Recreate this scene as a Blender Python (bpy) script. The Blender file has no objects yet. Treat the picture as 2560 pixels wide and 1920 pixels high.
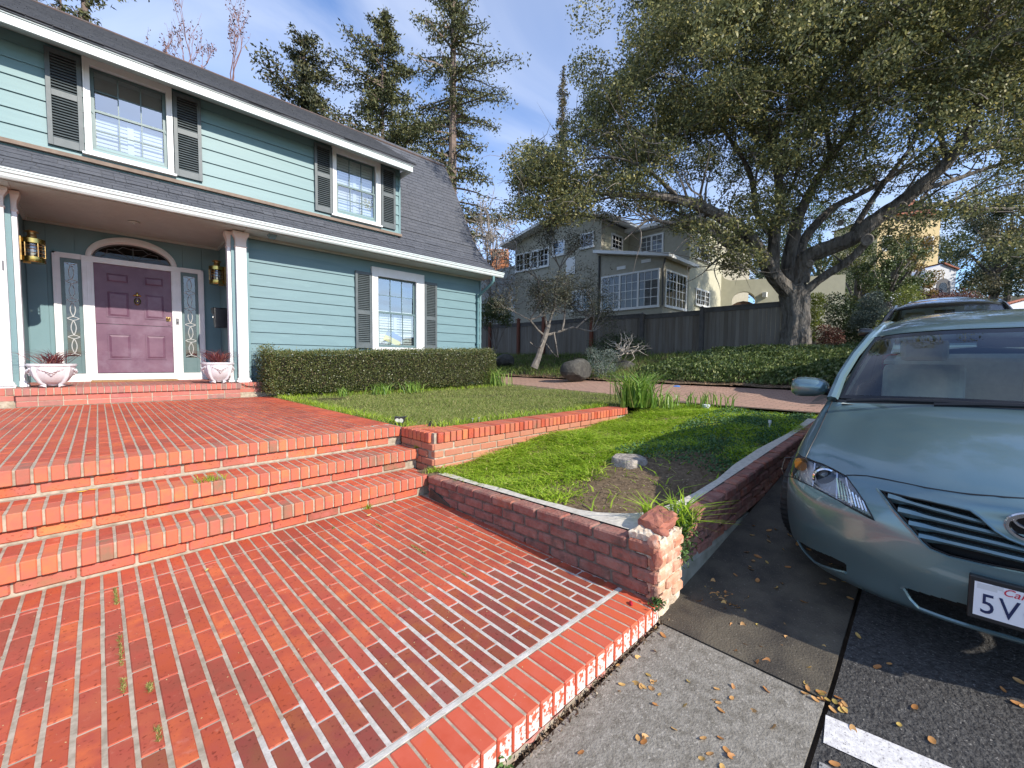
import bpy, bmesh, math, random
import numpy as np
from mathutils import Vector, Matrix, Quaternion
random.seed(7); RNG = np.random.default_rng(11)
S = bpy.context.scene
COL = S.collection
PI = math.pi
def vec(*a): return np.array(a, float)

# ------------------------------------------------------------------ camera
CAM = vec(0.3957, -4.0028, 0.7054)
FPX = 1050.7
def cam_axes(yaw, pitch, roll):
    f = vec(math.sin(yaw)*math.cos(pitch), math.cos(yaw)*math.cos(pitch), math.sin(pitch))
    r = vec(math.cos(yaw), -math.sin(yaw), 0); u = np.cross(r, f)
    return (math.cos(roll)*r+math.sin(roll)*u, -math.sin(roll)*r+math.cos(roll)*u, f)
CR, CU, CF = cam_axes(math.radians(44.565), math.radians(-3.0825), math.radians(0.5448))
cd = bpy.data.cameras.new('camera'); cam = bpy.data.objects.new('camera', cd); COL.objects.link(cam)
cd.sensor_fit = 'HORIZONTAL'; cd.sensor_width = 36.0; cd.lens = FPX/2560*36.0
cd.clip_start = 0.05; cd.clip_end = 2000
M = Matrix.Identity(4)
for i in range(3):
    M[i][0] = CR[i]; M[i][1] = CU[i]; M[i][2] = -CF[i]; M[i][3] = CAM[i]
cam.matrix_world = M
S.camera = cam
def at(px, py, t):
    """world point seen at photo pixel (px,py), t metres in front of the photographer"""
    return CAM + t*(CF + CR*(px-1280)/FPX - CU*(py-960)/FPX)

# ------------------------------------------------------------------ sky, sun, exposure
S.render.resolution_x = 1024; S.render.resolution_y = 768
S.view_settings.view_transform = 'Standard'; S.view_settings.look = 'None'
S.view_settings.gamma = 1.0; S.view_settings.use_curve_mapping = False
S.view_settings.exposure = 0.45
S.cycles.caustics_reflective = False; S.cycles.caustics_refractive = False
SUN_DIR = Vector((0.13, -1.0, 0.64)).normalized()
el = math.asin(SUN_DIR.z); rot = math.atan2(SUN_DIR.x, SUN_DIR.y)
W = bpy.data.worlds.new('World'); S.world = W; W.use_nodes = True
nt = W.node_tree; nt.nodes.clear()
def N(t, **k):
    n = nt.nodes.new(t)
    for a, b in k.items(): setattr(n, a, b)
    return n
wo = N('ShaderNodeOutputWorld'); bg = N('ShaderNodeBackground'); bg.inputs[1].default_value = 0.14
sky = N('ShaderNodeTexSky'); sky.sky_type = 'NISHITA'; sky.sun_disc = False
sky.sun_elevation = el; sky.sun_rotation = rot; sky.altitude = 100; sky.air_density = 1.0; sky.dust_density = 0.5; sky.ozone_density = 3.5
tc = N('ShaderNodeTexCoord'); sep = N('ShaderNodeSeparateXYZ'); nt.links.new(tc.outputs['Generated'], sep.inputs[0])
mz = N('ShaderNodeMath', operation='MAXIMUM'); nt.links.new(sep.outputs[2], mz.inputs[0]); mz.inputs[1].default_value = 0.0
mz2 = N('ShaderNodeMath', operation='ADD'); nt.links.new(mz.outputs[0], mz2.inputs[0]); mz2.inputs[1].default_value = 0.22
cmb = N('ShaderNodeCombineXYZ')
for i in (0, 1):
    d = N('ShaderNodeMath', operation='DIVIDE'); nt.links.new(sep.outputs[i], d.inputs[0]); nt.links.new(mz2.outputs[0], d.inputs[1]); nt.links.new(d.outputs[0], cmb.inputs[i])
mp = N('ShaderNodeMapping'); mp.inputs['Rotation'].default_value = (0, 0, 0.5); mp.inputs['Scale'].default_value = (1.0, 1.9, 1)
nt.links.new(cmb.outputs[0], mp.inputs[0])
nz = N('ShaderNodeTexNoise'); nz.inputs['Scale'].default_value = 1.3; nz.inputs['Detail'].default_value = 6; nz.inputs['Roughness'].default_value = 0.5; nz.inputs['Distortion'].default_value = 0.7
nt.links.new(mp.outputs[0], nz.inputs[0])
rp = N('ShaderNodeValToRGB'); rp.color_ramp.elements[0].position = 0.34; rp.color_ramp.elements[0].color = (0.03, 0.03, 0.03, 1)
rp.color_ramp.elements[1].position = 0.72; rp.color_ramp.elements[1].color = (0.60, 0.60, 0.60, 1); nt.links.new(nz.outputs[0], rp.inputs[0])
tint = N('ShaderNodeMix', data_type='RGBA', blend_type='MULTIPLY'); tint.inputs[0].default_value = 1.0
tint.inputs[7].default_value = (1.05, 1.22, 1.46, 1); nt.links.new(sky.outputs[0], tint.inputs[6])
mx = N('ShaderNodeMix', data_type='RGBA'); mx.inputs[7].default_value = (5.7, 6.1, 7.0, 1)
nt.links.new(rp.outputs[0], mx.inputs[0]); nt.links.new(tint.outputs[2], mx.inputs[6])
nt.links.new(mx.outputs[2], bg.inputs[0]); nt.links.new(bg.outputs[0], wo.inputs[0])
sl = bpy.data.lights.new('sun', 'SUN'); so = bpy.data.objects.new('sun', sl); COL.objects.link(so)
sl.energy = 4.6; sl.angle = math.radians(0.55); sl.color = (1.0, 0.93, 0.82)
so.rotation_euler = SUN_DIR.to_track_quat('Z', 'Y').to_euler()
so.location = (0, -30, 25)

# ------------------------------------------------------------------ materials
MATS = {}
def mat(name, color, rough=0.7, color2=None, nscale=8.0, bump=0.0, bscale=40.0, metal=0.0, spec=0.5, rand=0.0,
        ramp=None, island=False, stretch=None, coat=0.0, transl=0.0, blotch=None, detail=4.0, emit=None, hue_by='Random'):
    """principled material: base colour (or a ramp picked per object / per island), noise towards color2, bump"""
    if name in MATS: return MATS[name]
    m = bpy.data.materials.new(name); m.use_nodes = True; t = m.node_tree
    b = t.nodes['Principled BSDF']; L = t.links
    tcn = t.nodes.new('ShaderNodeTexCoord'); src = tcn.outputs['Object']
    geo = None
    if island or ramp or rand:
        geo = t.nodes.new('ShaderNodeNewGeometry'); oi = t.nodes.new('ShaderNodeObjectInfo')
        ad = t.nodes.new('ShaderNodeMath'); ad.operation = 'ADD'; L.new(geo.outputs['Random Per Island'], ad.inputs[0]); L.new(oi.outputs['Random'], ad.inputs[1])
        fr = t.nodes.new('ShaderNodeMath'); fr.operation = 'FRACT'; L.new(ad.outputs[0], fr.inputs[0]); RR = fr.outputs[0]
        wn = t.nodes.new('ShaderNodeTexWhiteNoise'); wn.noise_dimensions = '1D'; L.new(RR, wn.inputs['W'])
        vs = t.nodes.new('ShaderNodeVectorMath'); vs.operation = 'SCALE'; L.new(wn.outputs['Color'], vs.inputs[0]); vs.inputs['Scale'].default_value = 7.0
        va = t.nodes.new('ShaderNodeVectorMath'); va.operation = 'ADD'; L.new(src, va.inputs[0]); L.new(vs.outputs[0], va.inputs[1]); src = va.outputs[0]
    if stretch:
        mpn = t.nodes.new('ShaderNodeMapping'); mpn.inputs['Scale'].default_value = stretch; L.new(src, mpn.inputs[0]); src = mpn.outputs[0]
    if ramp:
        cr = t.nodes.new('ShaderNodeValToRGB'); e = cr.color_ramp.elements
        e[0].position = ramp[0][0]; e[0].color = (*ramp[0][1], 1); e[1].position = ramp[-1][0]; e[1].color = (*ramp[-1][1], 1)
        for p, c in ramp[1:-1]:
            x = e.new(p); x.color = (*c, 1)
        L.new(RR, cr.inputs[0]); cs = cr.outputs[0]
    else:
        rgb = t.nodes.new('ShaderNodeRGB'); rgb.outputs[0].default_value = (*color, 1); cs = rgb.outputs[0]
    if color2 is not None:
        nn = t.nodes.new('ShaderNodeTexNoise'); nn.inputs['Scale'].default_value = nscale; nn.inputs['Detail'].default_value = detail; nn.inputs['Roughness'].default_value = 0.6
        L.new(src, nn.inputs[0]); c2 = t.nodes.new('ShaderNodeValToRGB'); c2.color_ramp.elements[0].position = 0.36; c2.color_ramp.elements[1].position = 0.66
        L.new(nn.outputs[0], c2.inputs[0]); mi = t.nodes.new('ShaderNodeMix'); mi.data_type = 'RGBA'; mi.inputs[7].default_value = (*color2, 1)
        L.new(c2.outputs[0], mi.inputs[0]); L.new(cs, mi.inputs[6]); cs = mi.outputs[2]
    if blotch is not None:   # (colour, scale, lo, hi)
        nn = t.nodes.new('ShaderNodeTexNoise'); nn.inputs['Scale'].default_value = blotch[1]; nn.inputs['Detail'].default_value = 6; nn.inputs['Roughness'].default_value = 0.65
        L.new(src, nn.inputs[0]); c2 = t.nodes.new('ShaderNodeValToRGB'); c2.color_ramp.elements[0].position = blotch[2]; c2.color_ramp.elements[1].position = blotch[3]
        L.new(nn.outputs[0], c2.inputs[0]); mi = t.nodes.new('ShaderNodeMix'); mi.data_type = 'RGBA'; mi.inputs[7].default_value = (*blotch[0], 1)
        L.new(c2.outputs[0], mi.inputs[0]); L.new(cs, mi.inputs[6]); cs = mi.outputs[2]
    L.new(cs, b.inputs['Base Color'])
    b.inputs['Roughness'].default_value = rough; b.inputs['Metallic'].default_value = metal
    b.inputs['Specular IOR Level'].default_value = spec
    if coat: b.inputs['Coat Weight'].default_value = coat; b.inputs['Coat Roughness'].default_value = 0.03
    if bump:
        bn = t.nodes.new('ShaderNodeTexNoise'); bn.inputs['Scale'].default_value = bscale; bn.inputs['Detail'].default_value = 5; L.new(src, bn.inputs[0])
        bp = t.nodes.new('ShaderNodeBump'); bp.inputs['Strength'].default_value = 1.0; bp.inputs['Distance'].default_value = .14*bump/bscale*(stretch[2]**-.5 if stretch else 1)
        L.new(bn.outputs[0], bp.inputs['Height']); L.new(bp.outputs[0], b.inputs['Normal'])
    if transl:
        tr = t.nodes.new('ShaderNodeBsdfTranslucent'); L.new(cs, tr.inputs[0]); ms = t.nodes.new('ShaderNodeMixShader'); ms.inputs[0].default_value = transl
        L.new(b.outputs[0], ms.inputs[1]); L.new(tr.outputs[0], ms.inputs[2]); L.new(ms.outputs[0], t.nodes['Material Output'].inputs[0])
    MATS[name] = m; return m
def glass(name, tint=(0.8, 0.85, 0.85), f0=0.08, rough=0.0, wav=0.0):
    if name in MATS: return MATS[name]
    m = bpy.data.materials.new(name); m.use_nodes = True; t = m.node_tree; t.nodes.clear(); L = t.links
    o = t.nodes.new('ShaderNodeOutputMaterial'); tr = t.nodes.new('ShaderNodeBsdfTransparent'); tr.inputs[0].default_value = (*tint, 1)
    g = t.nodes.new('ShaderNodeBsdfGlossy'); g.inputs['Roughness'].default_value = rough; g.inputs[0].default_value = (1, 1, 1, 1)
    fr = t.nodes.new('ShaderNodeFresnel'); fr.inputs[0].default_value = 1.5
    ad = t.nodes.new('ShaderNodeMath'); ad.operation = 'ADD'; ad.use_clamp = True; L.new(fr.outputs[0], ad.inputs[0]); ad.inputs[1].default_value = f0
    ms = t.nodes.new('ShaderNodeMixShader'); L.new(ad.outputs[0], ms.inputs[0]); L.new(tr.outputs[0], ms.inputs[1]); L.new(g.outputs[0], ms.inputs[2]); L.new(ms.outputs[0], o.inputs[0])
    if wav:
        tcn = t.nodes.new('ShaderNodeTexCoord'); bn = t.nodes.new('ShaderNodeTexNoise'); bn.inputs['Scale'].default_value = 2.5; L.new(tcn.outputs['Object'], bn.inputs[0])
        bp = t.nodes.new('ShaderNodeBump'); bp.inputs['Strength'].default_value = wav; bp.inputs['Distance'].default_value = 0.02; L.new(bn.outputs[0], bp.inputs['Height'])
        L.new(bp.outputs[0], g.inputs['Normal'])
    MATS[name] = m; return m

# ------------------------------------------------------------------ object helpers
def tag(o, label=None, cat=None, group=None, kind=None):
    if label: o['label'] = label
    if cat: o['category'] = cat
    if group: o['group'] = group
    if kind: o['kind'] = kind
    return o
def empty(name, loc=(0, 0, 0), rz=0.0):
    o = bpy.data.objects.new(name, None); COL.objects.link(o); o.location = loc; o.rotation_euler = (0, 0, rz); o.empty_display_size = 0.1
    return o
def link_mesh(name, me, m=None, parent=None, loc=None, rot=None, scale=None):
    o = bpy.data.objects.new(name, me); COL.objects.link(o)
    if m is not None and len(me.materials) == 0: me.materials.append(m)
    if parent is not None: o.parent = parent
    if loc is not None: o.location = loc
    if rot is not None: o.rotation_euler = rot
    if scale is not None: o.scale = scale
    return o
def np_mesh(name, V, F, m, parent=None, smooth=False, loc=None):
    """V (n,3), F (m,k) all faces with k corners"""
    me = bpy.data.meshes.new(name); V = np.asarray(V, np.float32); F = np.asarray(F, np.int32); k = F.shape[1]
    me.vertices.add(len(V)); me.vertices.foreach_set('co', V.ravel())
    me.loops.add(F.size); me.loops.foreach_set('vertex_index', F.ravel())
    me.polygons.add(len(F)); me.polygons.foreach_set('loop_start', np.arange(0, F.size, k, dtype=np.int32))
    me.polygons.foreach_set('use_smooth', np.full(len(F), bool(smooth)))
    me.update(calc_edges=True); me.validate()
    return link_mesh(name, me, m, parent, loc)
class MB:
    def __init__(s): s.v = []; s.f = []; s.m = []
    def add(s, vs, fs, mi=0):
        o = len(s.v); s.v += [tuple(map(float, p)) for p in vs]; s.f += [tuple(i+o for i in f) for f in fs]; s.m += [mi]*len(fs); return s
    def box(s, x0, x1, y0, y1, z0, z1, mi=0, M=None):
        vs = [(x, y, z) for z in (z0, z1) for y in (y0, y1) for x in (x0, x1)]
        if M is not None: vs = [tuple(M @ Vector(p)) for p in vs]
        return s.add(vs, [(0, 2, 3, 1), (4, 5, 7, 6), (0, 1, 5, 4), (2, 6, 7, 3), (0, 4, 6, 2), (1, 3, 7, 5)], mi)
    def prism(s, poly, z0, z1, ax='z', mi=0):
        n = len(poly)
        def P(a, b, c): return {'z': (a, b, c), 'y': (a, c, b), 'x': (c, a, b)}[ax]
        vs = [P(a, b, z0) for a, b in poly]+[P(a, b, z1) for a, b in poly]
        return s.add(vs, [tuple(range(n))[::-1], tuple(range(n, 2*n))]+[(i, (i+1) % n, (i+1) % n+n, i+n) for i in range(n)], mi)
    def tube(s, pts, r, n=6, mi=0, cap=True):
        pts = [Vector(p) for p in pts]; rs = r if hasattr(r, '__len__') else [r]*len(pts); base = len(s.v); up = None
        for i, p in enumerate(pts):
            d = (pts[min(i+1, len(pts)-1)]-pts[max(i-1, 0)]);
            if d.length < 1e-9: d = Vector((0, 0, 1))
            d.normalize()
            if up is None: up = Vector((0, 0, 1)) if abs(d.z) < 0.9 else Vector((1, 0, 0))
            a = d.cross(up); a.normalize(); b = a.cross(d); up = b.copy()
            for k in range(n):
                th = 2*PI*k/n; q = p+(math.cos(th)*a+math.sin(th)*b)*float(rs[i]); s.v.append(tuple(q))
        for i in range(len(pts)-1):
            for k in range(n):
                s.f.append((base+i*n+k, base+i*n+(k+1) % n, base+(i+1)*n+(k+1) % n, base+(i+1)*n+k)); s.m.append(mi)
        if cap:
            s.f.append(tuple(base+k for k in range(n))[::-1]); s.m.append(mi)
            e = base+(len(pts)-1)*n; s.f.append(tuple(e+k for k in range(n))); s.m.append(mi)
        return s
    def lathe(s, prof, n=24, c=(0, 0, 0), mi=0, lobes=0, amp=0):
        base = len(s.v)
        for r, z in prof:
            for k in range(n):
                th = 2*PI*k/n; rr = r*(1+amp*math.cos(lobes*th)) if lobes else r
                s.v.append((c[0]+rr*math.cos(th), c[1]+rr*math.sin(th), c[2]+z))
        for i in range(len(prof)-1):
            for k in range(n):
                s.f.append((base+i*n+k, base+i*n+(k+1) % n, base+(i+1)*n+(k+1) % n, base+(i+1)*n+k)); s.m.append(mi)
        s.f.append(tuple(base+k for k in range(n))[::-1]); s.m.append(mi)
        e = base+(len(prof)-1)*n; s.f.append(tuple(e+k for k in range(n))); s.m.append(mi)
        return s
    def mesh(s, name, mats):
        me = bpy.data.meshes.new(name); me.from_pydata(s.v, [], s.f)
        mats = mats if isinstance(mats, (list, tuple)) else [mats]
        for m in mats: me.materials.append(m)
        if len(mats) > 1: me.polygons.foreach_set('material_index', s.m)
        me.update(); return me
    def build(s, name, mats, parent=None, smooth=False, bevel=0.0, loc=None, rot=None, fixn=False):
        me = s.mesh(name, mats)
        if fixn:
            bm = bmesh.new(); bm.from_mesh(me); bmesh.ops.recalc_face_normals(bm, faces=bm.faces); bm.to_mesh(me); bm.free()
        if smooth:
            me.polygons.foreach_set('use_smooth', [True]*len(me.polygons))
            try: me.set_sharp_from_angle(angle=math.radians(38))
            except Exception: pass
        o = link_mesh(name, me, None, parent, loc, rot)
        if bevel:
            bv = o.modifiers.new('bevel', 'BEVEL'); bv.width = bevel; bv.segments = 2; bv.limit_method = 'ANGLE'
        return o
def unparent_world(o, parent):
    o.parent = parent
BRK = {}
def brick_mesh(dx, dy, dz, m, ch=0.004, tag_=''):
    key = (round(dx, 3), round(dy, 3), round(dz, 3), m.name, ch, tag_)
    if key in BRK: return BRK[key]
    bm = bmesh.new(); bmesh.ops.create_cube(bm, size=1.0); bmesh.ops.scale(bm, vec=(dx, dy, dz), verts=bm.verts)
    bmesh.ops.bevel(bm, geom=list(bm.edges), offset=ch, segments=1, affect='EDGES')
    me = bpy.data.meshes.new('brick'); bm.to_mesh(me); bm.free(); me.materials.append(m); BRK[key] = me; return me
def brick(parent, x0, x1, y0, y1, z0, z1, m, j=0.0012, ch=0.004, name='brick', ref=None, R=None, rj=0.004):
    me = brick_mesh(x1-x0, y1-y0, z1-z0, m, ch)
    c = Vector(((x0+x1)/2+random.uniform(-j, j), (y0+y1)/2+random.uniform(-j, j), (z0+z1)/2+random.uniform(-j, j)))
    o = bpy.data.objects.new(name, me); COL.objects.link(o); o.parent = parent
    o.rotation_euler = (random.uniform(-rj, rj), random.uniform(-rj, rj), random.uniform(-rj, rj)); o.location = c
    return o
class Boxes:
    """many small chamferless boxes joined in one mesh"""
    def __init__(s): s.V = []; s.n = 0
    def add(s, x0, x1, y0, y1, z0, z1): s.V.append([(x, y, z) for z in (z0, z1) for y in (y0, y1) for x in (x0, x1)])
    def build(s, name, m, parent=None):
        V = np.array(s.V).reshape(-1, 3); n = len(s.V)
        f = np.array([(0, 2, 3, 1), (4, 5, 7, 6), (0, 1, 5, 4), (2, 6, 7, 3), (0, 4, 6, 2), (1, 3, 7, 5)])
        F = (f[None]+8*np.arange(n)[:, None, None]).reshape(-1, 4)
        return np_mesh(name, V, F, m, parent)
def tri_noise(x, y, s=1.0, seed=0):
    return (math.sin(x*1.7*s+seed)+math.sin(y*2.1*s+seed*1.3+x*.6*s)+math.sin((x+y)*1.1*s+seed*2.1))/3
# ---- leaves as small bent rhombs
def leaf_quads(P, L, Wd, D=None, droop=0.0, jit=1.0):
    """P (n,3) roots, L lengths, Wd widths, D preferred directions"""
    n = len(P); d = RNG.normal(size=(n, 3))
    d /= np.linalg.norm(d, axis=1)[:, None]
    if D is not None: d = D+jit*d; d /= np.linalg.norm(d, axis=1)[:, None]
    d[:, 2] -= droop; d /= np.linalg.norm(d, axis=1)[:, None]
    a = RNG.normal(size=(n, 3)); s = np.cross(d, a); s /= np.linalg.norm(s, axis=1)[:, None]
    L = np.broadcast_to(np.asarray(L, float), (n,))[:, None]; Wd = np.broadcast_to(np.asarray(Wd, float), (n,))[:, None]
    V = np.stack([P, P+d*L*.5+s*Wd*.5, P+d*L, P+d*L*.5-s*Wd*.5], 1).reshape(-1, 3)
    F = np.arange(4*n).reshape(n, 4)
    return V, F
def blades(P, H, Wd, lean=0.35, dirs=None, curl=0.5):
    """grass blades: 3-segment tapered strips -> quads (tip degenerate to thin quad)"""
    n = len(P); ang = RNG.uniform(0, 2*PI, n); ld = np.stack([np.cos(ang), np.sin(ang), np.zeros(n)], 1)
    if dirs is not None: ld = dirs
    H = np.broadcast_to(np.asarray(H, float), (n,)); Wd = np.broadcast_to(np.asarray(Wd, float), (n,)); le = RNG.uniform(0.2, 1, n)*lean
    a2 = RNG.uniform(0, 2*PI, n); s = np.stack([np.cos(a2), np.sin(a2), np.zeros(n)], 1)*Wd[:, None]*.5
    up = vec(0, 0, 1)
    pts = []
    for k, (h, o, w) in enumerate([(0, 0, 1), (.62, .36, .85), (1.0-.12*curl, 1.15, .08)]):
        c = P+up*(H*h)[:, None]+ld*(H*le*o*(1+curl*h))[:, None]; pts += [c-s*w, c+s*w]
    V = np.stack(pts, 1).reshape(-1, 3)
    f = np.array([(0, 1, 3, 2), (2, 3, 5, 4)]); F = (f[None]+6*np.arange(n)[:, None, None]).reshape(-1, 4)
    return V, F

# ================================================================== SETTING
def hs(x): return -.65+.12*(x-2.6) if x > 2.6 else -.65+.03*(x-2.6)
def gz(x, y):
    """hillside height away from the built terraces"""
    if x < 7.8: a = -0.02
    elif x < 10.6: a = -.02+.055*(x-7.8)
    elif x < 17.6: a = .134+.131*(x-10.6)
    else: a = 1.05+.10*(x-17.6)
    if y < -2.6:
        k = min(1, (-2.6-y)/.4); a = a*(1-k)+hs(x)*k
    return a
def grid(name, xs, ys, fn, m, parent=None, thick=None, smooth=True):
    V = np.array([(x, y, fn(x, y)) for x in xs for y in ys]); nx, ny = len(xs), len(ys)
    i, j = np.meshgrid(np.arange(nx-1), np.arange(ny-1), indexing='ij'); a = (i*ny+j).ravel()
    F = np.stack([a, a+ny, a+ny+1, a+1], 1)
    return np_mesh(name, V, F, m, parent, smooth)
def lin(a, b, n): return list(np.linspace(a, b, n))

soil = mat('soil', (.045, .030, .018), .95, (.09, .062, .04), 14, 1.0, 60, spec=.2)
mulch = mat('leaf_litter_soil', (.10, .07, .042), .95, (.19, .135, .085), 25, 1.5, 80, spec=.2)
asphalt = mat('asphalt', (.028, .026, .025), .8, (.075, .072, .068), 45, 7.0, 75, spec=.4, blotch=((.24, .225, .205), 95, .60, .68), detail=9)
concrete = mat('gutter_concrete', (.25, .23, .195), .9, (.14, .125, .10), 28, 4.0, 110, blotch=((.40, .37, .32), 75, .56, .70), detail=10)
concrete_dark = mat('dark_shaded_concrete', (.105, .088, .062), .7, (.042, .035, .027), 5, 4.0, 110, blotch=((.24, .21, .17), 85, .62, .70), detail=12, spec=.5)  # dark slab concrete, its colour lowered further to carry the car's shade
concrete_pale = mat('pale_wall_concrete', (.62, .57, .48), .9, (.46, .42, .35), 30, .8, 120)
mortar = mat('mortar', (.46, .39, .30), .95, (.28, .23, .17), 22, 1.0, 130)
mortar_white = mat('new_white_mortar', (.56, .52, .47), .95, (.38, .35, .31), 30, 1.0, 130)
mortar_dark = mat('weathered_mortar', (.10, .085, .07), .95, (.22, .19, .15), 20, 1.2, 100)

ground = grid('ground', lin(-60, 2, 20)+lin(4, 30, 40)+lin(34, 140, 24), lin(-80, -6, 16)+lin(-5, 12, 40)+lin(15, 140, 24),
              lambda x, y: (-1.1 if (x < 8.2 and y > -4.2) else gz(x, y)-.10), mat('hillside_ground', (.05, .055, .02), .95, (.07, .05, .03), .8, 1, 20, spec=.2))
tag(ground, kind='structure')
# street and gutter
YG = -3.70  # concrete / asphalt line (before the gutter slabs)
YG = -3.75
street = grid('street', lin(-30, 2, 10)+lin(2.6, 60, 60), lin(-12, YG-.006, 12), lambda x, y: hs(x)+.01*min(1.5, (YG-y)), asphalt)
tag(street, kind='structure')
gut = empty('gutter'); tag(gut, kind='structure')
def slab(x0, x1, y0, y1, m, name='slab'):
    n = 2; mb = MB(); xs = lin(x0, x1, 6); b = .006
    for a, c in zip(xs[:-1], xs[1:]):
        mb.add([(a, y0, hs(a)), (c, y0, hs(c)), (c, y1, hs(c)), (a, y1, hs(a)), (a, y0, hs(a)-.1), (c, y0, hs(c)-.1), (c, y1, hs(c)-.1), (a, y1, hs(a)-.1)],
               [(0, 1, 2, 3), (0, 4, 5, 1), (3, 2, 6, 7)])
    mb.add([(x0, y0, hs(x0)), (x0, y1, hs(x0)), (x0, y1, hs(x0)-.1), (x0, y0, hs(x0)-.1)], [(0, 1, 2, 3)])
    mb.add([(x1, y0, hs(x1)), (x1, y1, hs(x1)), (x1, y1, hs(x1)-.1), (x1, y0, hs(x1)-.1)], [(3, 2, 1, 0)])
    return mb.build(name, m, gut)
slab(-6, -1.6, YG+.012, -3.045, concrete)
slab(-1.59, 2.447, YG+.012, -3.045, concrete)
slab(2.460, 6.0, YG+.012, -2.995, concrete_dark)
slab(6.012, 12.0, YG+.012, -2.995, concrete_dark)
slab(12.012, 40.0, YG+.012, -2.995, concrete_dark)
crk = grid('gutter_joint_dirt', lin(-30, 2, 10)+lin(2.6, 60, 60), [-3.80, -2.9], lambda x, y: hs(x)-.022, soil); tag(crk, kind='structure')
# painted stripe (on the road, running away from the kerb)
wp = mat('road_paint', (.72, .70, .68), .8, (.50, .48, .47), 60, 1.5, 200, blotch=((.10, .09, .09), 120, .60, .66))
st = MB()
pa, pb = (2.60, YG-.01), (2.42, YG-.01)
def stripe(px0, py0, px1, py1, w):
    d = Vector((px1-px0, py1-py0, 0)).normalized(); s = Vector((-d.y, d.x, 0))*w/2
    V = []; n = 8; L = math.hypot(px1-px0, py1-py0)
    for i in range(n+1):
        q = Vector((px0, py0, 0))+d*L*i/n
        for sg in (-1, 1):
            c = q+s*sg; V.append((c.x, c.y, hs(c.x)+.01*min(1.5, (YG-c.y))+.004))
    return V, [(2*i, 2*i+1, 2*i+3, 2*i+2) for i in range(n)]
V, F = stripe(2.293, YG-.012, 2.58, -6.4, .150); st.add(V, F)
st2 = MB(); V, F = stripe(2.075, YG-.03, 2.33, -6.0, .10); st2.add(V, F); o = st2.build('worn_road_stripe', mat('worn_paint', (.38, .37, .36), .85, (.07, .065, .065), 60, 1.5, 200, blotch=((.06, .06, .06), 90, .48, .55))); tag(o, kind='structure')
o = st.build('road_stripe', wp); tag(o, kind='structure')

# ------------------------------------------------------------------ bricks
BR_RAMP = [(0.0, (0.430, 0.083, 0.035)), (.22, (0.538, 0.112, 0.046)), (.45, (0.495, 0.099, 0.050)), (.62, (0.602, 0.143, 0.050)), (.78, (0.397, 0.087, 0.050)), (.90, (0.300, 0.081, 0.050)), (1.0, (0.538, 0.129, 0.060))]
def brickmat(name, ramp, c2, blot, rough=.62):
    m = mat(name, (.4, .1, .06), rough, c2, 9, .8, 190, ramp=ramp, blotch=blot, spec=.30)
    t = m.node_tree; L = t.links; b = t.nodes['Principled BSDF']; old = b.inputs['Base Color'].links[0].from_socket
    g = t.nodes.new('ShaderNodeNewGeometry')
    for sc, lo, hi, dark in ((1.6, .38, .68, (.80, .74, .72)), (70, .60, .68, (.62, .55, .52))):
        nn = t.nodes.new('ShaderNodeTexNoise'); nn.inputs['Scale'].default_value = sc; nn.inputs['Detail'].default_value = 6; L.new(g.outputs['Position'], nn.inputs[0])
        rr_ = t.nodes.new('ShaderNodeValToRGB'); rr_.color_ramp.elements[0].position = lo; rr_.color_ramp.elements[1].position = hi
        rr_.color_ramp.elements[0].color = (1.05, 1.05, 1.05, 1); rr_.color_ramp.elements[1].color = (*dark, 1); L.new(nn.outputs[0], rr_.inputs[0])
        mm = t.nodes.new('ShaderNodeMix'); mm.data_type = 'RGBA'; mm.blend_type = 'MULTIPLY'; mm.inputs[0].default_value = 1; L.new(old, mm.inputs[6]); L.new(rr_.outputs[0], mm.inputs[7]); old = mm.outputs[2]
    L.new(old, b.inputs['Base Color']); return m
bm_red = brickmat('red_brick', BR_RAMP, (.40, .08, .05), ((.55, .20, .14), 16, .60, .80))
FACE_RAMP = [(0.0, (0.538, 0.129, 0.060)), (.25, (0.623, 0.167, 0.066)), (.5, (0.451, 0.117, 0.070)), (.68, (0.645, 0.204, 0.070)), (.82, (0.291, 0.112, 0.074)), (.93, (0.237, 0.155, 0.089)), (1.0, (0.592, 0.167, 0.080))]
bm_face = brickmat('step_brick', FACE_RAMP, (.45, .12, .09), ((.42, .17, .13), 9, .55, .75))
NEW_RAMP = [(0, (0.269, 0.083, 0.036)), (.35, (0.365, 0.099, 0.040)), (.6, (0.237, 0.074, 0.040)), (.8, (0.204, 0.068, 0.050)), (1, (0.408, 0.117, 0.046))]
bm_new = brickmat('brown_red_brick', NEW_RAMP, (.27, .06, .045), ((.36, .12, .09), 12, .6, .8))
OLD_RAMP = [(0, (.30, .095, .065)), (.3, (.23, .075, .055)), (.5, (.31, .12, .09)), (.75, (.19, .07, .055)), (1, (.40, .125, .065))]
bm_old = mat('old_weathered_brick', (.3, .1, .08), .9, (.33, .17, .13), 12, 3.5, 50, ramp=OLD_RAMP, blotch=((.13, .085, .065), 9, .50, .72))
CURB_FACE = [(0, (0.538, 0.081, 0.036)), (.5, (0.602, 0.117, 0.040)), (1, (0.473, 0.068, 0.036))]
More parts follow.
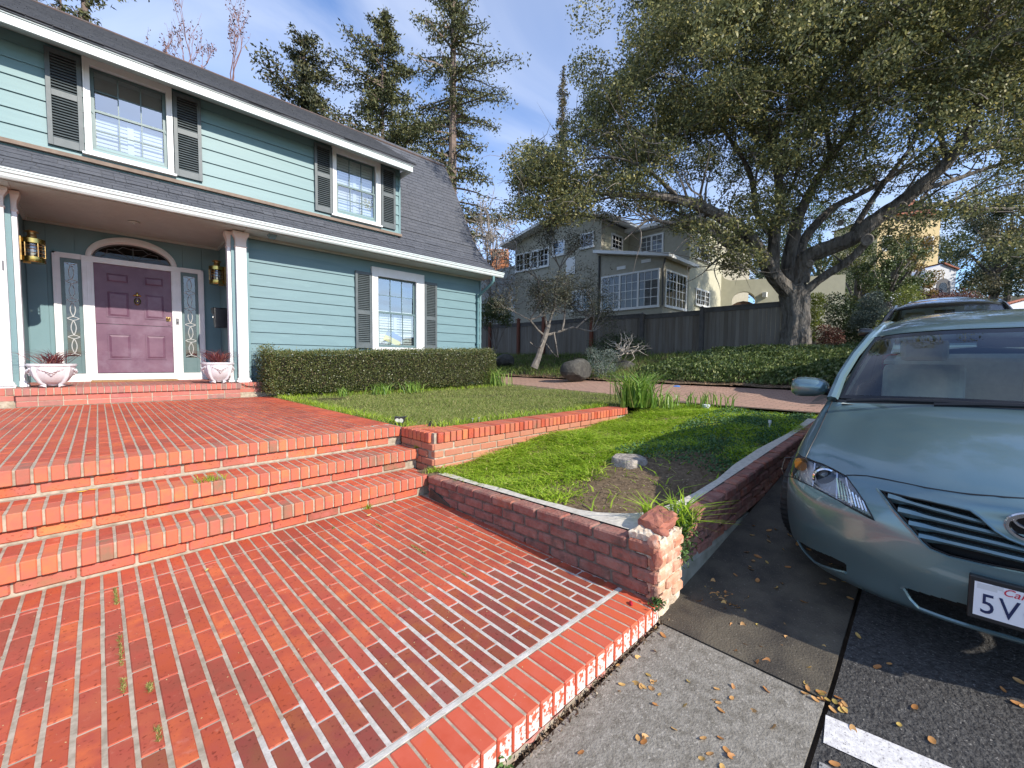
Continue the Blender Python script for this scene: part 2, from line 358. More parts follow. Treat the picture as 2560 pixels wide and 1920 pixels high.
def curbmat():
    m = mat('kerb_brick', (.5, .07, .04), .6, (.56, .11, .06), 9, .4, 190, ramp=CURB_FACE, blotch=((.60, .22, .16), 30, .66, .74))
    t = m.node_tree; L = t.links; b = t.nodes['Principled BSDF']
    old = b.inputs['Base Color'].links[0].from_socket
    tcn = t.nodes.new('ShaderNodeTexCoord'); g = t.nodes.new('ShaderNodeNewGeometry'); sp = t.nodes.new('ShaderNodeSeparateXYZ'); L.new(g.outputs['True Normal'], sp.inputs[0])
    lt = t.nodes.new('ShaderNodeMath'); lt.operation = 'LESS_THAN'; L.new(sp.outputs[1], lt.inputs[0]); lt.inputs[1].default_value = -.8
    nn = t.nodes.new('ShaderNodeTexNoise'); nn.inputs['Scale'].default_value = 55; nn.inputs['Detail'].default_value = 6; L.new(g.outputs['Position'], nn.inputs[0])
    sz = t.nodes.new('ShaderNodeSeparateXYZ'); L.new(tcn.outputs['Object'], sz.inputs[0])
    ma = t.nodes.new('ShaderNodeMath'); ma.operation = 'MULTIPLY_ADD'; L.new(sz.outputs[2], ma.inputs[0]); ma.inputs[1].default_value = -1.4; L.new(nn.outputs[0], ma.inputs[2])
    rp2 = t.nodes.new('ShaderNodeValToRGB'); rp2.color_ramp.elements[0].position = .40; rp2.color_ramp.elements[1].position = .50; L.new(ma.outputs[0], rp2.inputs[0])
    mu = t.nodes.new('ShaderNodeMath'); mu.operation = 'MULTIPLY'; L.new(rp2.outputs[0], mu.inputs[0]); L.new(lt.outputs[0], mu.inputs[1])
    mi = t.nodes.new('ShaderNodeMix'); mi.data_type = 'RGBA'; mi.inputs[7].default_value = (.72, .60, .55, 1); L.new(mu.outputs[0], mi.inputs[0]); L.new(old, mi.inputs[6]); L.new(mi.outputs[2], b.inputs['Base Color'])
    return m
bm_curb = curbmat()

PX = .0745
def course_field(root, x0, ncol, rows_fn, z, thick, m_fn, cap, infill_name='brick_infill', jx=.0065, jy=.0028):
    """columns of bricks running in +Y; rows_fn(col) -> list of (ya,yb); nearest `cap` become parts, the rest one joined mesh"""
    items = []
    for c in range(ncol):
        xa = x0+c*PX
        for (ya, yb) in rows_fn(c):
            items.append((xa+jx, xa+PX-jx, ya+jy, yb-jy))
    def dist(q): return (q[0]-CAM[0])**2+((q[2]+q[3])/2-CAM[1])**2+(6 if q[0] < -.1 else 0)
    items.sort(key=dist)
    for q in items[:cap]:
        brick(root, *q, z-thick, z, m_fn(q), j=.001)
    if len(items) > cap:
        B = Boxes()
        for q in items[cap:]: B.add(*q, z-thick, z-random.uniform(0, .0015))
        o = B.build(infill_name, bm_red, root); tag(o, kind='stuff')
def bond(y0, y1, L, off):
    out = []; y = y0-off
    while y < y1-1e-6:
        a, b = max(y, y0), min(y+L, y1)
        if b-a > .03: out.append((a, b))
        elif out and b-a > 0: out[-1] = (out[-1][0], b)
        y += L
    return out
LB = .2525
# ---- lower patio -------------------------------------------------
ZL = -.5606
lp = MB(); lp.box(-6, 2.75, -2.998, -.60, -.75, ZL-.0035)
lower = lp.build('lower_patio', mortar); tag(lower, kind='structure')
nw = MB(); nw.prism([(-.2, -2.79), (2.47, -2.79), (2.46, -2.30), (1.9, -2.05), (1.55, -2.12), (1.25, -2.28), (1.0, -2.32), (.8, -2.45), (.35, -2.5), (-.2, -2.6)], ZL-.0037, ZL-.0022)
o = nw.build('new_mortar_patch', mortar_white, lower)
def lower_mat(q):
    x = (q[0]+q[1])/2; y = (q[2]+q[3])/2
    lim = -2.42+.22*max(0, min(1, (x-1.0)/1.0))+.04*math.sin(x*40)
    if x > .35 and y < lim: return bm_new
    return bm_red
course_field(lower, -.3725-.0, 39, lambda c: [(-.855, -.632)]+bond(-2.79, -.862, LB, 0 if (c % 2) else LB/2), ZL, .05, lower_mat, 300)
# side soldiers along the planter wall
for i in range(17):
    y = -.93-i*.0795; brick(lower, 2.462, 2.462+max(.03, .085-.004*i), y-.071, y-.006, ZL-.05, ZL, bm_red)
for i in range(6):
    y = -2.30-i*.081; brick(lower, 2.405, 2.46, y-.071, y-.006, ZL-.05, ZL, bm_red)
# kerb course with white-washed faces
mj = MB(); mj.box(-6, 2.47, -2.812, -2.792, ZL-.05, ZL-.001); mj.build('mortar_band', mat('grey_mortar_band', (.42, .40, .35), .95, (.6, .57, .53), 14, 1.5, 120), lower)
kb = MB(); kb.box(-6, 2.47, -3.014, -2.812, -.70, ZL-.004); kb.build('kerb_bed', mortar, lower)
x = 2.462; k = 0
while x > -1.7:
    brick(lower, x-.0665, x, -3.022-random.uniform(0, .003), -2.815, ZL-.100, ZL, bm_curb, j=.0008, ch=.006); x -= .0722
# crumbling footing below the kerb course
foot = MB(); rr = random.Random(3)
ft = mat('crumbled_pink_footing', (.42, .10, .07), .95, (.52, .42, .34), 18, 2.5, 60, blotch=((.62, .16, .14), 11, .5, .62))
xs = lin(-1.6, 2.47, 120); prev = None
for i, x in enumerate(xs):
    a = -3.012+rr.uniform(-.02, .022); b = -3.0+rr.uniform(-.02, .03); zt = ZL-.101; zb = hs(x)-.03
    row = [(x, -3.024+rr.uniform(0, .006), zt), (x, a, zt-.018+rr.uniform(-.006, .006)), (x, b, zt-.045), (x, b-.01, zb)]
    o = len(foot.v); foot.v += row
    if prev is not None:
        for k in range(3): foot.f.append((prev+k, o+k, o+k+1, prev+k+1)); foot.m.append(0)
    prev = o
foot.build('crumbled_footing', ft, lower)

# ---- the two lower steps ------------------------------------------
def step(name, y0, y1, z, x0, x1, xoff, yriser, zbase):
    """nosing at y0 (front), tread to y1; riser course recessed to yriser"""
    mb = MB(); mb.box(-6, x1, y0+.012, y1+.35, z-.098, z-.004); mb.box(-6, x1, yriser+.012, y1+.35, zbase-.1, z-.098)
    root = mb.build(name, mortar); tag(root, kind='structure')
    k0 = int((x0-xoff)/PX)-1; x = xoff+k0*PX; i = 0
    while x < x1-.02:
        xa, xb = x+.0065, min(x+PX-.0065, x1)
        d = (y1-y0); s1 = d*random.choice([.62, .60, .42, .40]) if i % 2 == 0 else d*random.choice([.30, .72])
        s1 = max(.08, s1)
        if xb > -1.3:
            brick(root, xa, xb, y0, y0+s1-.004, z-.098, z, bm_face if False else bm_step, j=.0012, ch=.005)
            brick(root, xa, xb, y0+s1+.003, y1-.004, z-.05, z, bm_red, j=.001)
        x += PX; i += 1
    x = x1-.12
    while x > -1.4:
        xa = x-.240
        brick(root, xa, x-.006, yriser, yriser+.06, z-.176, z-.1085, bm_face, j=.002, ch=.008); x -= .2465
    return root
bm_step = mat('nosing_brick', (.5, .1, .06), .62, (.47, .12, .08), 9, .4, 170, ramp=FACE_RAMP, blotch=((.42, .14, .11), 12, .58, .78), spec=.42)
s1 = step('brick_step', -.666, -.330, -.3737, -1.3, 2.62, .0625-.0745, -.630, ZL)
s2 = step('brick_step', -.344, -.008, -.188, -1.3, 2.685, -.0095, -.306, -.3737)

# ---- landing -------------------------------------------------------
lm = MB(); lm.box(-6, 2.70, .012, 5.1, -.098, -.004); lm.box(-6, 2.70, .042, 5.1, -.5, -.098)
landing = lm.build('brick_landing', mortar); tag(landing, kind='structure')
def lrows(c):
    out = [(0.012, .012+(.19 if c % 2 else .235))]; y = out[0][1]+.002
    return bond(y, 4.86, LB, LB*.5 if c % 2 else 0)
xk = -.8195+0
course_field(landing, xk-.0745*3, 46, lrows, 0, .05, lambda q: bm_red, 240)
for c in range(-14, 36):
    xa = c*PX; yb = .012+(.19 if (c+14) % 2 else .235)
    if c >= -14: brick(landing, xa+.0065, xa+PX-.0065, 0, yb, -.098, 0, bm_step, j=.001, ch=.005)
x = 2.56
while x > -1.4:
    brick(landing, x-.24, x-.006, .036, .1, -.178, -.1085, bm_face, j=.002, ch=.008); x -= .2465
B = Boxes(); y = .27
while y < 4.85:
    B.add(2.392, 2.50 if y < 1 else 2.47, y, y+.064, -.05, 0); B.add(2.478, 2.688, y, y+.064, -.05, -.0005); y += .0755
o = B.build('border_bricks', bm_red, landing); tag(o, kind='stuff')

# ---- porch floor and its step ---------------------------------------
ZP = .262; YS = 4.896
pf = MB(); pf.box(-3.0, 3.0, 5.06, 7.10, -.1, ZP-.004); pf.box(-.44, 2.245, YS+.012, 5.06, ZP-.098, ZP-.004); pf.box(-.42, 2.225, YS+.035, 5.06, 0, ZP-.098)
porch = pf.build('porch_floor', mortar); tag(porch, kind='structure')
PORCH_RAMP = [(0, (.42, .13, .09)), (.3, (.52, .14, .08)), (.5, (.25, .13, .11)), (.7, (.55, .12, .08)), (.85, (.22, .14, .12)), (1, (.40, .10, .09))]
bm_porch = mat('porch_brick', (.4, .1, .08), .75, (.40, .15, .12), 9, .5, 120, ramp=PORCH_RAMP)
for i in range(36):
    xa = -.44+i*PX; brick(porch, xa+.006, xa+PX-.006, YS, YS+.21, ZP-.098, ZP, bm_porch, j=.001)
    B = None
x = 2.24
while x > -.40: brick(porch, max(-.43, x-.24), x-.006, YS+.03, YS+.09, ZP-.180, ZP-.107, bm_porch, j=.0015); x -= .2465
x = 2.24
while x > -.40: brick(porch, max(-.43, x-.24), x-.006, YS+.03, YS+.09, .004, ZP-.188, bm_porch, j=.0015); x -= .2465
for sx, n in ((2.25, 9), (-1.35, 12)):
    for i in range(n): brick(porch, sx+i*PX+.006, sx+i*PX+PX-.006, 5.05, 5.26, ZP-.098, ZP, bm_porch, j=.001)
    for i in range(max(2, n//3)): brick(porch, sx+i*.2465, sx+i*.2465+.24, 5.056, 5.12, ZP-.18, ZP-.107, bm_porch)
B = Boxes()
for i in range(40):
    xa = -.75+i*PX
    for a, b in bond(5.27 if (xa > 2.2 or xa < -.44) else 5.112, 7.02, LB, LB*.5*(i % 2)): B.add(xa+.005, xa+PX-.005, a+.003, b-.003, ZP-.05, ZP-random.uniform(0, .001))
o = B.build('brick_infill', bm_porch, porch); tag(o, kind='stuff')

# ---- upper retaining wall (pier and cap) ----------------------------
uw = MB()
def zpl(x, y=0): return -.385+.068*(x-2.6)+.02*math.sin(3*x+1)+.015*math.sin(4*y+x)
uw.prism([(2.70, .02), (2.70, -.60), (6.3, -.58), (6.3, -.30), (3.0, -.30), (3.0, .02)], -.8, -.112)
uw.box(2.705, 6.25, -.585, -.315, -.112, -.004)
upper_wall = uw.build('planter_back_wall', mortar)
tag(upper_wall, 'long low red brick wall with upright cap bricks holding up the lawn behind the planter', 'brick wall')
for i in range(47):
    xa = 2.735+i*.0757; brick(upper_wall, xa, xa+.064, -.615, -.30, -.100, 0, bm_step if i % 5 else bm_red, j=.0015, ch=.005)
for i in range(8):
    ya = -.615+.075+i*.0757-.0; 
    if ya+.06 < .03: brick(upper_wall, 2.668, 2.668+.0, 0, 0, 0, 0, bm_step) if False else brick(upper_wall, 2.672, 2.99, ya, ya+.064, -.100, -.0005, bm_step, j=.0015, ch=.005)
orb = mat('orange_wall_brick', (.5, .2, .1), .85, (.42, .18, .11), 10, 1.0, 80, ramp=[(0, (.46, .17, .09)), (.5, (.40, .14, .09)), (1, (.50, .22, .12))])
for r in range(4):
    z1 = -.108-r*.074
    x = 2.70-(.12 if r % 2 else 0)
    while x < 5.8:
        xa, xb = max(2.70, x), x+.225
        if z1 > zpl(xa)-.06: brick(upper_wall, xa, xb, -.606, -.54, z1-.062, z1, orb, j=.003, ch=.006)
        x += .237
    for q in range(3):
        ya = -.595+.2*q+(.1 if r % 2 else 0)
        if ya < -.05: brick(upper_wall, 2.678, 2.74, ya, min(.0, ya+.19), z1-.062, z1, orb, j=.002, ch=.006)

# ---- planter side wall (along the lower patio) ----------------------
psw = empty('planter_side_wall'); tag(psw, 'low weathered pinkish brick wall between the lower patio and the planter, topped by a concrete strip', 'brick wall')
S0 = Vector((2.555, -.70, -.372)); S1 = Vector((2.435, -3.0, -.250)); dS = (S1-S0); LS = dS.length; dS.normalize()
nS = Vector((0, 0, 1)).cross(dS)
if nS.x < 0: nS = -nS
uS = dS.cross(nS); uS = uS if uS.z > 0 else -uS
Rw = Matrix((nS, -dS, uS)).transposed().to_4x4()
def wloc(s, n, u): return S0+dS*s+nS*n+uS*u
def wbrick(parent, s0, s1, n0, n1, u0, u1, m, ch=.009, jr=.012, jp=.003):
    me = brick_mesh(n1-n0, s1-s0, u1-u0, m, ch); o = bpy.data.objects.new('brick', me); COL.objects.link(o); o.parent = parent
    MM = Rw @ Matrix.Rotation(random.uniform(-jr, jr), 4, 'Z') @ Matrix.Rotation(random.uniform(-jr, jr), 4, 'X')
    c = wloc((s0+s1)/2, (n0+n1)/2+random.uniform(-jp, jp), (u0+u1)/2+random.uniform(-jp*.5, jp*.5)); MM.translation = c; o.matrix_local = MM; return o
def wbox(name, s0, s1, n0, n1, u0, u1, m, parent):
    mb = MB(); mb.add([tuple(wloc(s, n, u)) for u in (u0, u1) for s in (s0, s1) for n in (n0, n1)], [(0, 2, 3, 1), (4, 5, 7, 6), (0, 1, 5, 4), (2, 6, 7, 3), (0, 4, 6, 2), (1, 3, 7, 5)]); return mb.build(name, m, parent, fixn=True)
wbox('mortar_core', 0, LS-.12, .012, .16, -.5, -.008, mortar_dark, psw)
for r in range(5):
    s = -.0-(.13 if r % 2 else 0); u1 = -.074*r
    while s < LS-.03:
        a, b = max(.0, s), min(s+.235, LS+.012)
        if b-a > .04: wbrick(psw, a+.005, b-.007, 0, .105 if r == 0 else .08, u1-.064, u1, bm_old)
        s += .240 if r else .238
# concrete strip behind the top bricks, curving out at the corner
cs = MB(); pts_out = []; pts_in = []
for s in lin(0, LS-.66, 12):
    p = wloc(s, .106, .005); q = wloc(s, .178+.01*math.sin(9*s), .006); pts_out.append(p); pts_in.append(q)
pts_out += [wloc(LS-.5, .106, .005), wloc(LS-.3, .106, .005), wloc(LS-.15, .106, .004), Vector((2.60, -2.95, -.252))]; pts_in += [Vector((2.668, -2.50, -.262)), Vector((2.735, -2.60, -.258)), Vector((2.80, -2.67, -.256)), Vector((2.87, -2.72, -.252))]
for x in (2.9, 3.1, 3.4, 3.8, 4.3, 5.0, 6.0, 7.2):
    z = -.250+.05*(x-2.7); pts_out.append(Vector((x, -2.885 if x > 3 else -2.92, z))); pts_in.append(Vector((x, -2.80+.03*math.sin(x*3) if x > 3 else -2.755, z)))
n = len(pts_out)
cs.v = [tuple(p) for p in pts_out]+[tuple(p) for p in pts_in]+[(p.x, p.y, p.z-.3) for p in pts_in]+[(p.x, p.y, p.z-.3) for p in pts_out]
for i in range(n-1):
    for k in range(3): cs.f.append((k*n+i, k*n+i+1, (k+1)*n+i+1, (k+1)*n+i)); cs.m.append(0)
cs.build('concrete_strip', concrete_pale, psw, fixn=True)
# cement lump by the steps
lump = MB(); lump.add([tuple(wloc(s, n_, u)) for (s, n_, u) in [(0, -.004, -.30), (.42, -.004, -.30), (.36, -.012, -.19), (.06, -.012, -.10), (0, .05, -.30), (.42, .05, -.30), (.36, .05, -.19), (.06, .05, -.1)]], [(0, 1, 2, 3), (4, 7, 6, 5), (0, 3, 7, 4), (1, 5, 6, 2), (3, 2, 6, 7), (0, 4, 5, 1)])
lump.build('cement_patch', concrete_dark, psw, fixn=True)

# ---- street wall and the broken corner -------------------------------
sw = empty('planter_street_wall'); tag(sw, 'weathered brick wall on a concrete base along the gutter beside the green car, broken at its corner', 'brick wall')
def swt(x): return -.250+.05*(x-2.7)
mb = MB()
for a, b in zip(lin(2.98, 7.5, 14)[:-1], lin(2.98, 7.5, 14)[1:]):
    mb.add([(a, -2.962, -.9), (b, -2.962, -.9), (b, -2.962, swt(b)-.01), (a, -2.962, swt(a)-.01), (a, -2.86, -.9), (b, -2.86, -.9), (b, -2.86, swt(b)-.01), (a, -2.86, swt(a)-.01)], [(0, 1, 2, 3), (3, 2, 6, 7), (0, 3, 7, 4), (1, 5, 6, 2), (4, 7, 6, 5)])
mb.build('mortar_core', mortar_dark, sw)
for r in range(4):
    x = 3.05-(.12 if r % 2 else 0)+(0 if r < 2 else -.1)
    while x < 7.4:
        z1 = swt(x+.1)-r*.074
        if z1 > -.52: brick(sw, x, x+.228, -2.985, -2.89 if r else -2.885, z1-.066, z1+(.004 if r == 0 else 0), bm_old, j=.004, ch=.010, rj=.02)
        x += .24
base = MB(); prev = None
for x in lin(2.66, 7.5, 30):
    zt = -.49+.004*math.sin(7*x); row = [(x, -2.90, zt), (x, -2.978, zt), (x, -2.992, zt-.03), (x, -3.0, hs(x)-.05)]
    o = len(base.v); base.v += row
    if prev is not None:
        for k in range(3): base.f.append((prev+k, prev+k+1, o+k+1, o+k)); base.m.append(0)
    prev = o
base.build('concrete_base', mat('smooth_kerb_concrete', (.27, .27, .23), .85, (.17, .165, .13), 6, .5, 60), sw, fixn=True)
# broken corner pier
cp_ = empty('broken_corner_pier'); tag(cp_, 'crumbling sunlit brick corner pier with smeared white mortar below a loose red stone', 'brick pier')
pm = mat('smeared_pale_mortar', (.62, .50, .37), .95, (.45, .34, .24), 14, 2.5, 50, blotch=((.72, .64, .52), 22, .5, .62))
def rough_block(name, x0, x1, y0, y1, z0, z1, m, parent, amp=.012, nseg=7, seed=0, shape=None):
    bm = bmesh.new(); bmesh.ops.create_cube(bm, size=1.0); bmesh.ops.subdivide_edges(bm, edges=bm.edges, cuts=nseg, use_grid_fill=True)
    rr = random.Random(seed)
    for v in bm.verts:
        p = v.co.copy(); q = Vector(((x0+x1)/2+p.x*(x1-x0), (y0+y1)/2+p.y*(y1-y0), (z0+z1)/2+p.z*(z1-z0)))
        if shape: q = shape(q, p)
        q += Vector((rr.uniform(-1, 1), rr.uniform(-1, 1), rr.uniform(-1, 1)))*amp
        v.co = q
    me = bpy.data.meshes.new(name); bm.to_mesh(me); bm.free(); me.materials.append(m); return link_mesh(name, me, None, parent)
rough_block('mortar_core', 2.462, 2.72, -3.020, -2.84, -.58, -.225, pm, cp_, .006, 9, 1)
rough_block('concrete_foot', 2.475, 2.735, -3.016, -2.88, -.75, -.565, pm, cp_, .006, 6, 2, shape=lambda q, p: q+Vector((.02*(p.z < 0), 0, 0)))
pbm = mat('sunlit_pier_brick', (.5, .2, .1), .9, (.62, .36, .24), 12, 1.5, 60, ramp=[(0, (.52, .22, .12)), (.4, (.48, .17, .11)), (.7, (.55, .27, .15)), (1, (.45, .16, .12))], blotch=((.66, .48, .36), 14, .52, .7))
for r in range(5):
    z1 = -.262-r*.066
    segs = [(2.45, 2.53), (2.54, 2.73)] if r % 2 else [(2.45, 2.61), (2.62, 2.74)]
    for a, b in segs:
        brick(cp_, a, b, -3.030, -2.95, z1-.056, z1, pbm, j=.004, ch=.011, rj=.03)
def stone(name, loc, size, m, parent, seed, rz=0, sub=3, amp=.12):
    bm = bmesh.new(); bmesh.ops.create_icosphere(bm, subdivisions=sub, radius=1.0); rr = random.Random(seed)
    pl = [(Vector((rr.gauss(0, 1), rr.gauss(0, 1), rr.gauss(0, 1))).normalized(), rr.uniform(.62, .9)) for _ in range(10)]
    for v in bm.verts:
        for n_, d in pl:
            e = v.co.dot(n_)-d
            if e > 0: v.co -= n_*e*.9
        v.co *= 1+rr.uniform(-.015, .015)
        v.co = Vector((v.co.x*size[0], v.co.y*size[1], v.co.z*size[2]))
    me = bpy.data.meshes.new(name); bm.to_mesh(me); bm.free(); me.materials.append(m)
    return link_mesh(name, me, None, parent, loc, (rr.uniform(-.1, .1), rr.uniform(-.1, .1), rz))
rs = mat('red_broken_stone', (.42, .15, .09), .9, (.30, .11, .08), 16, 1.8, 45, blotch=((.55, .24, .15), 12, .55, .7))
ls = rough_block('loose_stone', 2.57, 2.745, -2.985, -2.83, -.238, -.168, rs, None, .007, 3, 8, shape=lambda q, p: Vector((2.6575, -2.9075, -.203))+(q-Vector((2.6575, -2.9075, -.203)))*(1-.30*max(0, p.x*p.x+p.y*p.y+p.z*p.z-.33))+Vector((.25*(q.y+2.9), -.2*(q.x-2.65), .25*(q.x-2.65)))); tag(ls, 'chunky broken red stone lying on top of the crumbling corner pier', 'stone')
stone('stone_piece', (2.47, -2.985, -.245), (.045, .04, .035), pbm, cp_, 9, .1); stone('stone_piece', (2.455, -3.01, -.33), (.04, .03, .05), rs, cp_, 12, .8)
stone('stone_piece', (2.57, -2.97, -.225), (.06, .045, .03), rs, cp_, 14, 1.2)

# ================================================================== BLUE HOUSE
teal = mat('teal_siding_paint', (.125, .213, .235), .55, (.14, .235, .255), 2.5, .15, 90, spec=.4, stretch=(1, 1, 6), blotch=((.165, .27, .29), 3.0, .62, .74))
teal2 = mat('upper_siding_paint', (.135, .235, .248), .5, (.15, .255, .265), 3, .15, 90, spec=.45, stretch=(.6, 1, 8), blotch=((.125, .22, .225), 2.2, .66, .76))
teal_flat = mat('teal_board_paint', (.135, .235, .255), .6, (.15, .25, .27), 4, .1, 60)
white = mat('white_trim_paint', (.76, .76, .76), .45, (.70, .70, .69), 5, .1, 60)
white_col = mat('column_paint', (.78, .78, .80), .5, (.72, .72, .73), 4, .1, 60)
soffit = mat('soffit_paint', (.46, .52, .49), .6, (.42, .475, .45), 6, .1, 50)
shut = mat('slate_shutter_paint', (.070, .088, .094), .5, (.095, .112, .118), 10, .2, 60)
sash_m = mat('dark_green_sash_paint', (.09, .15, .155), .45, (.11, .17, .175), 8, .1, 60)
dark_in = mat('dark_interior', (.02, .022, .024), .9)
blind_m = mat('white_blind', (.74, .74, .72), .6)
pane_g = glass('window_glass', (.80, .86, .86), .26, 0, .05)
SH_RAMP = [(0, (.055, .06, .072)), (.3, (.075, .08, .095)), (.55, (.062, .066, .078)), (.8, (.095, .10, .115)), (1, (.07, .075, .09))]
shingle_m = mat('slate_grey_shingle', (.07, .075, .09), .75, (.10, .105, .12), 22, .8, 130, ramp=SH_RAMP, blotch=((.13, .135, .145), 5, .6, .75), spec=.35)
gutter_m = mat('gutter_paint', (.62, .68, .68), .35, (.55, .62, .62), 3, .0, 30, spec=.5)
flash = mat('brown_flashing', (.16, .11, .08), .7, (.22, .16, .12), 12, .4, 60)

house = empty('blue_house', (0, 0, 0)); tag(house, 'two storey blue green clapboard house with mansard shingle roof, dark shutters and purple door', 'house')
YW = 5.45; YU = 5.60
# wall mass behind the boards
hb = MB()
hb.box(2.50, 8.38, YW+.03, 12.5, -.6, 3.04); hb.box(-6, -.64, YW+.03, 12.5, -.6, 3.04)
hb.box(-6, 8.38, 7.10, 12.5, -.6, 3.04)
hb.box(-6, 5.82, YU+.03, 12, 3.2, 5.40)
hb.build('wall', teal_flat, house)
# lower clapboards (lapped), with the window opening skipped by the trim that covers it
def clap(x0, x1, ybase, zs, m, name='board'):
    for za, zb in zs:
        mb = MB(); mb.add([(x0, ybase-.030, za), (x1, ybase-.030, za), (x1, ybase-.006, zb+.012), (x0, ybase-.006, zb+.012), (x0, ybase+.012, za), (x1, ybase+.012, za), (x1, ybase+.012, zb+.012), (x0, ybase+.012, zb+.012)],
                           [(0, 1, 2, 3), (0, 4, 5, 1), (3, 2, 6, 7), (0, 3, 7, 4), (1, 5, 6, 2)])
        mb.build(name, m, house)
gz_ = MB(); 
zrow = [.105+.2263*i for i in range(13)]
rows = list(zip(zrow[:-1], zrow[1:]))
seam = MB()
W2 = (5.02, 6.44)  # window trim extent lower
for za, zb in rows:
    zt = min(zb, 3.035)
    if za > 2.85 or zt < .95: clap(2.53, 8.37, YW, [(za, zt)], teal)
    else:
        clap(2.53, W2[0]+.03, YW, [(za, zt)], teal); clap(W2[1]-.03, 8.37, YW, [(za, zt)], teal)
clap(-6, -.66, YW, [(a, min(b, 3.035)) for a, b in rows], teal)
# side boards seen edge-on at the right corner
for za, zb in rows:
    mb = MB(); mb.add([(8.40+.012, YW-.02, za), (8.40-.0, YW-.02, min(zb, 3.03)), (8.40, 12, min(zb, 3.03)), (8.412, 12, za), (8.36, YW-.02, za), (8.36, YW-.02, min(zb, 3.03))], [(0, 3, 2, 1), (0, 1, 5, 4)])
    mb.build('board', teal, house)
mb = MB(); mb.box(8.33, 8.385, YW-.034, YW, -.1, 3.035); mb.box(2.475, 2.53, YW-.036, YW+.05, .2, 3.035); mb.build('corner_board', teal, house)
# upper clapboards
ur = [3.845, 4.07, 4.30, 4.535, 4.765, 5.0, 5.235, 5.40]
U1 = (.36, 1.45); U2 = (4.20, 5.33)
for za, zb in zip(ur[:-1], ur[1:]):
    if za < 3.9 : segs = [(-6, 5.86)]
    else: segs = [(-6, U1[0]+.03), (U1[1]-.03, U2[0]+.03), (U2[1]-.03, 5.86)]
    for a, b in segs: clap(a, b, YU, [(za, zb)], teal2)
mb = MB(); mb.box(5.83, 5.875, YU-.034, 7.6, 3.80, 5.38); mb.build('dormer_cheek', teal2, house)
# painted wooden trims
mb = MB(); mb.box(-6, 5.9, YU-.06, YU+.02, 3.785, 3.842); mb.build('flashing', flash, house)

# ---- porch recess ---------------------------------------------------
pw = MB(); pw.box(-.60, 2.50, 7.052, 7.10, 0, 3.1); pw.build('porch_back_wall', teal_flat, house)
xs = [-.43, -.19, .16, .53, .93, 1.33, 1.70, 2.02, 2.34]
for a, b in zip(xs[:-1], xs[1:]):
    mb = MB(); mb.box(a+.004, b-.004, 7.035, 7.053, ZP, 3.08); mb.build('board', teal_flat, house)
for a_, b_, c_, d_ in ((2.22, 2.50, 2.33, 2.50), (-.70, -.42, -.70, -.44)):
    sw_ = MB(); sw_.box(a_, b_, 5.30, 5.50, ZP, 3.06); sw_.box(c_, d_, 5.50, 7.06, ZP, 3.08); sw_.build('porch_side_wall', teal_flat, house)
cl = MB(); cl.box(-1.2, 2.52, 4.86, 7.06, 3.085, 3.12)
cl.build('porch_ceiling', soffit, house)
for i in range(26):
    y = 4.88+i*.0835; mb = MB(); mb.box(-.44, 2.46, y+.003, y+.0805, 3.074, 3.0855); mb.build('ceiling_board', soffit, house)
mb = MB(); mb.box(-.44, 2.34, 6.985, 7.034, 3.03, 3.074); mb.box(2.285, 2.329, 5.5, 6.99, 3.03, 3.074); mb.box(-.439, -.39, 5.5, 6.99, 3.03, 3.074); mb.build('crown_moulding', soffit, house)
cd_ = MB(); cd_.lathe([(.075, 0), (.085, -.012), (.075, -.025), (.03, -.032), (.025, -.05), (.001, -.055)], 20, (.92, 5.95, 3.073)); cd_.build('ceiling_sensor', soffit, house, smooth=True)

def column(x0, x1, y0, y1, zcap=2.80, flare=.045):
    zb = ZP
    c = MB(); c.box(x0, x1, y0, y1, zb+.02, zcap); col_ = c.build('column', white_col, house, bevel=.004)
    b = MB()
    def ring(prof):
        V = []; n = len(prof)
        for e, z in prof: V += [(x0-e, y0-e, z), (x1+e, y0-e, z), (x1+e, y1+e*0, z), (x0-e, y1+e*0, z)]
        F = [(4*i+k, 4*i+(k+1) % 4, 4*i+4+(k+1) % 4, 4*i+4+k) for i in range(n-1) for k in range(4)]+[(3, 2, 1, 0), (4*n-4, 4*n-3, 4*n-2, 4*n-1)]
        return V, F
    V, F = ring([(.03, zb), (.034, zb+.02), (.03, zb+.035), (.018, zb+.045), (.02, zb+.06), (.008, zb+.075), (.0015, zb+.09)]); b.add(V, F); b.build('column_base', white_col, col_)
    k = MB(); V, F = ring([(.0015, zcap-.03), (.012, zcap-.015), (.014, zcap), (.0015, zcap+.004), (.0015, zcap+.08), (.006, zcap+.12), (.018, zcap+.155), (flare-.005, zcap+.19), (flare, zcap+.20), (flare+.002, zcap+.255), (flare-.02, zcap+.262)]); k.add(V, F)
    k.build('capital', mat('cream_capital', (.62, .55, .50), .6, (.66, .60, .56), 5), col_)
    return col_
c1 = column(2.275, 2.445, 5.215, 5.298)
column(2.165, 2.218, 5.335, 5.47, flare=.035)
c2 = column(-.66, -.475, 5.215, 5.298)
column(-.418, -.365, 5.335, 5.47, flare=.035)
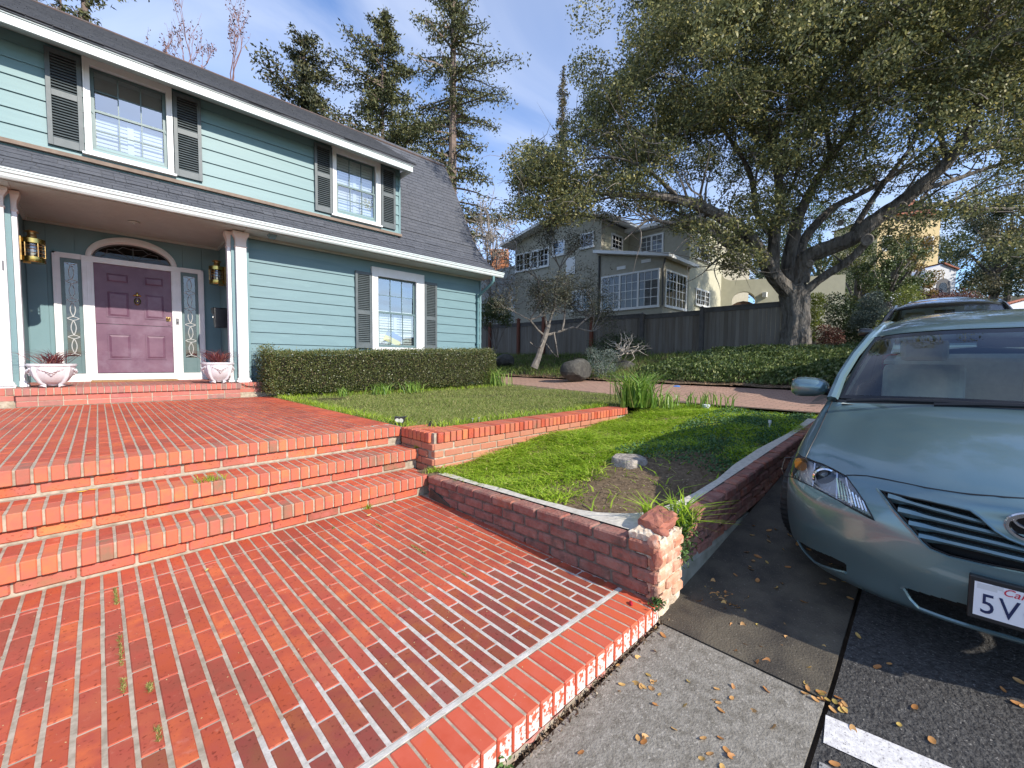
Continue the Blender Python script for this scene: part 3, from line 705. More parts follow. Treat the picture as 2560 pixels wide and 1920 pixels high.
# house number on the left column
def text(body, size, loc, rot, m, name, parent=None, extrude=.003, align='CENTER', shear=0.0, space=1.0):
    cu = bpy.data.curves.new(name, 'FONT'); cu.body = body; cu.size = size; cu.extrude = extrude; cu.align_x = align; cu.align_y = 'CENTER'; cu.shear = shear; cu.resolution_u = 3; cu.space_character = space
    ob = bpy.data.objects.new(name, cu); COL.objects.link(ob); dg = bpy.context.evaluated_depsgraph_get(); me = bpy.data.meshes.new_from_object(ob.evaluated_get(dg)); bpy.data.objects.remove(ob)
    me.materials.clear(); me.materials.append(m); o = link_mesh(name, me, None, parent, loc, rot); return o
text('1', .20, (-.505, 5.211, 1.965), (PI/2, 0, 0), mat('grey_number', (.12, .12, .13), .5), 'house_number', c2)

# ---- front door set ---------------------------------------------------
YD = 7.035
fr = MB()
def frame_bar(x0, x1, z0, z1, y=YD, d=.045): fr.box(x0, x1, y-d, y, z0, z1)
frame_bar(.235, .388, ZP+.02, 2.47, d=.07); frame_bar(1.502, 1.655, ZP+.02, 2.47, d=.07)
frame_bar(-.125, -.03, ZP+.02, 2.56, d=.05); frame_bar(1.945, 2.04, ZP+.02, 2.56, d=.05)
frame_bar(-.03, .235, 2.472, 2.56, d=.05); frame_bar(1.655, 1.945, 2.472, 2.56, d=.05)
frame_bar(.235, 1.655, 2.452, 2.552, d=.078)
fr.box(-.14, 2.06, YD-.10, YD, ZP, ZP+.075); fr.box(-.14, 2.06, YD-.085, YD, ZP+.075, .405)
for xa in (-.125, 2.0): fr.box(xa, xa+.04, YD-.062, YD-.05, ZP+.1, 2.56)
fr.box(-.125, .235, YD-.062, YD-.05, 2.53, 2.56); fr.box(1.655, 2.04, YD-.062, YD-.05, 2.53, 2.56)
for xa in (.245, .30, .355, 1.512, 1.567, 1.622): fr.box(xa, xa+.012, YD-.075, YD-.07, .42, 2.44)
fr.build('door_surround', white, house, bevel=.004)
# arch
arc = MB(); cxa, rxo, rxi, zo, zi, zb = .945, .655, .565, .44, .315, 2.552; V = []; n = 32
for i in range(n+1):
    th = PI*i/n
    for (rx, rz, y) in ((rxo, zo, YD-.055), (rxo-.03, zo-.035, YD-.075), (rxi+.02, zi+.03, YD-.075), (rxi, zi, YD-.05), (rxi, zi, YD), (rxo, zo, YD)):
        V.append((cxa+rx*math.cos(th), y, zb+rz*math.sin(th)))
arc.add(V, [(i*6+k, i*6+(k+1) % 6, (i+1)*6+(k+1) % 6, (i+1)*6+k) for i in range(n) for k in range(6)])
arc.build('door_arch', white, house, smooth=True)
fg = MB(); fg.prism([(cxa+rxi*math.cos(PI*i/24), zb+zi*math.sin(PI*i/24)) for i in range(25)], YD-.022, YD-.014, 'y')
fan = fg.build('fanlight', glass('door_glass', (.08, .10, .11), -.02), house, fixn=True)
came = mat('lead_came', (.33, .33, .33), .5, metal=.3); came_w = mat('bright_came', (.55, .56, .56), .45)
cm = MB()
for a in (25, 55, 90, 125, 155):
    th = math.radians(a); cm.tube([(cxa, YD-.026, zb+.02), (cxa+rxi*.82*math.cos(th), YD-.026, zb+zi*.82*math.sin(th))], .005, 4)
for i in range(5):
    a0, a1 = [(5, 40), (40, 72), (72, 108), (108, 140), (140, 175)][i]
    pts = []
    for k in range(7):
        th = math.radians(a0+(a1-a0)*k/6); rr_ = .84-.12*math.sin(PI*k/6); pts.append((cxa+rxi*rr_*math.cos(th), YD-.026, zb+zi*rr_*math.sin(th)))
    cm.tube(pts, .005, 4)
cm.tube([(cxa+rxi*.97*math.cos(PI*i/24), YD-.024, zb+zi*.96*math.sin(PI*i/24)) for i in range(25)], .012, 4)
cm.build('leading', mat('fan_leading', (.12, .13, .13), .5), fan)
# sidelights
for (xa, xb) in ((-.03, .235), (1.655, 1.945)):
    s = MB(); sl_ = MB()
    for b in ((xa, xa+.05, .41, 2.472), (xb-.05, xb, .41, 2.472), (xa+.05, xb-.05, 2.40, 2.472), (xa+.05, xb-.05, .41, .72)): s.box(b[0], b[1], YD-.032, YD, b[2], b[3])
    side = s.build('sidelight', sash_m, house, bevel=.003)
    g = MB(); g.box(xa+.05, xb-.05, YD-.016, YD-.010, .72, 2.40); g.build('pane', glass('bevelled_glass', (.30, .33, .34), .05, .02, .25), side)
    b = MB(); b.box(xa+.05, xb-.05, YD+.0, YD+.01, .72, 2.40); b.build('inner_curtain', mat('grey_sheer', (.16, .16, .165), .8, (.25, .25, .25), 3), side)
    c = MB(); xm = (xa+xb)/2; hw = (xb-xa)/2-.055; z0 = .74; per = .331; y = YD-.02
    for k in range(5):
        zc = z0+per*k
        for sg in (-1, 1):
            c.tube([(xm+sg*.42*hw*math.sin(PI*i/8), y, zc+.03+(per-.06)*i/8) for i in range(9)], .0065, 4)
        for sg in (-1, 1):
            c.tube([(xm, y, zc+per-.035+.0), (xm+sg*hw*.55, y, zc+per-.02), (xm+sg*hw, y, zc+per), ], .006, 4)
            c.tube([(xm, y, zc+per+.035), (xm+sg*hw*.55, y, zc+per+.02), (xm+sg*hw, y, zc+per)], .006, 4)
    for sg in (-1, 1): c.tube([(xm, y, z0+.03), (xm+sg*hw, y, z0)], .006, 4)
    c.build('leading', came_w, side)
# door leaf
purple = mat('purple_door_paint', (.125, .058, .095), .45, (.165, .085, .125), 3.5, .1, 60, blotch=((.19, .12, .165), 2.6, .50, .70), spec=.4)
d = MB(); d.box(.39, 1.50, YD-.040, YD-.005, 1.341, 2.448); d.box(.39, 1.50, YD-.040, YD-.005, .418, 1.333)
door = d.build('front_door', purple, house, bevel=.002)
def panel(x0, x1, z0, z1):
    p = MB(); y = YD-.040; e = .055 if z1-z0 > .3 else .05
    V = [(x0, y-.001, z0), (x1, y-.001, z0), (x1, y-.001, z1), (x0, y-.001, z1), (x0+.014, y+.014, z0+.014), (x1-.014, y+.014, z0+.014), (x1-.014, y+.014, z1-.014), (x0+.014, y+.014, z1-.014),
         (x0+e, y-.004, z0+e), (x1-e, y-.004, z0+e), (x1-e, y-.004, z1-e), (x0+e, y-.004, z1-e)]
    V[4:8] = [(a, y-.0006-.0, c) for a, b, c in V[4:8]]
    # proud moulding and fielded centre
    q = MB(); w = .016
    for (a, b, c, f) in ((x0, x1, z0, z0+w), (x0, x1, z1-w, z1), (x0, x0+w, z0+w, z1-w), (x1-w, x1, z0+w, z1-w)): q.box(a, b, y-.012, y-.0005, c, f)
    q.add([(x0+w+.006, y-.001, z0+w+.006), (x1-w-.006, y-.001, z0+w+.006), (x1-w-.006, y-.001, z1-w-.006), (x0+w+.006, y-.001, z1-w-.006),
           (x0+e, y-.015, z0+e), (x1-e, y-.015, z0+e), (x1-e, y-.015, z1-e), (x0+e, y-.015, z1-e)], [(0, 1, 5, 4), (1, 2, 6, 5), (2, 3, 7, 6), (3, 0, 4, 7), (4, 5, 6, 7)])
    q.build('panel', purple, door, fixn=True)
for xa, xb in ((.54, .875), (1.08, 1.395)):
    panel(xa, xb, 2.11, 2.30); panel(xa, xb, 1.47, 1.96); panel(xa, xb, .675, 1.155)
brass = mat('polished_brass', (.46, .33, .10), .22, metal=1.0); brass_d = mat('worn_brass', (.30, .17, .07), .35, (.5, .34, .12), 14, metal=.9)
kn = MB(); kn.lathe([(.001, -.035), (.018, -.03), (.024, 0), (.016, .02), (.022, .035), (.001, .05)], 12, (.98, YD-.062, 1.925))
kn.tube([(.98+.042*math.cos(a), YD-.066, 1.80+.065*math.sin(a)) for a in np.linspace(PI*.62, PI*2.38, 18)], .010, 6)
kn.tube([(.925, YD-.062, 1.905), (.98, YD-.07, 1.925), (1.035, YD-.062, 1.905)], .012, 6); kn.lathe([(.001, -.02), (.016, -.01), (.016, .01), (.001, .02)], 10, (.98, YD-.062, 1.80)); kn.lathe([(.001, -.015), (.013, 0), (.001, .015)], 10, (.98, YD-.06, 1.735))
kn.build('door_knocker', brass, door, smooth=True)
hd = MB(); hd.box(1.405, 1.475, YD-.046, YD-.0405, 1.45, 1.535); hd.lathe([(.001, -.03), (.026, -.02), (.03, 0), (.026, .02), (.001, .03)], 14, (1.435, YD-.085, 1.50)); hd.tube([(1.435, YD-.045, 1.50), (1.435, YD-.08, 1.50)], .012, 8)
hd.build('door_knob', brass_d, door, smooth=True)
lk = MB(); lk.tube([(1.455, YD-.041, 1.385), (1.455, YD-.052, 1.385)], .022, 14); lk.build('lock', purple, door)
bl = MB(); bl.box(1.558, 1.604, YD-.095, YD-.0752, 1.40, 1.515); bell = bl.build('doorbell', mat('grey_bell', (.16, .16, .17), .4), house, bevel=.004)
bb = MB(); bb.tube([(1.581, YD-.0955, 1.43), (1.581, YD-.100, 1.43)], .015, 14); bb.build('bell_button', mat('black_plastic', (.02, .02, .022), .4), bell)

# ---- windows with twelve panes, shutters -----------------------------
def sash_window(x0, x1, z0, z1, y, gx0, gx1, gz0, gz1, sill=True, head=.0, slats=True):
    """x0..z1 outer trim; g* glazed opening"""
    w = MB(); d = .048
    t = [(x0, gx0, z0, z1), (gx1, x1, z0, z1), (gx0, gx1, gz1, z1)]
    if not sill: t.append((gx0, gx1, z0, gz0))
    for a, b, c, e in t: w.box(a, b, y-d, y+.05, c, e)
    for a in (x0+.0, x1-.022): w.box(a, a+.022, y-d-.014, y-d, z0, z1)
    w.box(x0+.022, x1-.022, y-d-.014, y-d, z1-.022, z1)
    root = w.build('window', white, house, bevel=.003)
    if sill:
        s = MB(); s.box(x0-.035, x1+.035, y-d-.04, y+.05, z0-.035, z0+.0); s.box(gx0, gx1, y-.03, y+.05, z0, gz0); s.build('sill', white, root, bevel=.004)
    zm = (gz0+gz1)/2; fwd = .045
    s = MB()
    def sash(za, zb, yy):
        s.box(gx0, gx0+.045, yy, yy+.035, za, zb); s.box(gx1-.045, gx1, yy, yy+.035, za, zb)
        s.box(gx0+.045, gx1-.045, yy, yy+.035, za, za+(.06 if za == gz0 else .035)); s.box(gx0+.045, gx1-.045, yy, yy+.035, zb-.035, zb)
        wx = (gx1-gx0-.09)/3; zaa = za+(.06 if za == gz0 else .035); zbb = zb-.035
        for i in (1, 2): s.box(gx0+.045+wx*i-.007, gx0+.045+wx*i+.007, yy+.008, yy+.03, zaa, zbb)
        s.box(gx0+.045, gx1-.045, yy+.0085, yy+.0295, (zaa+zbb)/2-.007, (zaa+zbb)/2+.007)
        for i in range(3):
            for j in range(2):
                a = gx0+.045+wx*i+.007; b = gx0+.045+wx*(i+1)-.007; c = zaa if j == 0 else (zaa+zbb)/2+.007; e = (zaa+zbb)/2-.007 if j == 0 else zbb
                g = MB(); tx = random.uniform(-.0022, .0022); tz = random.uniform(-.003, .003)
                yq = yy+.02; g.add([(a, yq+tx+tz, c), (b, yq-tx+tz, c), (b, yq-tx-tz, e), (a, yq+tx-tz, e)], [(0, 1, 2, 3)]); g.build('pane', pane_g, root)
    sash(gz0, zm+.01, y+.0); sash(zm-.01, gz1, y-.0+.037)
    s.build('sash', sash_m, root)
    for sx in (gx0-.002, gx1-.028):
        hn = MB(); hn.add([(sx, y-.005, zm-.02), (sx+.03, y-.005, zm-.02), (sx+.03, y-.005, zm-.075), (sx, y-.012, zm-.05), (sx, y+.03, zm-.02), (sx+.03, y+.03, zm-.02)], [(0, 1, 2, 3), (0, 4, 5, 1)]); hn.build('sash_horn', sash_m, root)
    # interior shutters / blinds
    bl_ = Boxes(); nz_ = int((gz1-gz0)/.062)
    for i in range(nz_):
        zc = gz0+.03+i*.062
        if (not slats) and zc > zm+.05: continue
        for a, b in ((gx0+.04, (gx0+gx1)/2-.035), ((gx0+gx1)/2+.035, gx1-.04)): bl_.add(a, b, y+.115, y+.14, zc, zc+.046)
    o = bl_.build('blind_slats', blind_m, root); tag(o, kind='stuff')
    bf = MB(); zt_ = gz1 if slats else zm+.05
    for a, b in ((gx0, gx0+.05), ((gx0+gx1)/2-.04, (gx0+gx1)/2+.04), (gx1-.05, gx1)): bf.box(a, b, y+.10, y+.15, gz0, zt_)
    bf.box(gx0+.05, gx1-.05, y+.101, y+.149, zt_-.05, zt_); bf.build('blind_frame', blind_m, root)
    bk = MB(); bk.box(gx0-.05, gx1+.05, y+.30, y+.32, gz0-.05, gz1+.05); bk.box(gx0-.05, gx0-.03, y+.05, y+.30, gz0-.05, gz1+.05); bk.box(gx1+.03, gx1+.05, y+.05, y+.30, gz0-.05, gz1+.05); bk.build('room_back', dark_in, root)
    return root
# cut holes for windows in the wall mass: rebuild wall mass in pieces instead
bpy.data.objects.remove(bpy.data.objects['wall'], do_unlink=True)
hb = MB()
def wall_with_hole(x0, x1, ya, yb, z0, z1, holes):
    xs_ = x0
    for (ha, hb_, hc, hd_) in holes:
        hb.box(xs_, ha, ya, yb, z0, z1); hb.box(ha, hb_, ya, yb, z0, hc); hb.box(ha, hb_, ya, yb, hd_, z1); hb.box(ha, hb_, ya+.33, yb, hc, hd_); xs_ = hb_
    hb.box(xs_, x1, ya, yb, z0, z1)
LWG = (5.175, 6.215, 1.02, 2.69); UG1 = (.44, 1.37, 3.98, 5.28); UG2 = (4.29, 5.22, 3.98, 5.28)
wall_with_hole(2.50, 8.36, YW+.012, YW+.6, -.6, 3.04, [LWG]); hb.box(-6, -.70, YW+.012, 12.5, -.6, 3.04)
hb.box(-6, 8.36, 7.10, 12.5, -.6, 3.04); hb.box(2.50, 8.36, 6.05, 7.10, -.6, 3.04)
wall_with_hole(-6, 5.83, YU+.012, YU+.6, 3.3, 5.40, [UG1, UG2]); hb.box(-6, 5.83, 6.2, 12, 3.3, 5.40)
hb.build('wall', teal_flat, house)
w1 = sash_window(U1[0], U1[1], 3.92, 5.40, YU-.012, *UG1, slats=False)
w2 = sash_window(U2[0], U2[1], 3.92, 5.40, YU-.012, *UG2)
w3 = sash_window(W2[0], W2[1], .90, 2.89, YW-.012, *LWG, slats=False)
def shutter(x0, x1, z0, z1, y, mid):
    s = MB(); st_ = .055; y0, y1 = y-.075, y-.032
    s.box(x0, x0+st_, y0, y1, z0, z1); s.box(x1-st_, x1, y0, y1, z0, z1)
    for a, b in ((z0, z0+.12), (mid-.045, mid+.045), (z1-.07, z1)): s.box(x0+st_, x1-st_, y0+.003, y1, a, b)
    r = s.build('shutter', shut, house, bevel=.002)
    l = MB(); p = .041
    for a, b in ((z0+.12, mid-.045), (mid+.045, z1-.07)):
        n = int((b-a)/p)
        for i in range(n):
            z = a+(i+.5)*(b-a)/n
            l.add([(x0+st_, y0+.004, z-.017), (x1-st_, y0+.004, z-.017), (x1-st_, y1-.004, z+.017), (x0+st_, y1-.004, z+.017), (x0+st_, y0+.009, z-.022), (x1-st_, y0+.009, z-.022), (x1-st_, y1, z+.011), (x0+st_, y1, z+.011)], [(0, 1, 2, 3), (0, 4, 5, 1), (4, 7, 6, 5)])
    o = l.build('louvres', shut, r); tag(o, kind='stuff')
    bk = MB(); bk.box(x0+.02, x1-.02, y1+.0, y1+.004, z0+.02, z1-.02); bk.build('shutter_back', dark_in, r)
shutter(-.035, .350, 3.91, 5.33, YU, 4.69); shutter(1.462, 1.855, 3.91, 5.33, YU, 4.69)
shutter(3.82, 4.19, 3.91, 5.33, YU, 4.69); shutter(5.345, 5.72, 3.91, 5.33, YU, 4.69)
shutter(4.62, 5.01, .98, 2.735, YW, 1.80); shutter(6.455, 6.83, .98, 2.735, YW, 1.80)
# flag behind the lower window glass
fl = MB(); Pq = [Vector((5.505, 0, 1.455)), Vector((5.895, 0, 1.275)), Vector((5.815, 0, 1.045)), Vector((5.365, 0, 1.205))]
def bil(u, v): a = Pq[0].lerp(Pq[1], u); b = Pq[3].lerp(Pq[2], u); p = a.lerp(b, v); p.y = 5.455+.006*math.sin(7*u+2*v); return tuple(p)
nu, nv = 12, 8
fl.v = [bil(i/nu, j/nv) for i in range(nu+1) for j in range(nv+1)]
for i in range(nu):
    for j in range(nv): fl.f.append((i*(nv+1)+j, (i+1)*(nv+1)+j, (i+1)*(nv+1)+j+1, i*(nv+1)+j+1)); fl.m.append(0 if j < nv//2 else 1)
f = fl.build('flag', [mat('flag_blue', (.02, .09, .38), .8), mat('flag_yellow', (.75, .58, .02), .8)], None, smooth=True)
f.location = (0, -.0, 0); tag(f, 'small blue and yellow cloth flag taped tilted inside the lower window', 'flag')
for v in f.data.vertices: v.co.y += .075

# ---- roofs ------------------------------------------------------------
PROF = [(4.84, 3.175), (5.05, 3.30), (5.30, 3.475), (5.6, 3.74), (5.83, 3.985), (6.12, 4.42), (6.5, 5.12), (6.95, 5.95), (7.54, 6.98)]
PX1 = 8.62
def prof_pts(step_):
    P = [Vector((0, a, b)) for a, b in PROF]; L = [0]
    for a, b in zip(P[:-1], P[1:]): L.append(L[-1]+(b-a).length)
    out = []; s = 0
    while s < L[-1]:
        k = max(i for i in range(len(L)) if L[i] <= s); k = min(k, len(P)-2); t = (s-L[k])/(L[k+1]-L[k]); out.append((P[k].lerp(P[k+1], t), (P[k+1]-P[k]).normalized())); s += step_
    return out
roof_l = MB(); V = [];
for a, b in PROF: V += [(-6, a, b-.012), (PX1-.01, a, b-.012)]
V += [(-6, 12.0, 7.0), (PX1-.01, 12, 7.0)]
roof_l.add(V, [(2*i, 2*i+1, 2*i+3, 2*i+2) for i in range(len(PROF))])
nP = len(PROF); end = [(PX1-.01, a, b-.012) for a, b in PROF]+[(PX1-.01, 12, 7.0), (PX1-.01, 12, 3.1), (PX1-.01, 4.84, 3.1)]
roof_l.add(end, [tuple(range(len(end)))]); 
roof_l.add([(-6, 4.84, 3.09), (PX1-.01, 4.84, 3.09), (PX1-.01, 5.5, 3.09), (-6, 5.5, 3.09)], [(0, 1, 2, 3)])
roof = roof_l.build('roof', shingle_m, house)
sh_items = []
rowsP = prof_pts(.128)
for r, (p, dr) in enumerate(rowsP):
    nrm = Vector((0, -dr.z, dr.y))
    low = p.y < 5.62
    x = -1.2-(.17 if r % 2 else 0)-random.uniform(0, .05)
    x0lim = -1.2 if low else 5.90
    while x < PX1:
        w = random.choice([.28, .33, .38, .30]) if not low else random.choice([.14, .18, .26, .33])
        xa, xb = max(x, x0lim), min(x+w-.006, PX1)
        if xb-xa > .05 and x+w > x0lim:
            q = p-dr*random.uniform(0, .012 if not low else .03); sh_items.append((xa, xb, q, dr, nrm, low))
        x += w
for (xa, xb, q, dr, nrm, low) in []: pass
def shingle_verts(xa, xb, q, dr, nrm, L=.145, t=.010):
    a = q+nrm*(t+.002); b = q+dr*L+nrm*.003; c = q+nrm*.001
    return [(xa, a.y, a.z), (xb, a.y, a.z), (xb, b.y, b.z), (xa, b.y, b.z), (xa, c.y, c.z), (xb, c.y, c.z)], [(0, 1, 2, 3), (4, 5, 1, 0), (0, 3, 4), (1, 5, 2)]
sh_items.sort(key=lambda s: (Vector(((s[0]+s[1])/2, s[2].y, s[2].z))-Vector(CAM)).length)
near = [s for s in sh_items if s[0] > -.5]; cnt = 0
rest = MB()
near_set = set(id(s) for s in near[:298])
for s in sh_items:
    V, F = shingle_verts(*s[:5])
    if id(s) in near_set:
        mb = MB(); mb.add(V, F); mb.build('shingle', shingle_m, roof)
    else: rest.add(V, F)
o = rest.build('shingles', shingle_m, roof); tag(o, kind='stuff')
# dormer roof: shallow slope from the upper eave to the ridge, plus fascia, cornice and soffit
YE = 5.02; XE = 5.98
dr_ = MB(); dr_.add([(-6, YE-.02, 5.375), (XE, YE-.02, 5.375), (XE+.04, 7.46, 6.93), (-6, 7.46, 6.93), (-6, YE-.02, 5.345), (XE, YE-.02, 5.345), (XE+.04, 7.46, 6.7), ], [(0, 1, 2, 3), (0, 4, 5, 1), (1, 5, 6, 2)])
dorm = dr_.build('dormer_roof', shingle_m, house)
dd = Vector((0, 2.46, 1.555)).normalized(); dn = Vector((0, -dd.z, dd.y)); rest = MB()
s = 0; r = 0
while s < 2.85:
    x = -1.6-(.15 if r % 2 else 0); q0 = Vector((0, YE-.03, 5.378))+dd*s
    while x < XE:
        w = random.choice([.28, .33, .25]); xa, xb = x, min(x+w-.006, XE+.01)
        if xb-xa > .04: V, F = shingle_verts(xa, xb, q0-dd*random.uniform(0, .02), dd, dn, .15, .012); rest.add(V, F)
        x += w
    s += .128; r += 1
o = rest.build('shingles', shingle_m, dorm); tag(o, kind='stuff')
rg = MB(); rg.tube([(-6, 7.54, 6.985), (PX1, 7.54, 6.985)], .035, 6); rg.tube([(PX1-.0, a, b) for a, b in PROF], .014, 5); rg.build('ridge_edge', mat('rusty_ridge', (.12, .075, .06), .8, (.07, .06, .06), 8), house)
fc = MB(); fc.box(-6, XE-.07, YE+.02, YE+.05, 5.20, 5.325); fc.box(-6, XE-.05, YE-.0, YE+.05, 5.325, 5.345)
fc.box(XE-.10, XE-.07, YE+.05, 7.0, 5.20, 5.345)
fc.build('upper_fascia', gutter_m, house, bevel=.004)
mb = MB(); mb.tube([(-6, YE+.012, 5.338), (XE-.05, YE+.012, 5.338)], .014, 6); mb.build('cornice_moulding', gutter_m, house)
sf = MB(); sf.add([(-6, YE+.05, 5.215), (XE-.1, YE+.05, 5.215), (XE-.1, YU-.0, 5.40), (-6, YU-.0, 5.40), (-6, YU, 5.44), (XE-.1, YU, 5.44)], [(0, 3, 2, 1)])
sf.add([(5.86, YU-.03, 5.395), (XE-.1, YU-.03, 5.395), (XE-.1, 7.2, 5.395), (5.86, 7.2, 5.395)], [(0, 3, 2, 1)]); sf.build('upper_soffit', soffit, house)
# lower soffit and gutter
sf = MB(); sf.box(-6, 8.50, 4.86, 4.885, 3.055, 3.095); sf.box(2.40, 8.50, 4.885, YW-.0, 3.062, 3.085); sf.box(-6, -.40, 4.885, YW, 3.062, 3.085); sf.build('soffit', soffit, house)
mb = MB(); mb.box(2.53, 8.36, YW-.055, YW-.03, 3.02, 3.062); mb.build('soffit_moulding', soffit, house)
gp = [(4.855, 3.185), (4.855, 3.07), (4.80, 3.055), (4.765, 3.06), (4.745, 3.085), (4.74, 3.12), (4.722, 3.135), (4.717, 3.165), (4.705, 3.172), (4.705, 3.19), (4.717, 3.19), (4.73, 3.175), (4.84, 3.16)]
g = MB(); g.prism(gp, -6, 8.64, 'x'); g.build('gutter', gutter_m, house, fixn=True)
g = MB(); g.add([(2.42, 5.40, 3.06), (2.55, 5.40, 3.06), (2.53, 5.12, 3.055), (2.45, 5.12, 3.055), (2.42, 5.40, 2.98)], [(0, 1, 2, 3), (0, 3, 4), (1, 4, 2)]); 
sp_ = MB(); sp_.add([(2.76, 4.93, 3.06), (2.90, 4.93, 3.06), (2.885, 4.99, 2.99), (2.785, 4.99, 2.99), (2.76, 5.08, 3.06), (2.90, 5.08, 3.06), (2.885, 5.05, 2.99), (2.785, 5.05, 2.99)], [(0, 1, 2, 3), (4, 7, 6, 5), (0, 3, 7, 4), (1, 5, 6, 2), (3, 2, 6, 7)]); sp_.build('soffit_light', teal_flat, house, fixn=True)
dp = MB(); dp.tube([(8.30, 4.80, 3.06), (8.30, 4.80, 2.93), (8.29, 4.87, 2.86), (8.24, 5.30, 2.60), (8.235, 5.385, 2.53), (8.235, 5.385, 1.5), (8.235, 5.385, .1)], .040, 10)
for z in (2.4, 1.2): dp.box(8.18, 8.29, 5.34, 5.42, z, z+.03)
dp.build('downspout', mat('teal_downspout', (.12, .23, .245), .4), house, smooth=True)

# ---- wall lamps, mailbox, mat, pots --------------------------------------
def lantern(loc, label, face):
    r = empty('wall_lamp', loc); tag(r, label, 'lamp', 'brass ship lanterns on the porch side walls')
    s = face
    b = MB(); b.lathe([(.135, -.20), (.14, -.19), (.135, -.12), (.13, -.115)], 24); b.build('lower_band', brass, r, smooth=True)
    b = MB(); b.lathe([(.13, .08), (.14, .085), (.14, .15), (.135, .155), (.06, .175)], 24); b.build('upper_band', brass, r, smooth=True)
    b = MB(); b.lathe([(.055, .17), (.055, .20), (.048, .21), (.048, .245), (.075, .25), (.08, .262), (.05, .28), (.03, .285)], 20); b.build('chimney', brass_d, r, smooth=True)
    g = MB(); g.lathe([(.105, -.115), (.11, -.06), (.11, .04), (.105, .08)], 20); g.build('lens', glass('lamp_glass', (.55, .5, .45), .12), r, smooth=True)
    c = MB()
    for zc in (-.06, -.005, .045): c.tube([(.13*math.cos(a), .13*math.sin(a), zc) for a in np.linspace(-PI, PI, 25)], .004, 4)
    for a in np.linspace(0, 2*PI, 7)[:-1]: c.box(-.004, .004, -.004, .004, -.12, .085, M=Matrix.Translation((.132*math.cos(a), .132*math.sin(a), 0)))
    c.build('wire_guard', brass_d, r)
    k = MB(); k.lathe([(.018, -.1), (.02, .02), (.012, .04)], 10); k.build('bulb', mat('bulb_white', (.7, .68, .6), .4), r)
    p = MB(); p.box(min(s*.10, s*.165), max(s*.10, s*.165), -.12, .12, -.19, .16); p.box(min(s*.10, s*.02), max(s*.1, s*.02), -.02, .02, -.215, -.2); p.build('bracket', brass_d, r)
    return r
lantern((-.262, 5.75, 2.335), 'brass ship lantern on the porch wall beside the left column', -1)
lantern((2.165, 6.3, 2.395), 'brass ship lantern on the porch wall above the black mailbox', 1)
mbx = empty('mailbox', (2.18, 6.12, 1.30)); tag(mbx, 'black metal mailbox on the porch side wall below the right lantern', 'mailbox')
m_black = mat('black_enamel', (.018, .018, .02), .35, (.03, .03, .03), 9)
b = MB(); b.prism([(-.10, .02), (.15, .02), (.15, .40), (-.13, .40), (-.135, .37)], -.09, .09, 'y'); o = b.build('box_body', m_black, mbx, bevel=.006, fixn=True)
b = MB(); b.add([(-.140, -.10, .30), (-.150, -.10, .405), (.152, -.10, .415), (.152, .10, .415), (-.15, .10, .405), (-.14, .10, .30)], [(0, 1, 4, 5), (1, 2, 3, 4)]); b.build('lid', m_black, mbx)
b = MB(); b.tube([(-.125, -.0, .22), (-.139, 0, .22)], .014, 10); b.build('lock', mat('steel', (.6, .6, .6), .3, metal=1), mbx)
dm = MB(); dm.box(.30, 1.52, 6.50, 6.98, ZP+.001, ZP+.025); o = dm.build('doormat', mat('tan_coir_mat', (.36, .22, .10), .95, (.28, .16, .07), 30, 1, 90), None, bevel=.005); tag(o, 'flat tan coir doormat lying in front of the purple door', 'doormat')

wp_ = mat('white_cast_stone', (.66, .64, .66), .7, (.58, .56, .58), 9, .5, 50)
def urn(name, loc, R, H, foot, label, lobes, cat='planter'):
    r = empty(name, loc); tag(r, label, cat, 'white stone planters on the porch step')
    prof = [(foot*.55, .03), (foot*.62, .05), (R*.62, H*.25), (R*.82, H*.50), (R*.93, H*.75), (R*.95, H*.88), (R*1.0, H*.90), (R*1.02, H*.95), (R*1.0, H), (R*.9, H), (R*.86, H*.93)]
    b = MB(); b.lathe(prof, 48, (0, 0, 0), lobes=0); bo = b.build('bowl', wp_, r, smooth=True)
    for k in range(4):
        a = PI/4+k*PI/2; rib = MB(); ca, sa = math.cos(a), math.sin(a)
        rib.tube([((rr_)*ca, (rr_)*sa, z) for rr_, z in [(foot*1.0, .012), (foot*.86, .05), (R*.68, H*.25), (R*.86, H*.5), (R*.95, H*.78), (R*.95, H*.88)]], [.040, .026, .022, .024, .026, .02], 8)
        rib.build('foot', wp_, r, smooth=True)
    sw__ = MB()
    for k in range(4):
        a = k*PI/2-PI/2; ca, sa = math.cos(a), math.sin(a)
        for (du, dz, rr_) in [(0, .66, .032), (-.04, .70, .026), (.04, .70, .026), (-.02, .60, .022), (.02, .60, .022), (0, .54, .018), (-.08, .74, .02), (.08, .74, .02), (-.12, .78, .018), (.12, .78, .018), (0, .73, .026)]:
            bmx = R*.92 if dz > .6 else R*.86; th = a+du/R
            sw__.lathe([(.001, -rr_), (rr_*.8, -rr_*.5), (rr_, 0), (rr_*.8, rr_*.5), (.001, rr_)], 8, (bmx*math.cos(th), bmx*math.sin(th), H*dz))
    sw__.build('relief', wp_, bo, smooth=True)
    sl2 = MB(); sl2.lathe([(.001, H*.90), (R*.88, H*.91)], 20); sl2.build('potting_soil', soil, r)
    return r
u1 = urn('stone_planter', (-.085, 5.10, ZP), .255, .345, .135, 'wide white stone planter on claw feet at the left end of the porch step', 0)
u2 = urn('stone_planter', (1.935, 5.12, ZP), .262, .375, .13, 'white fluted stone planter at the right end of the porch step below the mailbox', 0)
for o in (u2,): o.scale = (.94, .94, 1.0)
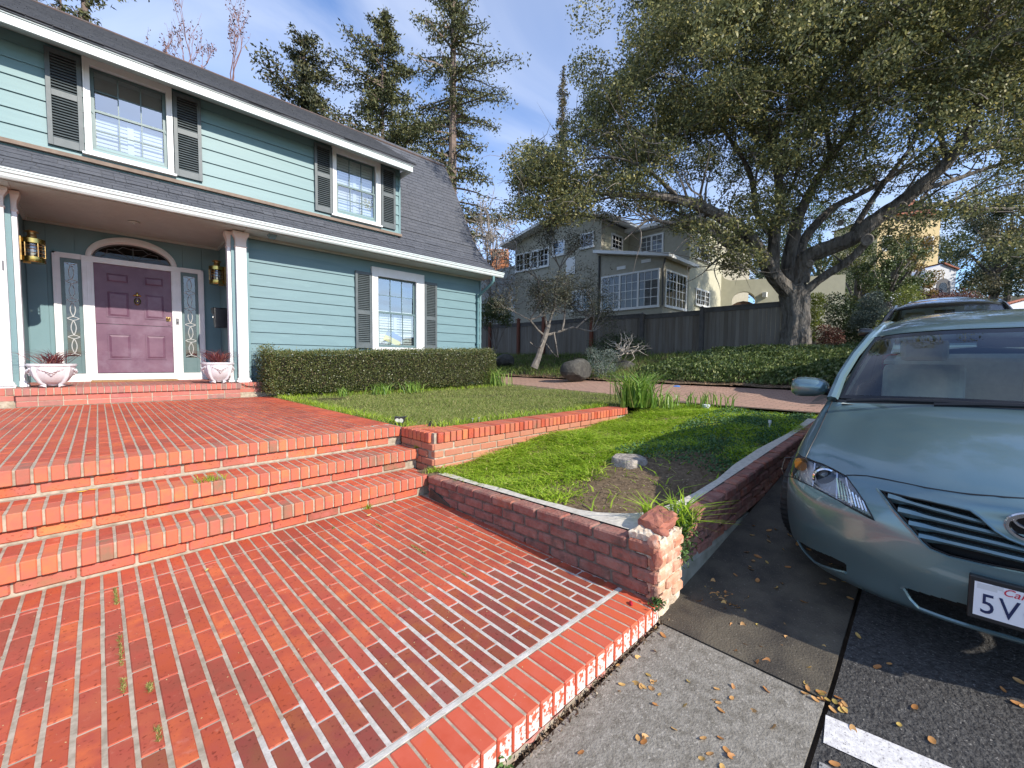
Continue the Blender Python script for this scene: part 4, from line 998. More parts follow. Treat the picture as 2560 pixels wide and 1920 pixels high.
def spiky(loc, n, H, label, m):
    P = np.array(loc)+RNG.normal(size=(n, 3))*[.05, .05, .0]; V, F = blades(P, RNG.uniform(.5, 1, n)*H, .011, lean=1.5, curl=1.0)
    o = np_mesh('red_grass_plant', V, F, m); tag(o, label, 'plant', 'dark red grass plants in the porch planters'); return o
redg = mat('dark_red_blade', (.12, .02, .03), .5, ramp=[(0, (.08, .012, .025)), (.6, (.16, .03, .035)), (1, (.30, .10, .07))], transl=.2)
spiky((-.085, 5.10, ZP+.31), 130, .30, 'dark burgundy spiky grass growing in the left porch planter', redg)
spiky((1.935, 5.12, ZP+.34), 170, .34, 'red drooping spiky grass growing in the right porch planter', mat('red_blade', (.2, .03, .03), .5, ramp=[(0, (.20, .03, .035)), (.5, (.12, .02, .03)), (1, (.40, .16, .10))], transl=.2))
cbl = MB(); cbl.tube([(-.9, 5.1, ZP+.02), (-.5, 5.12, ZP+.03), (-.37, 4.99, ZP+.012), (-.30, 5.06, ZP+.02), (-.33, 5.12, .5), (-.36, 5.3, .62)], .005, 5); o = cbl.build('power_cord', m_black, None); tag(o, 'thin black cord lying behind the left porch planter', 'cord')
cbl = MB(); cbl.tube([(2.10, 5.09, ZP+.012), (2.22, 5.02, ZP+.012), (2.36, 5.03, .20), (2.6, 5.04, .17), (2.9, 5.0, .2)], .006, 5); o = cbl.build('power_cord', m_black, None); tag(o, 'black cord hanging over the porch brick edge by the hedge', 'cord')

# ================================================================== LAWN, PLANTER, DRIVEWAY
lawn_soil = mat('lawn_soil', (.05, .05, .02), .95, (.07, .055, .03), 9, 1, 50, spec=.2)
def lz(x, y): return -.03+.012*tri_noise(x*2, y*2)+max(0, x-6.5)*.02+max(0, y-3)*.012
lawn = grid('lawn_ground', lin(2.69, 8.9, 40), lin(-.32, 5.6, 40), lambda x, y: lz(x, y) if x < 8.0+.18*y else lz(x, y)-.25, lawn_soil); tag(lawn, kind='structure')
plg = grid('planter_soil', lin(2.57, 7.9, 60), lin(-2.9, -.50, 30), lambda x, y: zpl(x, y)+.006*random.uniform(-1, 1) if x < 7.7 else zpl(x, y)-.1, mulch); tag(plg, kind='structure')
pav = MB()
drive_m = mat('pink_paver', (.42, .25, .18), .85, (.34, .21, .155), 6, .5, 80, ramp=[(0, (.40, .24, .175)), (.5, (.46, .28, .20)), (1, (.36, .215, .16))], blotch=((.30, .23, .17), 2.5, .55, .75))
def dz(x, y):
    return gz(x, y)+.012
dbase = grid('driveway', lin(7.9, 10.75, 14), lin(-3.02, 9, 40), lambda x, y: dz(x, y)-.006, mat('driveway_joint', (.16, .12, .085), .95)); tag(dbase, kind='structure')
V = []; F = []
x = 7.95; r = 0
while x < 10.65:
    y = -3.0-(.1 if r % 2 else 0)
    while y < 8.5:
        xa, xb, ya, yb = x+.004, x+.098, y+.004, y+.196
        if xa > 7.95+.16*max(0, y+1):
            o = len(V); V += [(xa, ya, dz(xa, ya)), (xb, ya, dz(xb, ya)), (xb, yb, dz(xb, yb)), (xa, yb, dz(xa, yb))]; F.append((o, o+1, o+2, o+3))
        y += .2
    x += .102; r += 1
o = np_mesh('paver', V, F, drive_m, dbase); tag(o, kind='stuff')

GR = [(0, (.07, .13, .018)), (.35, (.11, .19, .025)), (.7, (.16, .25, .035)), (.92, (.24, .30, .06)), (1, (.30, .26, .12))]
lawn_m = mat('lawn_blade', (.1, .2, .03), .55, ramp=[(0, (.13, .19, .035)), (.3, (.20, .26, .05)), (.6, (.28, .33, .08)), (.85, (.38, .37, .14)), (1, (.52, .44, .22))], transl=.35, spec=.35)
weed_m = mat('bright_grass_blade', (.1, .2, .03), .5, ramp=[(0, (.18, .30, .022)), (.35, (.30, .46, .03)), (.7, (.42, .58, .05)), (.92, (.52, .62, .09)), (1, (.6, .52, .2))], transl=.45, spec=.35)
def pick(n, x0, x1, y0, y1, dens):
    """rejection-sampled ground points"""
    out = np.zeros((0, 2))
    while len(out) < n:
        p = RNG.uniform([x0, y0], [x1, y1], (n, 2)); k = RNG.uniform(0, 1, n) < dens(p[:, 0], p[:, 1]); out = np.concatenate([out, p[k]])
    return out[:n]
lzv = np.vectorize(lz); zpv = np.vectorize(zpl)
def dl(x, y):
    b = .75+.25*np.sin(x*3+y*2)*np.sin(y*3.3-x); near = np.clip(1.5-.13*(x+y), .35, 1)
    bare = np.exp(-(((x-3.3)/.35)**2+((y-3.7)/.3)**2))
    return np.where(x < 8.0+.18*y, np.clip(b*near-.8*bare, 0, 1), 0)
p = pick(80000, 2.69, 8.8, -.31, 5.3, dl); P = np.column_stack([p, lzv(p[:, 0], p[:, 1])])
h = .035+.03*np.clip(np.sin(p[:, 0]*2.1+1)*np.sin(p[:, 1]*2.3), 0, 1)
V, F = blades(P, h*RNG.uniform(.6, 1.3, len(P)), .0055, lean=.9); o = np_mesh('lawn_grass', V, F, lawn_m); tag(o, kind='stuff')
# taller edge weeds against patio, pier and hedge
pts = []
for i in range(2600):
    t = random.random()
    if t < .40: x, y = 2.70+abs(random.gauss(0, .10)), random.uniform(-.05, 4.4)
    elif t < .70: x, y = random.uniform(2.9, 8), 4.35+random.gauss(0, .12)
    else: x, y = random.uniform(2.9, 6.3), -.27+abs(random.gauss(0, .07))
    pts.append((x, y, lz(x, y)))
P = np.array(pts); V, F = blades(P, RNG.uniform(.05, .12, len(P)), .008, lean=.8); o = np_mesh('edge_grass', V, F, weed_m); tag(o, kind='stuff')
# planter weeds: thick and bright except the bare patch by the corner
def dp_(x, y):
    d1 = np.exp(-(((x-3.6)/1.0)**2+((y+2.45)/.60)**2))*1.25; d2 = np.exp(-(((x-5.0)/.8)**2+((y+2.35)/.30)**2))*.8; d3 = np.exp(-(((x-2.85)/.25)**2+((y+2.5)/.35)**2))
    st_ = np.exp(-(((x-4.05)/.22)**2+((y+1.92)/.18)**2))
    return np.clip(1.0-1.35*d1-.9*d2-1.1*d3-1.5*st_+.12*np.sin(9*x)*np.sin(8*y), .012, 1)*np.where((y > -2.85+.0*x) & (x > 2.70-.055*(y+.7)), 1, 0)
p = pick(50000, 2.6, 7.75, -2.86, -.60, dp_); P = np.column_stack([p, zpv(p[:, 0], p[:, 1])-.01])
hh = RNG.uniform(.04, .11, len(P))*np.where(p[:, 0] > 5, .8, 1)*(.75+.45*np.sin(p[:, 0]*5+2*np.sin(p[:, 1]*4))*np.sin(p[:, 1]*6+p[:, 0]))
V, F = blades(P, hh, RNG.uniform(.008, .017, len(P)), lean=1.5, curl=1.0); o = np_mesh('planter_grass', V, F, weed_m); tag(o, kind='stuff')
# clover patches in the shade, litter on the bare soil
p = pick(9000, 4.2, 7.7, -2.8, -1.6, lambda x, y: .4+.6*(np.sin(x*4)*np.sin(y*5) > .1)); P = np.column_stack([p, zpv(p[:, 0], p[:, 1])+RNG.uniform(.01, .06, len(p))])
V, F = leaf_quads(P, .022, .022, D=vec(0, 0, .2)); o = np_mesh('clover', V, F, mat('clover_leaf', (.06, .14, .05), .6, ramp=[(0, (.04, .10, .035)), (1, (.09, .19, .06))], transl=.2)); tag(o, kind='stuff')
p = pick(6000, 2.7, 5.6, -2.85, -1.8, lambda x, y: np.clip(1.2-dp_(x, y), 0, 1)); P = np.column_stack([p, zpv(p[:, 0], p[:, 1])+.008])
V, F = leaf_quads(P, RNG.uniform(.008, .028, len(P)), RNG.uniform(.004, .014, len(P)), D=vec(0, 0, 0)); V[:, 2] = V[:, 2]*.25+.75*np.repeat(P[:, 2], 4)
o = np_mesh('soil_litter', V, F, mat('litter_bits', (.1, .07, .04), .9, ramp=[(0, (.05, .035, .02)), (.5, (.12, .08, .05)), (.85, (.28, .20, .12)), (1, (.45, .38, .28))])); tag(o, kind='stuff')
# stump
stm = MB(); nst = 28; prof = [(.180, -.06), (.168, .02), (.160, .085), (.152, .100), (.03, .095), (.001, .096)]
stm.lathe(prof, nst, (0, 0, 0), lobes=5, amp=.07)
o = stm.build('tree_stump', [mat('grey_stump_wood', (.20, .175, .15), .9, (.42, .37, .32), 14, 5.0, 40, blotch=((.12, .10, .085), 9, .58, .72))], None, smooth=True, loc=(4.04, -1.93, zpl(4.04, -1.93)-.025)); o.scale = (1, 1, .85); tag(o, 'low sawn grey tree stump in the planter between bright grass and bare soil', 'tree stump')
o = MB(); o.lathe([(.05, 0), (.05, .02), (.062, .022), (.062, .05), (.05, .056), (.001, .058)], 18); o = o.build('drain_cap', mat('white_plastic', (.70, .72, .74), .5), None, smooth=True, loc=(7.45, -1.36, zpl(7.45, -1.36)+.04)); tag(o, 'round white plastic pipe cap sticking out of the planter grass', 'pipe cap')
o = MB(); o.lathe([(.010, 0), (.010, .07), (.018, .072), (.018, .105), (.001, .108)], 12); o = o.build('sprinkler_head', mat('white_plastic', (.70, .72, .74), .5), None, smooth=True, loc=(6.35, -2.55, zpl(6.35, -2.55))); tag(o, 'thin upright white sprinkler riser in the planter near the street wall', 'sprinkler')
# owl-faced spotlight by the landing corner
sp = empty('path_light', (2.755, .16, lz(2.755, .16))); tag(sp, 'small black garden light with two pale round lenses at the landing corner', 'garden light')
b = MB(); b.prism([(-.05, .055), (-.035, .030), (.035, .030), (.05, .055), (.055, .10), (.085, .122), (.0, .110), (-.05, .118), (-.052, .10)], -.02, .03, 'y'); b.tube([(0, .0, -.04), (0, .0, .035)], .006, 6); b.build('housing', m_black, sp, fixn=True, rot=(0, 0, -.75))
b = MB()
for xx in (-.021, .021): b.tube([(xx, -.020, .075), (xx, -.0235, .075)], .024, 14)
b.build('lens', mat('pale_lens', (.62, .62, .55), .4, (.5, .5, .42), 60), sp, rot=(0, 0, -.75))
for (x, y) in ((3.45, -.40), (3.56, -.385)):
    o = MB(); o.tube([(0, 0, 0), (0, 0, .05)], .006, 6); o.tube([(-.012, 0, .05), (.012, 0, .05)], .006, 6); o = o.build('tap_valve', mat('steel', (.6, .6, .6), .3, metal=1), None, loc=(x, y+.14, -.01)); tag(o, ('left' if x < 3.5 else 'right')+' one of two small metal garden valves behind the brick cap wall', 'valve', 'garden valves behind the brick cap')

# strappy clumps
def strap_clump(name, loc, n, H, W_, spread, m, label, lean=.45):
    P = np.array(loc)+np.column_stack([RNG.normal(0, spread, (n, 2)), np.zeros(n)]); V, F = blades(P, RNG.uniform(.6, 1, n)*H, W_, lean=lean, curl=.8)
    o = np_mesh(name, V, F, m); tag(o, label, 'plant'); return o
strap_m = mat('daylily_blade', (.1, .2, .03), .45, ramp=[(0, (.09, .18, .025)), (.5, (.17, .30, .04)), (.9, (.30, .42, .08)), (1, (.50, .46, .18))], transl=.3, spec=.5)
strap_clump('daylily_clump', (6.55, -.62, .0), 210, .66, .024, .13, strap_m, 'big bright green strappy daylily clump beside the driveway')
strap_clump('daylily_clump', (6.85, -.9, -.02), 60, .34, .018, .13, strap_m, 'lower strappy leaves on the right of the big daylily clump')
strap_clump('daylily_clump', (7.55, -1.25, -.0), 60, .30, .018, .20, strap_m, 'small sparse daylily leaves near the driveway edge')
strap_clump('strappy_plant', (8.05, 4.45, .05), 120, .60, .02, .17, strap_m, 'tall green strappy plant at the right end of the hedge')
strap_clump('strappy_plant', (4.55, 4.02, .0), 70, .30, .016, .09, strap_m, 'bright grassy tuft growing under the middle of the hedge')
strap_clump('strappy_plant', (5.35, 4.12, .0), 70, .32, .016, .10, strap_m, 'bright grassy tuft under the hedge, right of the middle')
strap_clump('strappy_plant', (3.75, 4.06, .0), 40, .22, .016, .06, strap_m, 'little grassy tuft under the left part of the hedge')
for i, (x, y, z, s, lab) in enumerate([(2.78, -2.80, -.25, 1.0, 'pale green grass tuft growing on top of the street wall beside the loose stone'), (2.90, -2.93, -.33, 1.1, 'arching light green blades hanging from the broken wall corner')]):
    strap_clump('grass_tuft', (x, y, z), 38, .16*s, .012, .018, weed_m, lab, lean=1.4)
# creeping weed spilling through the gap in the street wall
P = np.array([(2.93, -2.93, -.30)])+RNG.normal(size=(1500, 3))*[.055, .035, .055]; V, F = leaf_quads(P, .022, .010); 
o = np_mesh('creeping_weed', V, F, mat('weed_leaf', (.04, .1, .02), .6, ramp=[(0, (.03, .07, .018)), (.6, (.06, .13, .025)), (1, (.12, .22, .05))], transl=.2)); tag(o, 'dense dark green creeping weed filling the gap in the street wall', 'weed')
P = np.array([(2.93, -2.94, -.26)])+RNG.normal(size=(60, 3))*[.05, .03, .02]; V, F = blades(P, .14, .010, lean=1.2); o = np_mesh('grass_tuft', V, F, weed_m); tag(o, 'dark green grass tuft on top of the creeping weed in the wall gap', 'grass tuft')
for (c, s, n, lab) in (((2.735, -3.02, -.36), .028, 260, 'small leafy weed hanging from the right side of the corner pier'), ((2.445, -3.02, -.545), .022, 170, 'little weed at the foot of the corner pier on the kerb bricks'), ((1.30, -3.03, -.66), .022, 110, 'grass sprouting from the kerb crack near the bottom of the picture')):
    P = np.array(c)+RNG.normal(size=(n, 3))*s*vec(1, .7, 1.3 if s > .025 else .6); V, F = leaf_quads(P, .024, .009, D=vec(0, -.3, .4)); o = np_mesh('weed', V, F, MATS['weed_leaf']); tag(o, lab, 'weed')

# ------------------------------------------------------------------ hedge
def hedge_pts(n):
    out = []
    x0, x1, y0, y1 = 2.62, 8.05, 4.42, 5.30
    t = RNG.uniform(0, 1, n); face = RNG.choice(5, n, p=[.50, .30, .09, .09, .02])
    P = np.zeros((n, 3)); x = RNG.uniform(x0, x1, n); y = RNG.uniform(y0, y1, n); z = RNG.uniform(.06, 1, n)
    dep = RNG.normal(0.03, .045, n); Dn = np.zeros((n, 3))
    zt = .80+.035*(x-x0)
    P[:, 0] = x; P[:, 1] = y; P[:, 2] = z*zt
    f = face == 0; P[f, 1] = y0+dep[f]+.10*np.maximum(0, .35-P[f, 2])+.03*np.sin(5*x[f])*np.sin(7*P[f, 2]); Dn[f] = (0, -1, .3)
    f = face == 1; P[f, 2] = zt[f]-dep[f]*.7+.012*np.sin(9*x[f]); Dn[f] = (0, -.2, 1)
    f = face == 2; P[f, 0] = x0+dep[f]; Dn[f] = (-1, -.2, .3)
    f = face == 3; P[f, 0] = x1-dep[f]; Dn[f] = (1, -.2, .3)
    P[:, 2] += .02
    return P, Dn
hedge = empty('hedge', (0, 0, 0)); tag(hedge, 'long clipped dark green hedge in front of the blue house wall', 'hedge')
P, Dn = hedge_pts(56000)
V, F = leaf_quads(P, RNG.uniform(.024, .040, len(P)), RNG.uniform(.012, .02, len(P)), D=Dn*.8)
hm = mat('hedge_leaf', (.05, .07, .02), .38, ramp=[(0, (.05, .07, .018)), (.4, (.09, .115, .03)), (.7, (.15, .17, .05)), (.9, (.22, .22, .08)), (1, (.32, .22, .12))], transl=.2, spec=.6)
np_mesh('foliage', V, F, hm, hedge)
core = MB(); core.prism([(2.74, .16), (7.94, .16), (7.94, .93), (2.74, .75)], 4.58, 5.24, 'y'); core.build('inner_shade', mat('hedge_shade_dark', (.018, .016, .010), 1, (.03, .026, .016), 30), hedge)  # solid near-black block painted as the shade inside the hedge
tw = MB()
for i in range(90):
    x = random.uniform(2.75, 8); p = [(x, 4.9+random.uniform(-.15, .2), .0)]
    for k in range(3): q = p[-1]; p.append((q[0]+random.uniform(-.12, .12), q[1]-random.uniform(.03, .14), q[2]+random.uniform(.05, .14)))
    tw.tube(p, [.009, .007, .005, .003], 4)
tw.build('stems', mat('pale_twig', (.26, .22, .17), .8, (.16, .13, .10), 20), hedge)

# ------------------------------------------------------------------ bed beyond the driveway
bed = grid('garden_bed', lin(10.7, 19, 50), lin(-3.1, 18, 90), lambda x, y: gz(x, y)+.05+.03*tri_noise(x*3, y*3)+.04*math.exp(-((x-11.2)/.5)**2), mulch); tag(bed, kind='structure')
gzv = np.vectorize(gz)
p = pick(16000, 10.75, 17.4, 1.0, 16, lambda x, y: np.clip(.75-.09*(x-10.7)+.5*(np.sin(x*1.9+y)*np.sin(y*1.3-x) > .0), .05, 1)); P = np.column_stack([p, gzv(p[:, 0], p[:, 1])+.05])
V, F = blades(P, RNG.uniform(.08, .26, len(P)), .016, lean=.7); o = np_mesh('bed_grass', V, F, mat('shade_grass', (.08, .14, .02), .6, ramp=[(0, (.05, .09, .018)), (.6, (.10, .16, .025)), (1, (.20, .24, .05))], transl=.25)); tag(o, kind='stuff')
p = pick(7000, 10.5, 13, -3, 12, lambda x, y: np.ones_like(x)); P = np.column_stack([p, gzv(p[:, 0], p[:, 1])+.085])
V, F = leaf_quads(P, .06, .035); V[:, 2] = V[:, 2]*.3+.7*np.repeat(P[:, 2], 4); o = np_mesh('leaf_litter', V, F, mat('dry_leaf_litter', (.2, .1, .05), .8, ramp=[(0, (.10, .055, .03)), (.5, (.20, .11, .06)), (1, (.34, .22, .13))])); tag(o, kind='stuff')
# ivy bank under the oak
ivm = mat('ivy_leaf', (.06, .1, .03), .4, ramp=[(0, (.045, .075, .022)), (.35, (.09, .135, .035)), (.7, (.17, .22, .07)), (1, (.32, .34, .15))], transl=.15, spec=.6)
def ivh(x, y): return .26+.07*tri_noise(x*2.2, y*2.2, 1, 2)+.06*tri_noise(x*6, y*5, 1, 4)
n = 60000; p = pick(n, 10.9, 17.4, -3.6, 2.6, lambda x, y: np.clip(1.2-.1*(x-10.9), .5, 1)*np.where((y < 2.0+.15*(x-11)) & (y < 5), 1, 0))
k = np.minimum(1, (p[:, 0]-10.85)/.35)*np.minimum(1, np.maximum(.1, (2.6-p[:, 1])/.8))
P = np.column_stack([p, gzv(p[:, 0], np.maximum(p[:, 1], -2.5))+.05+np.vectorize(ivh)(p[:, 0], p[:, 1])*k*RNG.uniform(.55, 1.05, n)])
V, F = leaf_quads(P, RNG.uniform(.05, .085, n), RNG.uniform(.045, .07, n), D=vec(-.45, -.45, .7), jit=.7); o = np_mesh('ivy', V, F, ivm); tag(o, kind='stuff')
# boulders, beam, blue bag
bol = mat('grey_boulder', (.04, .038, .034), .95, (.085, .08, .068), 6, 2, 30, blotch=((.03, .03, .025), 4, .5, .7))
for (px, py, t, s, sd, lab) in [(1440, 925, 12.3, (.55, .42, .36), 3, 'rounded dark grey boulder at the far edge of the driveway'), (1259, 903, 17.5, (.55, .5, .32), 4, 'low brownish boulder in the bed near the house corner'), (1560, 921, 14.5, (.5, .45, .28), 6, 'brown rock half buried in the bed behind the daylilies')]:
    q = at(px, py, t); o = stone('boulder', tuple(q), s, bol, None, sd); tag(o, lab, 'boulder')
q = at(1556, 946, 12.0); o = MB(); o.box(-.07, .07, -.75, .75, -.06, .07); o = o.build('timber_edging', mat('grey_timber', (.22, .19, .14), .9, (.3, .26, .2), 12), None, loc=tuple(q), bevel=.01); tag(o, 'weathered timber board edging the bed across the driveway', 'timber')
q = at(1693, 972, 10.2); o = MB(); o.lathe([(.02, 0), (.08, .01), (.09, .05), (.05, .08), (.001, .085)], 12, lobes=3, amp=.2); o = o.build('blue_bag', mat('blue_plastic', (.06, .22, .55), .4), None, loc=tuple(q), smooth=True); tag(o, 'crumpled blue plastic bag lying behind the daylilies on the driveway', 'bag')

# ------------------------------------------------------------------ fence
fence = empty('wooden_fence', (17.6, 0, 1.0)); tag(fence, 'weathered dark grey board fence with capped posts in front of the grey house', 'fence')
fb_m = mat('weathered_fence_board', (.09, .085, .08), .9, (.19, .17, .145), 3, .8, 60, ramp=[(0, (.095, .078, .060)), (.4, (.15, .125, .098)), (.7, (.115, .093, .072)), (1, (.23, .20, .16))], stretch=(1, 1, .12))
post_m = mat('dark_fence_post', (.07, .065, .06), .9, (.10, .09, .085), 4, .8, 60); red_post = mat('redwood_post', (.17, .055, .03), .85, (.11, .04, .025), 5, .8, 60, stretch=(1, 1, .2))
def wparent(o, par):
    o.parent = par; o.location = o.location-par.location
posts = [(-.45, 1.04, 2.98, 0), (2.68, 1.02, 2.92, 0), (5.25, .98, 2.86, 0), (7.92, 1.05, 3.02, 1), (11.0, 1.1, 3.10, 1), (12.9, 1.14, 3.12, 1), (15.35, 1.2, 3.06, 1)]
for y, z0, z1, red in posts:
    b = MB(); X = -.0; b.box(X-.16, X-.02, y-.075, y+.075, z0-.4-1, z1-.06-1); b.box(X-.19, X+.01, y-.10, y+.10, z1-.06-1, z1-.02-1); b.add([(X-.17, y-.08, z1-.02-1), (X-.01, y-.08, z1-.02-1), (X-.01, y+.08, z1-.02-1), (X-.17, y+.08, z1-.02-1), (X-.09, y, z1+.05-1)], [(0, 1, 4), (1, 2, 4), (2, 3, 4), (3, 0, 4)])
    b.build('post', red_post if red else post_m, fence)
y = -.45
while y < 16.2:
    k = max(i for i in range(len(posts)) if posts[i][0] <= y+.01); top = posts[k][2]-.18 if y < 5 else 2.75+.02*(y-5)
    if 5 > y > 2.68: top = 2.72
    if y <= 2.6: top = 2.78+.02*(2.6-y)
    w = random.uniform(.135, .16); b = MB(); b.box(-.0, .022, y+.004, y+w-.003, -.10, top-1+random.uniform(-.01, .01)); b.build('board', fb_m, fence); y += w
rl = MB()
for a, b_, zt in ((-.45, 2.6, 2.86), (2.76, 5.2, 2.77), (5.3, 16, 2.84)): rl.box(-.05, .06, a, b_, zt-1-.0, zt-1+.04); rl.box(-.03, -.001, a, b_, zt-1-.15, zt-1)
rl.build('rail', post_m, fence)

# ------------------------------------------------------------------ grey stucco neighbour
nh = empty('stucco_house', (19.5, 5.3, 1.2)); tag(nh, 'two storey grey beige stucco house with many white paned windows behind the fence', 'house')
st_g = mat('shaded_stucco', (.40, .37, .29), .95, (.35, .325, .255), 5, .6, 60); st_c = mat('cream_stucco', (.50, .48, .36), .95, (.46, .44, .33), 4, .6, 60)  # same stucco: darker tone painted for shaded walls, paler for lit ones
nw_ = mat('neighbour_white', (.75, .75, .72), .6)
def NB(mb, x0, x1, y0, y1, z0, z1): mb.box(x0-19.5, x1-19.5, y0-5.3, y1-5.3, z0-1.2, z1-1.2)
# front wing: gable facing us; wall split around windows is not needed, glazing sits in proud frames
b = MB(); b.prism([(5.3-5.3, -.5), (15.2-5.3, -.5), (15.2-5.3, 7.0-1.2), (12.0-5.3, 8.35-1.2), (9.9-5.3, 8.55-1.2), (8.80-5.3, 8.2-1.2), (8.80-5.3, 5.0), (0, 5.0)], 0, .3, 'x'); 
b = MB(); b.prism([(8.80-5.3, -.5), (15.2-5.3, -.5), (15.2-5.3, 6.9), (10.9-5.3, 7.75), (8.80-5.3, 7.0)], 0, 8, 'x'); b.build('wing_wall', st_g, nh, fixn=True)
b = MB(); NB(b, 22.3, 32, 5.3, 12, .5, 8.0); b.build('main_wall', st_g, nh)
b = MB(); NB(b, 22.305, 27.0, 5.285, 5.30, .5, 8.0); b.build('side_wall', st_c, nh)
b = MB(); NB(b, 19.8, 22.3, 8.785, 8.80, 5.6, 7.95); b.build('inner_side_wall', st_c, nh)
b = MB(); b.add([(0, 0, -.5), (0, 3.5, -.5), (0, 3.5, 5.15), (0, 0, 4.45), (2.8, 0, -.5), (2.8, 3.5, -.5), (2.8, 3.5, 5.15), (2.8, 0, 4.45)], [(0, 3, 2, 1), (0, 4, 7, 3), (3, 7, 6, 2)]); b.build('sunroom_wall', st_g, nh)
b = MB(); b.add([(-.45, -.45, 4.36), (-.45, 3.7, 5.22), (3.0, 3.7, 5.22), (3.0, -.45, 4.36), (-.45, -.45, 4.52), (-.45, 3.7, 5.38), (3.0, 3.7, 5.38), (3.0, -.45, 4.52)], [(0, 1, 2, 3), (4, 7, 6, 5), (0, 4, 5, 1), (0, 3, 7, 4), (1, 5, 6, 2), (3, 2, 6, 7)]); b.build('sunroom_roof', nw_, nh, fixn=True)
# roofs
def roofslab(pts, th, m, name):
    b = MB(); n = len(pts); b.add(list(pts)+[(x, y, z+th) for x, y, z in pts], [tuple(range(n))[::-1], tuple(range(n, 2*n))]+[(i, (i+1) % n, (i+1) % n+n, i+n) for i in range(n)]); return b.build(name, m, nh, fixn=True)
grey_roof = mat('grey_house_roof', (.17, .16, .15), .9)
roofslab([(-.7, 10.9-5.3, 7.78), (-.7, 15.9-5.3, 6.75), (9, 15.9-5.3, 6.75), (9, 10.9-5.3, 7.78)], .16, nw_, 'wing_roof'); roofslab([(-.7, 10.9-5.3, 7.78), (9, 10.9-5.3, 7.78), (9, 7.9-5.3, 6.85), (-.7, 7.9-5.3, 6.85)], .16, nw_, 'wing_roof')
roofslab([(2.3, -.6, 6.82), (2.3, 4.2, 6.82), (12, 4.2, 7.3), (12, -.6, 7.3)], .18, nw_, 'main_roof')
b = MB(); b.box(.2, 9, 3.6, 10.2, 6.9, 7.2); b.build('roof_ridge', grey_roof, nh)
pg = glass('neighbour_glass', (.85, .86, .87), -.02)
def nwin(face, a0, a1, z0, z1, cols, rows, at_, mull=(), name='window', blinds=True, arch=False):
    """face 'x' looks towards -X, 'y' looks towards -Y; a along the wall"""
    def bx(mb, a, b_, c, d, f0, f1):
        if face == 'x': mb.box(at_-f1-19.5, at_-f0-19.5, a-5.3, b_-5.3, c-1.2, d-1.2)
        else: mb.box(a-19.5, b_-19.5, at_-f1-5.3, at_-f0-5.3, c-1.2, d-1.2)
    f = MB(); w = .09
    bx(f, a0-w, a0, z0-w, z1+w, 0, .07); bx(f, a1, a1+w, z0-w, z1+w, 0, .07); bx(f, a0, a1, z1, z1+w, 0, .07); bx(f, a0-w*1.4, a1+w*1.4, z0-w*1.3, z0, 0, .10)
    ms = [a0+(a1-a0)*q for q in mull]
    for q in ms: bx(f, q-.05, q+.05, z0, z1, 0, .065)
    r = f.build(name, nw_, nh)
    g = MB(); cw = (a1-a0)/cols; rh = (z1-z0)/rows
    for i in range(1, cols):
        if all(abs(a0+cw*i-q) > .06 for q in ms): bx(g, a0+cw*i-.016, a0+cw*i+.016, z0, z1, .02, .05)
    for j in range(1, rows): bx(g, a0, a1, z0+rh*j-.016, z0+rh*j+.016, .021, .049)
    g.build('muntins', nw_, r)
    for i in range(cols):
        for j in range(rows):
            p_ = MB(); bx(p_, a0+cw*i+.016, a0+cw*(i+1)-.016, z0+rh*j+.016, z0+rh*(j+1)-.016, .028, .032); p_.build('pane', pg, r)
    k = MB(); bx(k, a0, a1, z0, z1, .004, .008); k.build('curtain_or_dark_room', mat('window_curtain', (.52, .51, .48), .9, (.42, .41, .39), 2, stretch=(1, 1, 9)) if blinds else dark_in, r)  # without blinds, a near-black panel imitates the unlit room
    return r
nwin('x', 5.55, 8.62, 3.46, 5.10, 9, 4, 19.5, (1/3, 2/3))
nwin('y', 19.72, 21.9, 3.46, 5.05, 6, 4, 5.30, (.5,))
nwin('x', 12.45, 15.05, 6.40, 7.35, 9, 3, 19.5, (.3, .52, .75))
nwin('x', 11.28, 12.02, 6.88, 7.55, 2, 2, 19.5)
nwin('x', 9.32, 10.02, 6.95, 7.60, 2, 2, 19.5, blinds=False)
nwin('x', 9.42, 10.52, 3.62, 4.58, 5, 3, 19.5, (.5,), blinds=False)
nwin('x', 6.78, 7.98, 6.62, 7.62, 4, 4, 22.3, (.5,))
nwin('y', 20.5, 21.45, 6.95, 7.62, 3, 3, 8.785, blinds=False)
nwin('y', 23.2, 24.95, 3.88, 4.62, 6, 3, 5.285, (.33, .67))
nwin('y', 23.15, 24.7, 6.3, 7.4, 5, 3, 5.285, (.4,))
b = MB(); b.box(-.05, 0, 10.45-5.3, 11.08-5.3, 5.62-1.2, 6.55-1.2); b.build('white_panel', nw_, nh)
for (ya, za) in ((7.55, 5.42), (6.2, 5.55)):
    b = MB(); b.box(-.03, 0, ya-5.3-.25, ya-5.3+.25, za-1.2, za-1.2+.16); b.build('vent', nw_, nh)
dpn = MB(); dpn.tube([(-.06, 3.55, 5.1), (-.06, 3.55, -.3)], .05, 8); dpn.build('downspout', mat('dark_pipe', (.07, .07, .065), .6), nh); dpn = MB(); dpn.tube([(-.1, -.12, 4.4), (-.1, -.02, 3.9), (-.12, -.05, 2.2)], .05, 8); dpn.build('downspout', mat('dark_pipe', (.07, .07, .065), .6), nh)
b = MB(); b.box(0, 2.6, 9.9, 14, -.3, 5.6); b.build('left_wing', mat('light_grey_board', (.42, .43, .41), .8), nh)
b = MB(); b.box(-.08, 0, 9.9, 13, 3.35, 3.6); b.box(-.08, 0, 9.9, 13, 2.9, 3.0); b.build('belt_trim', nw_, nh)
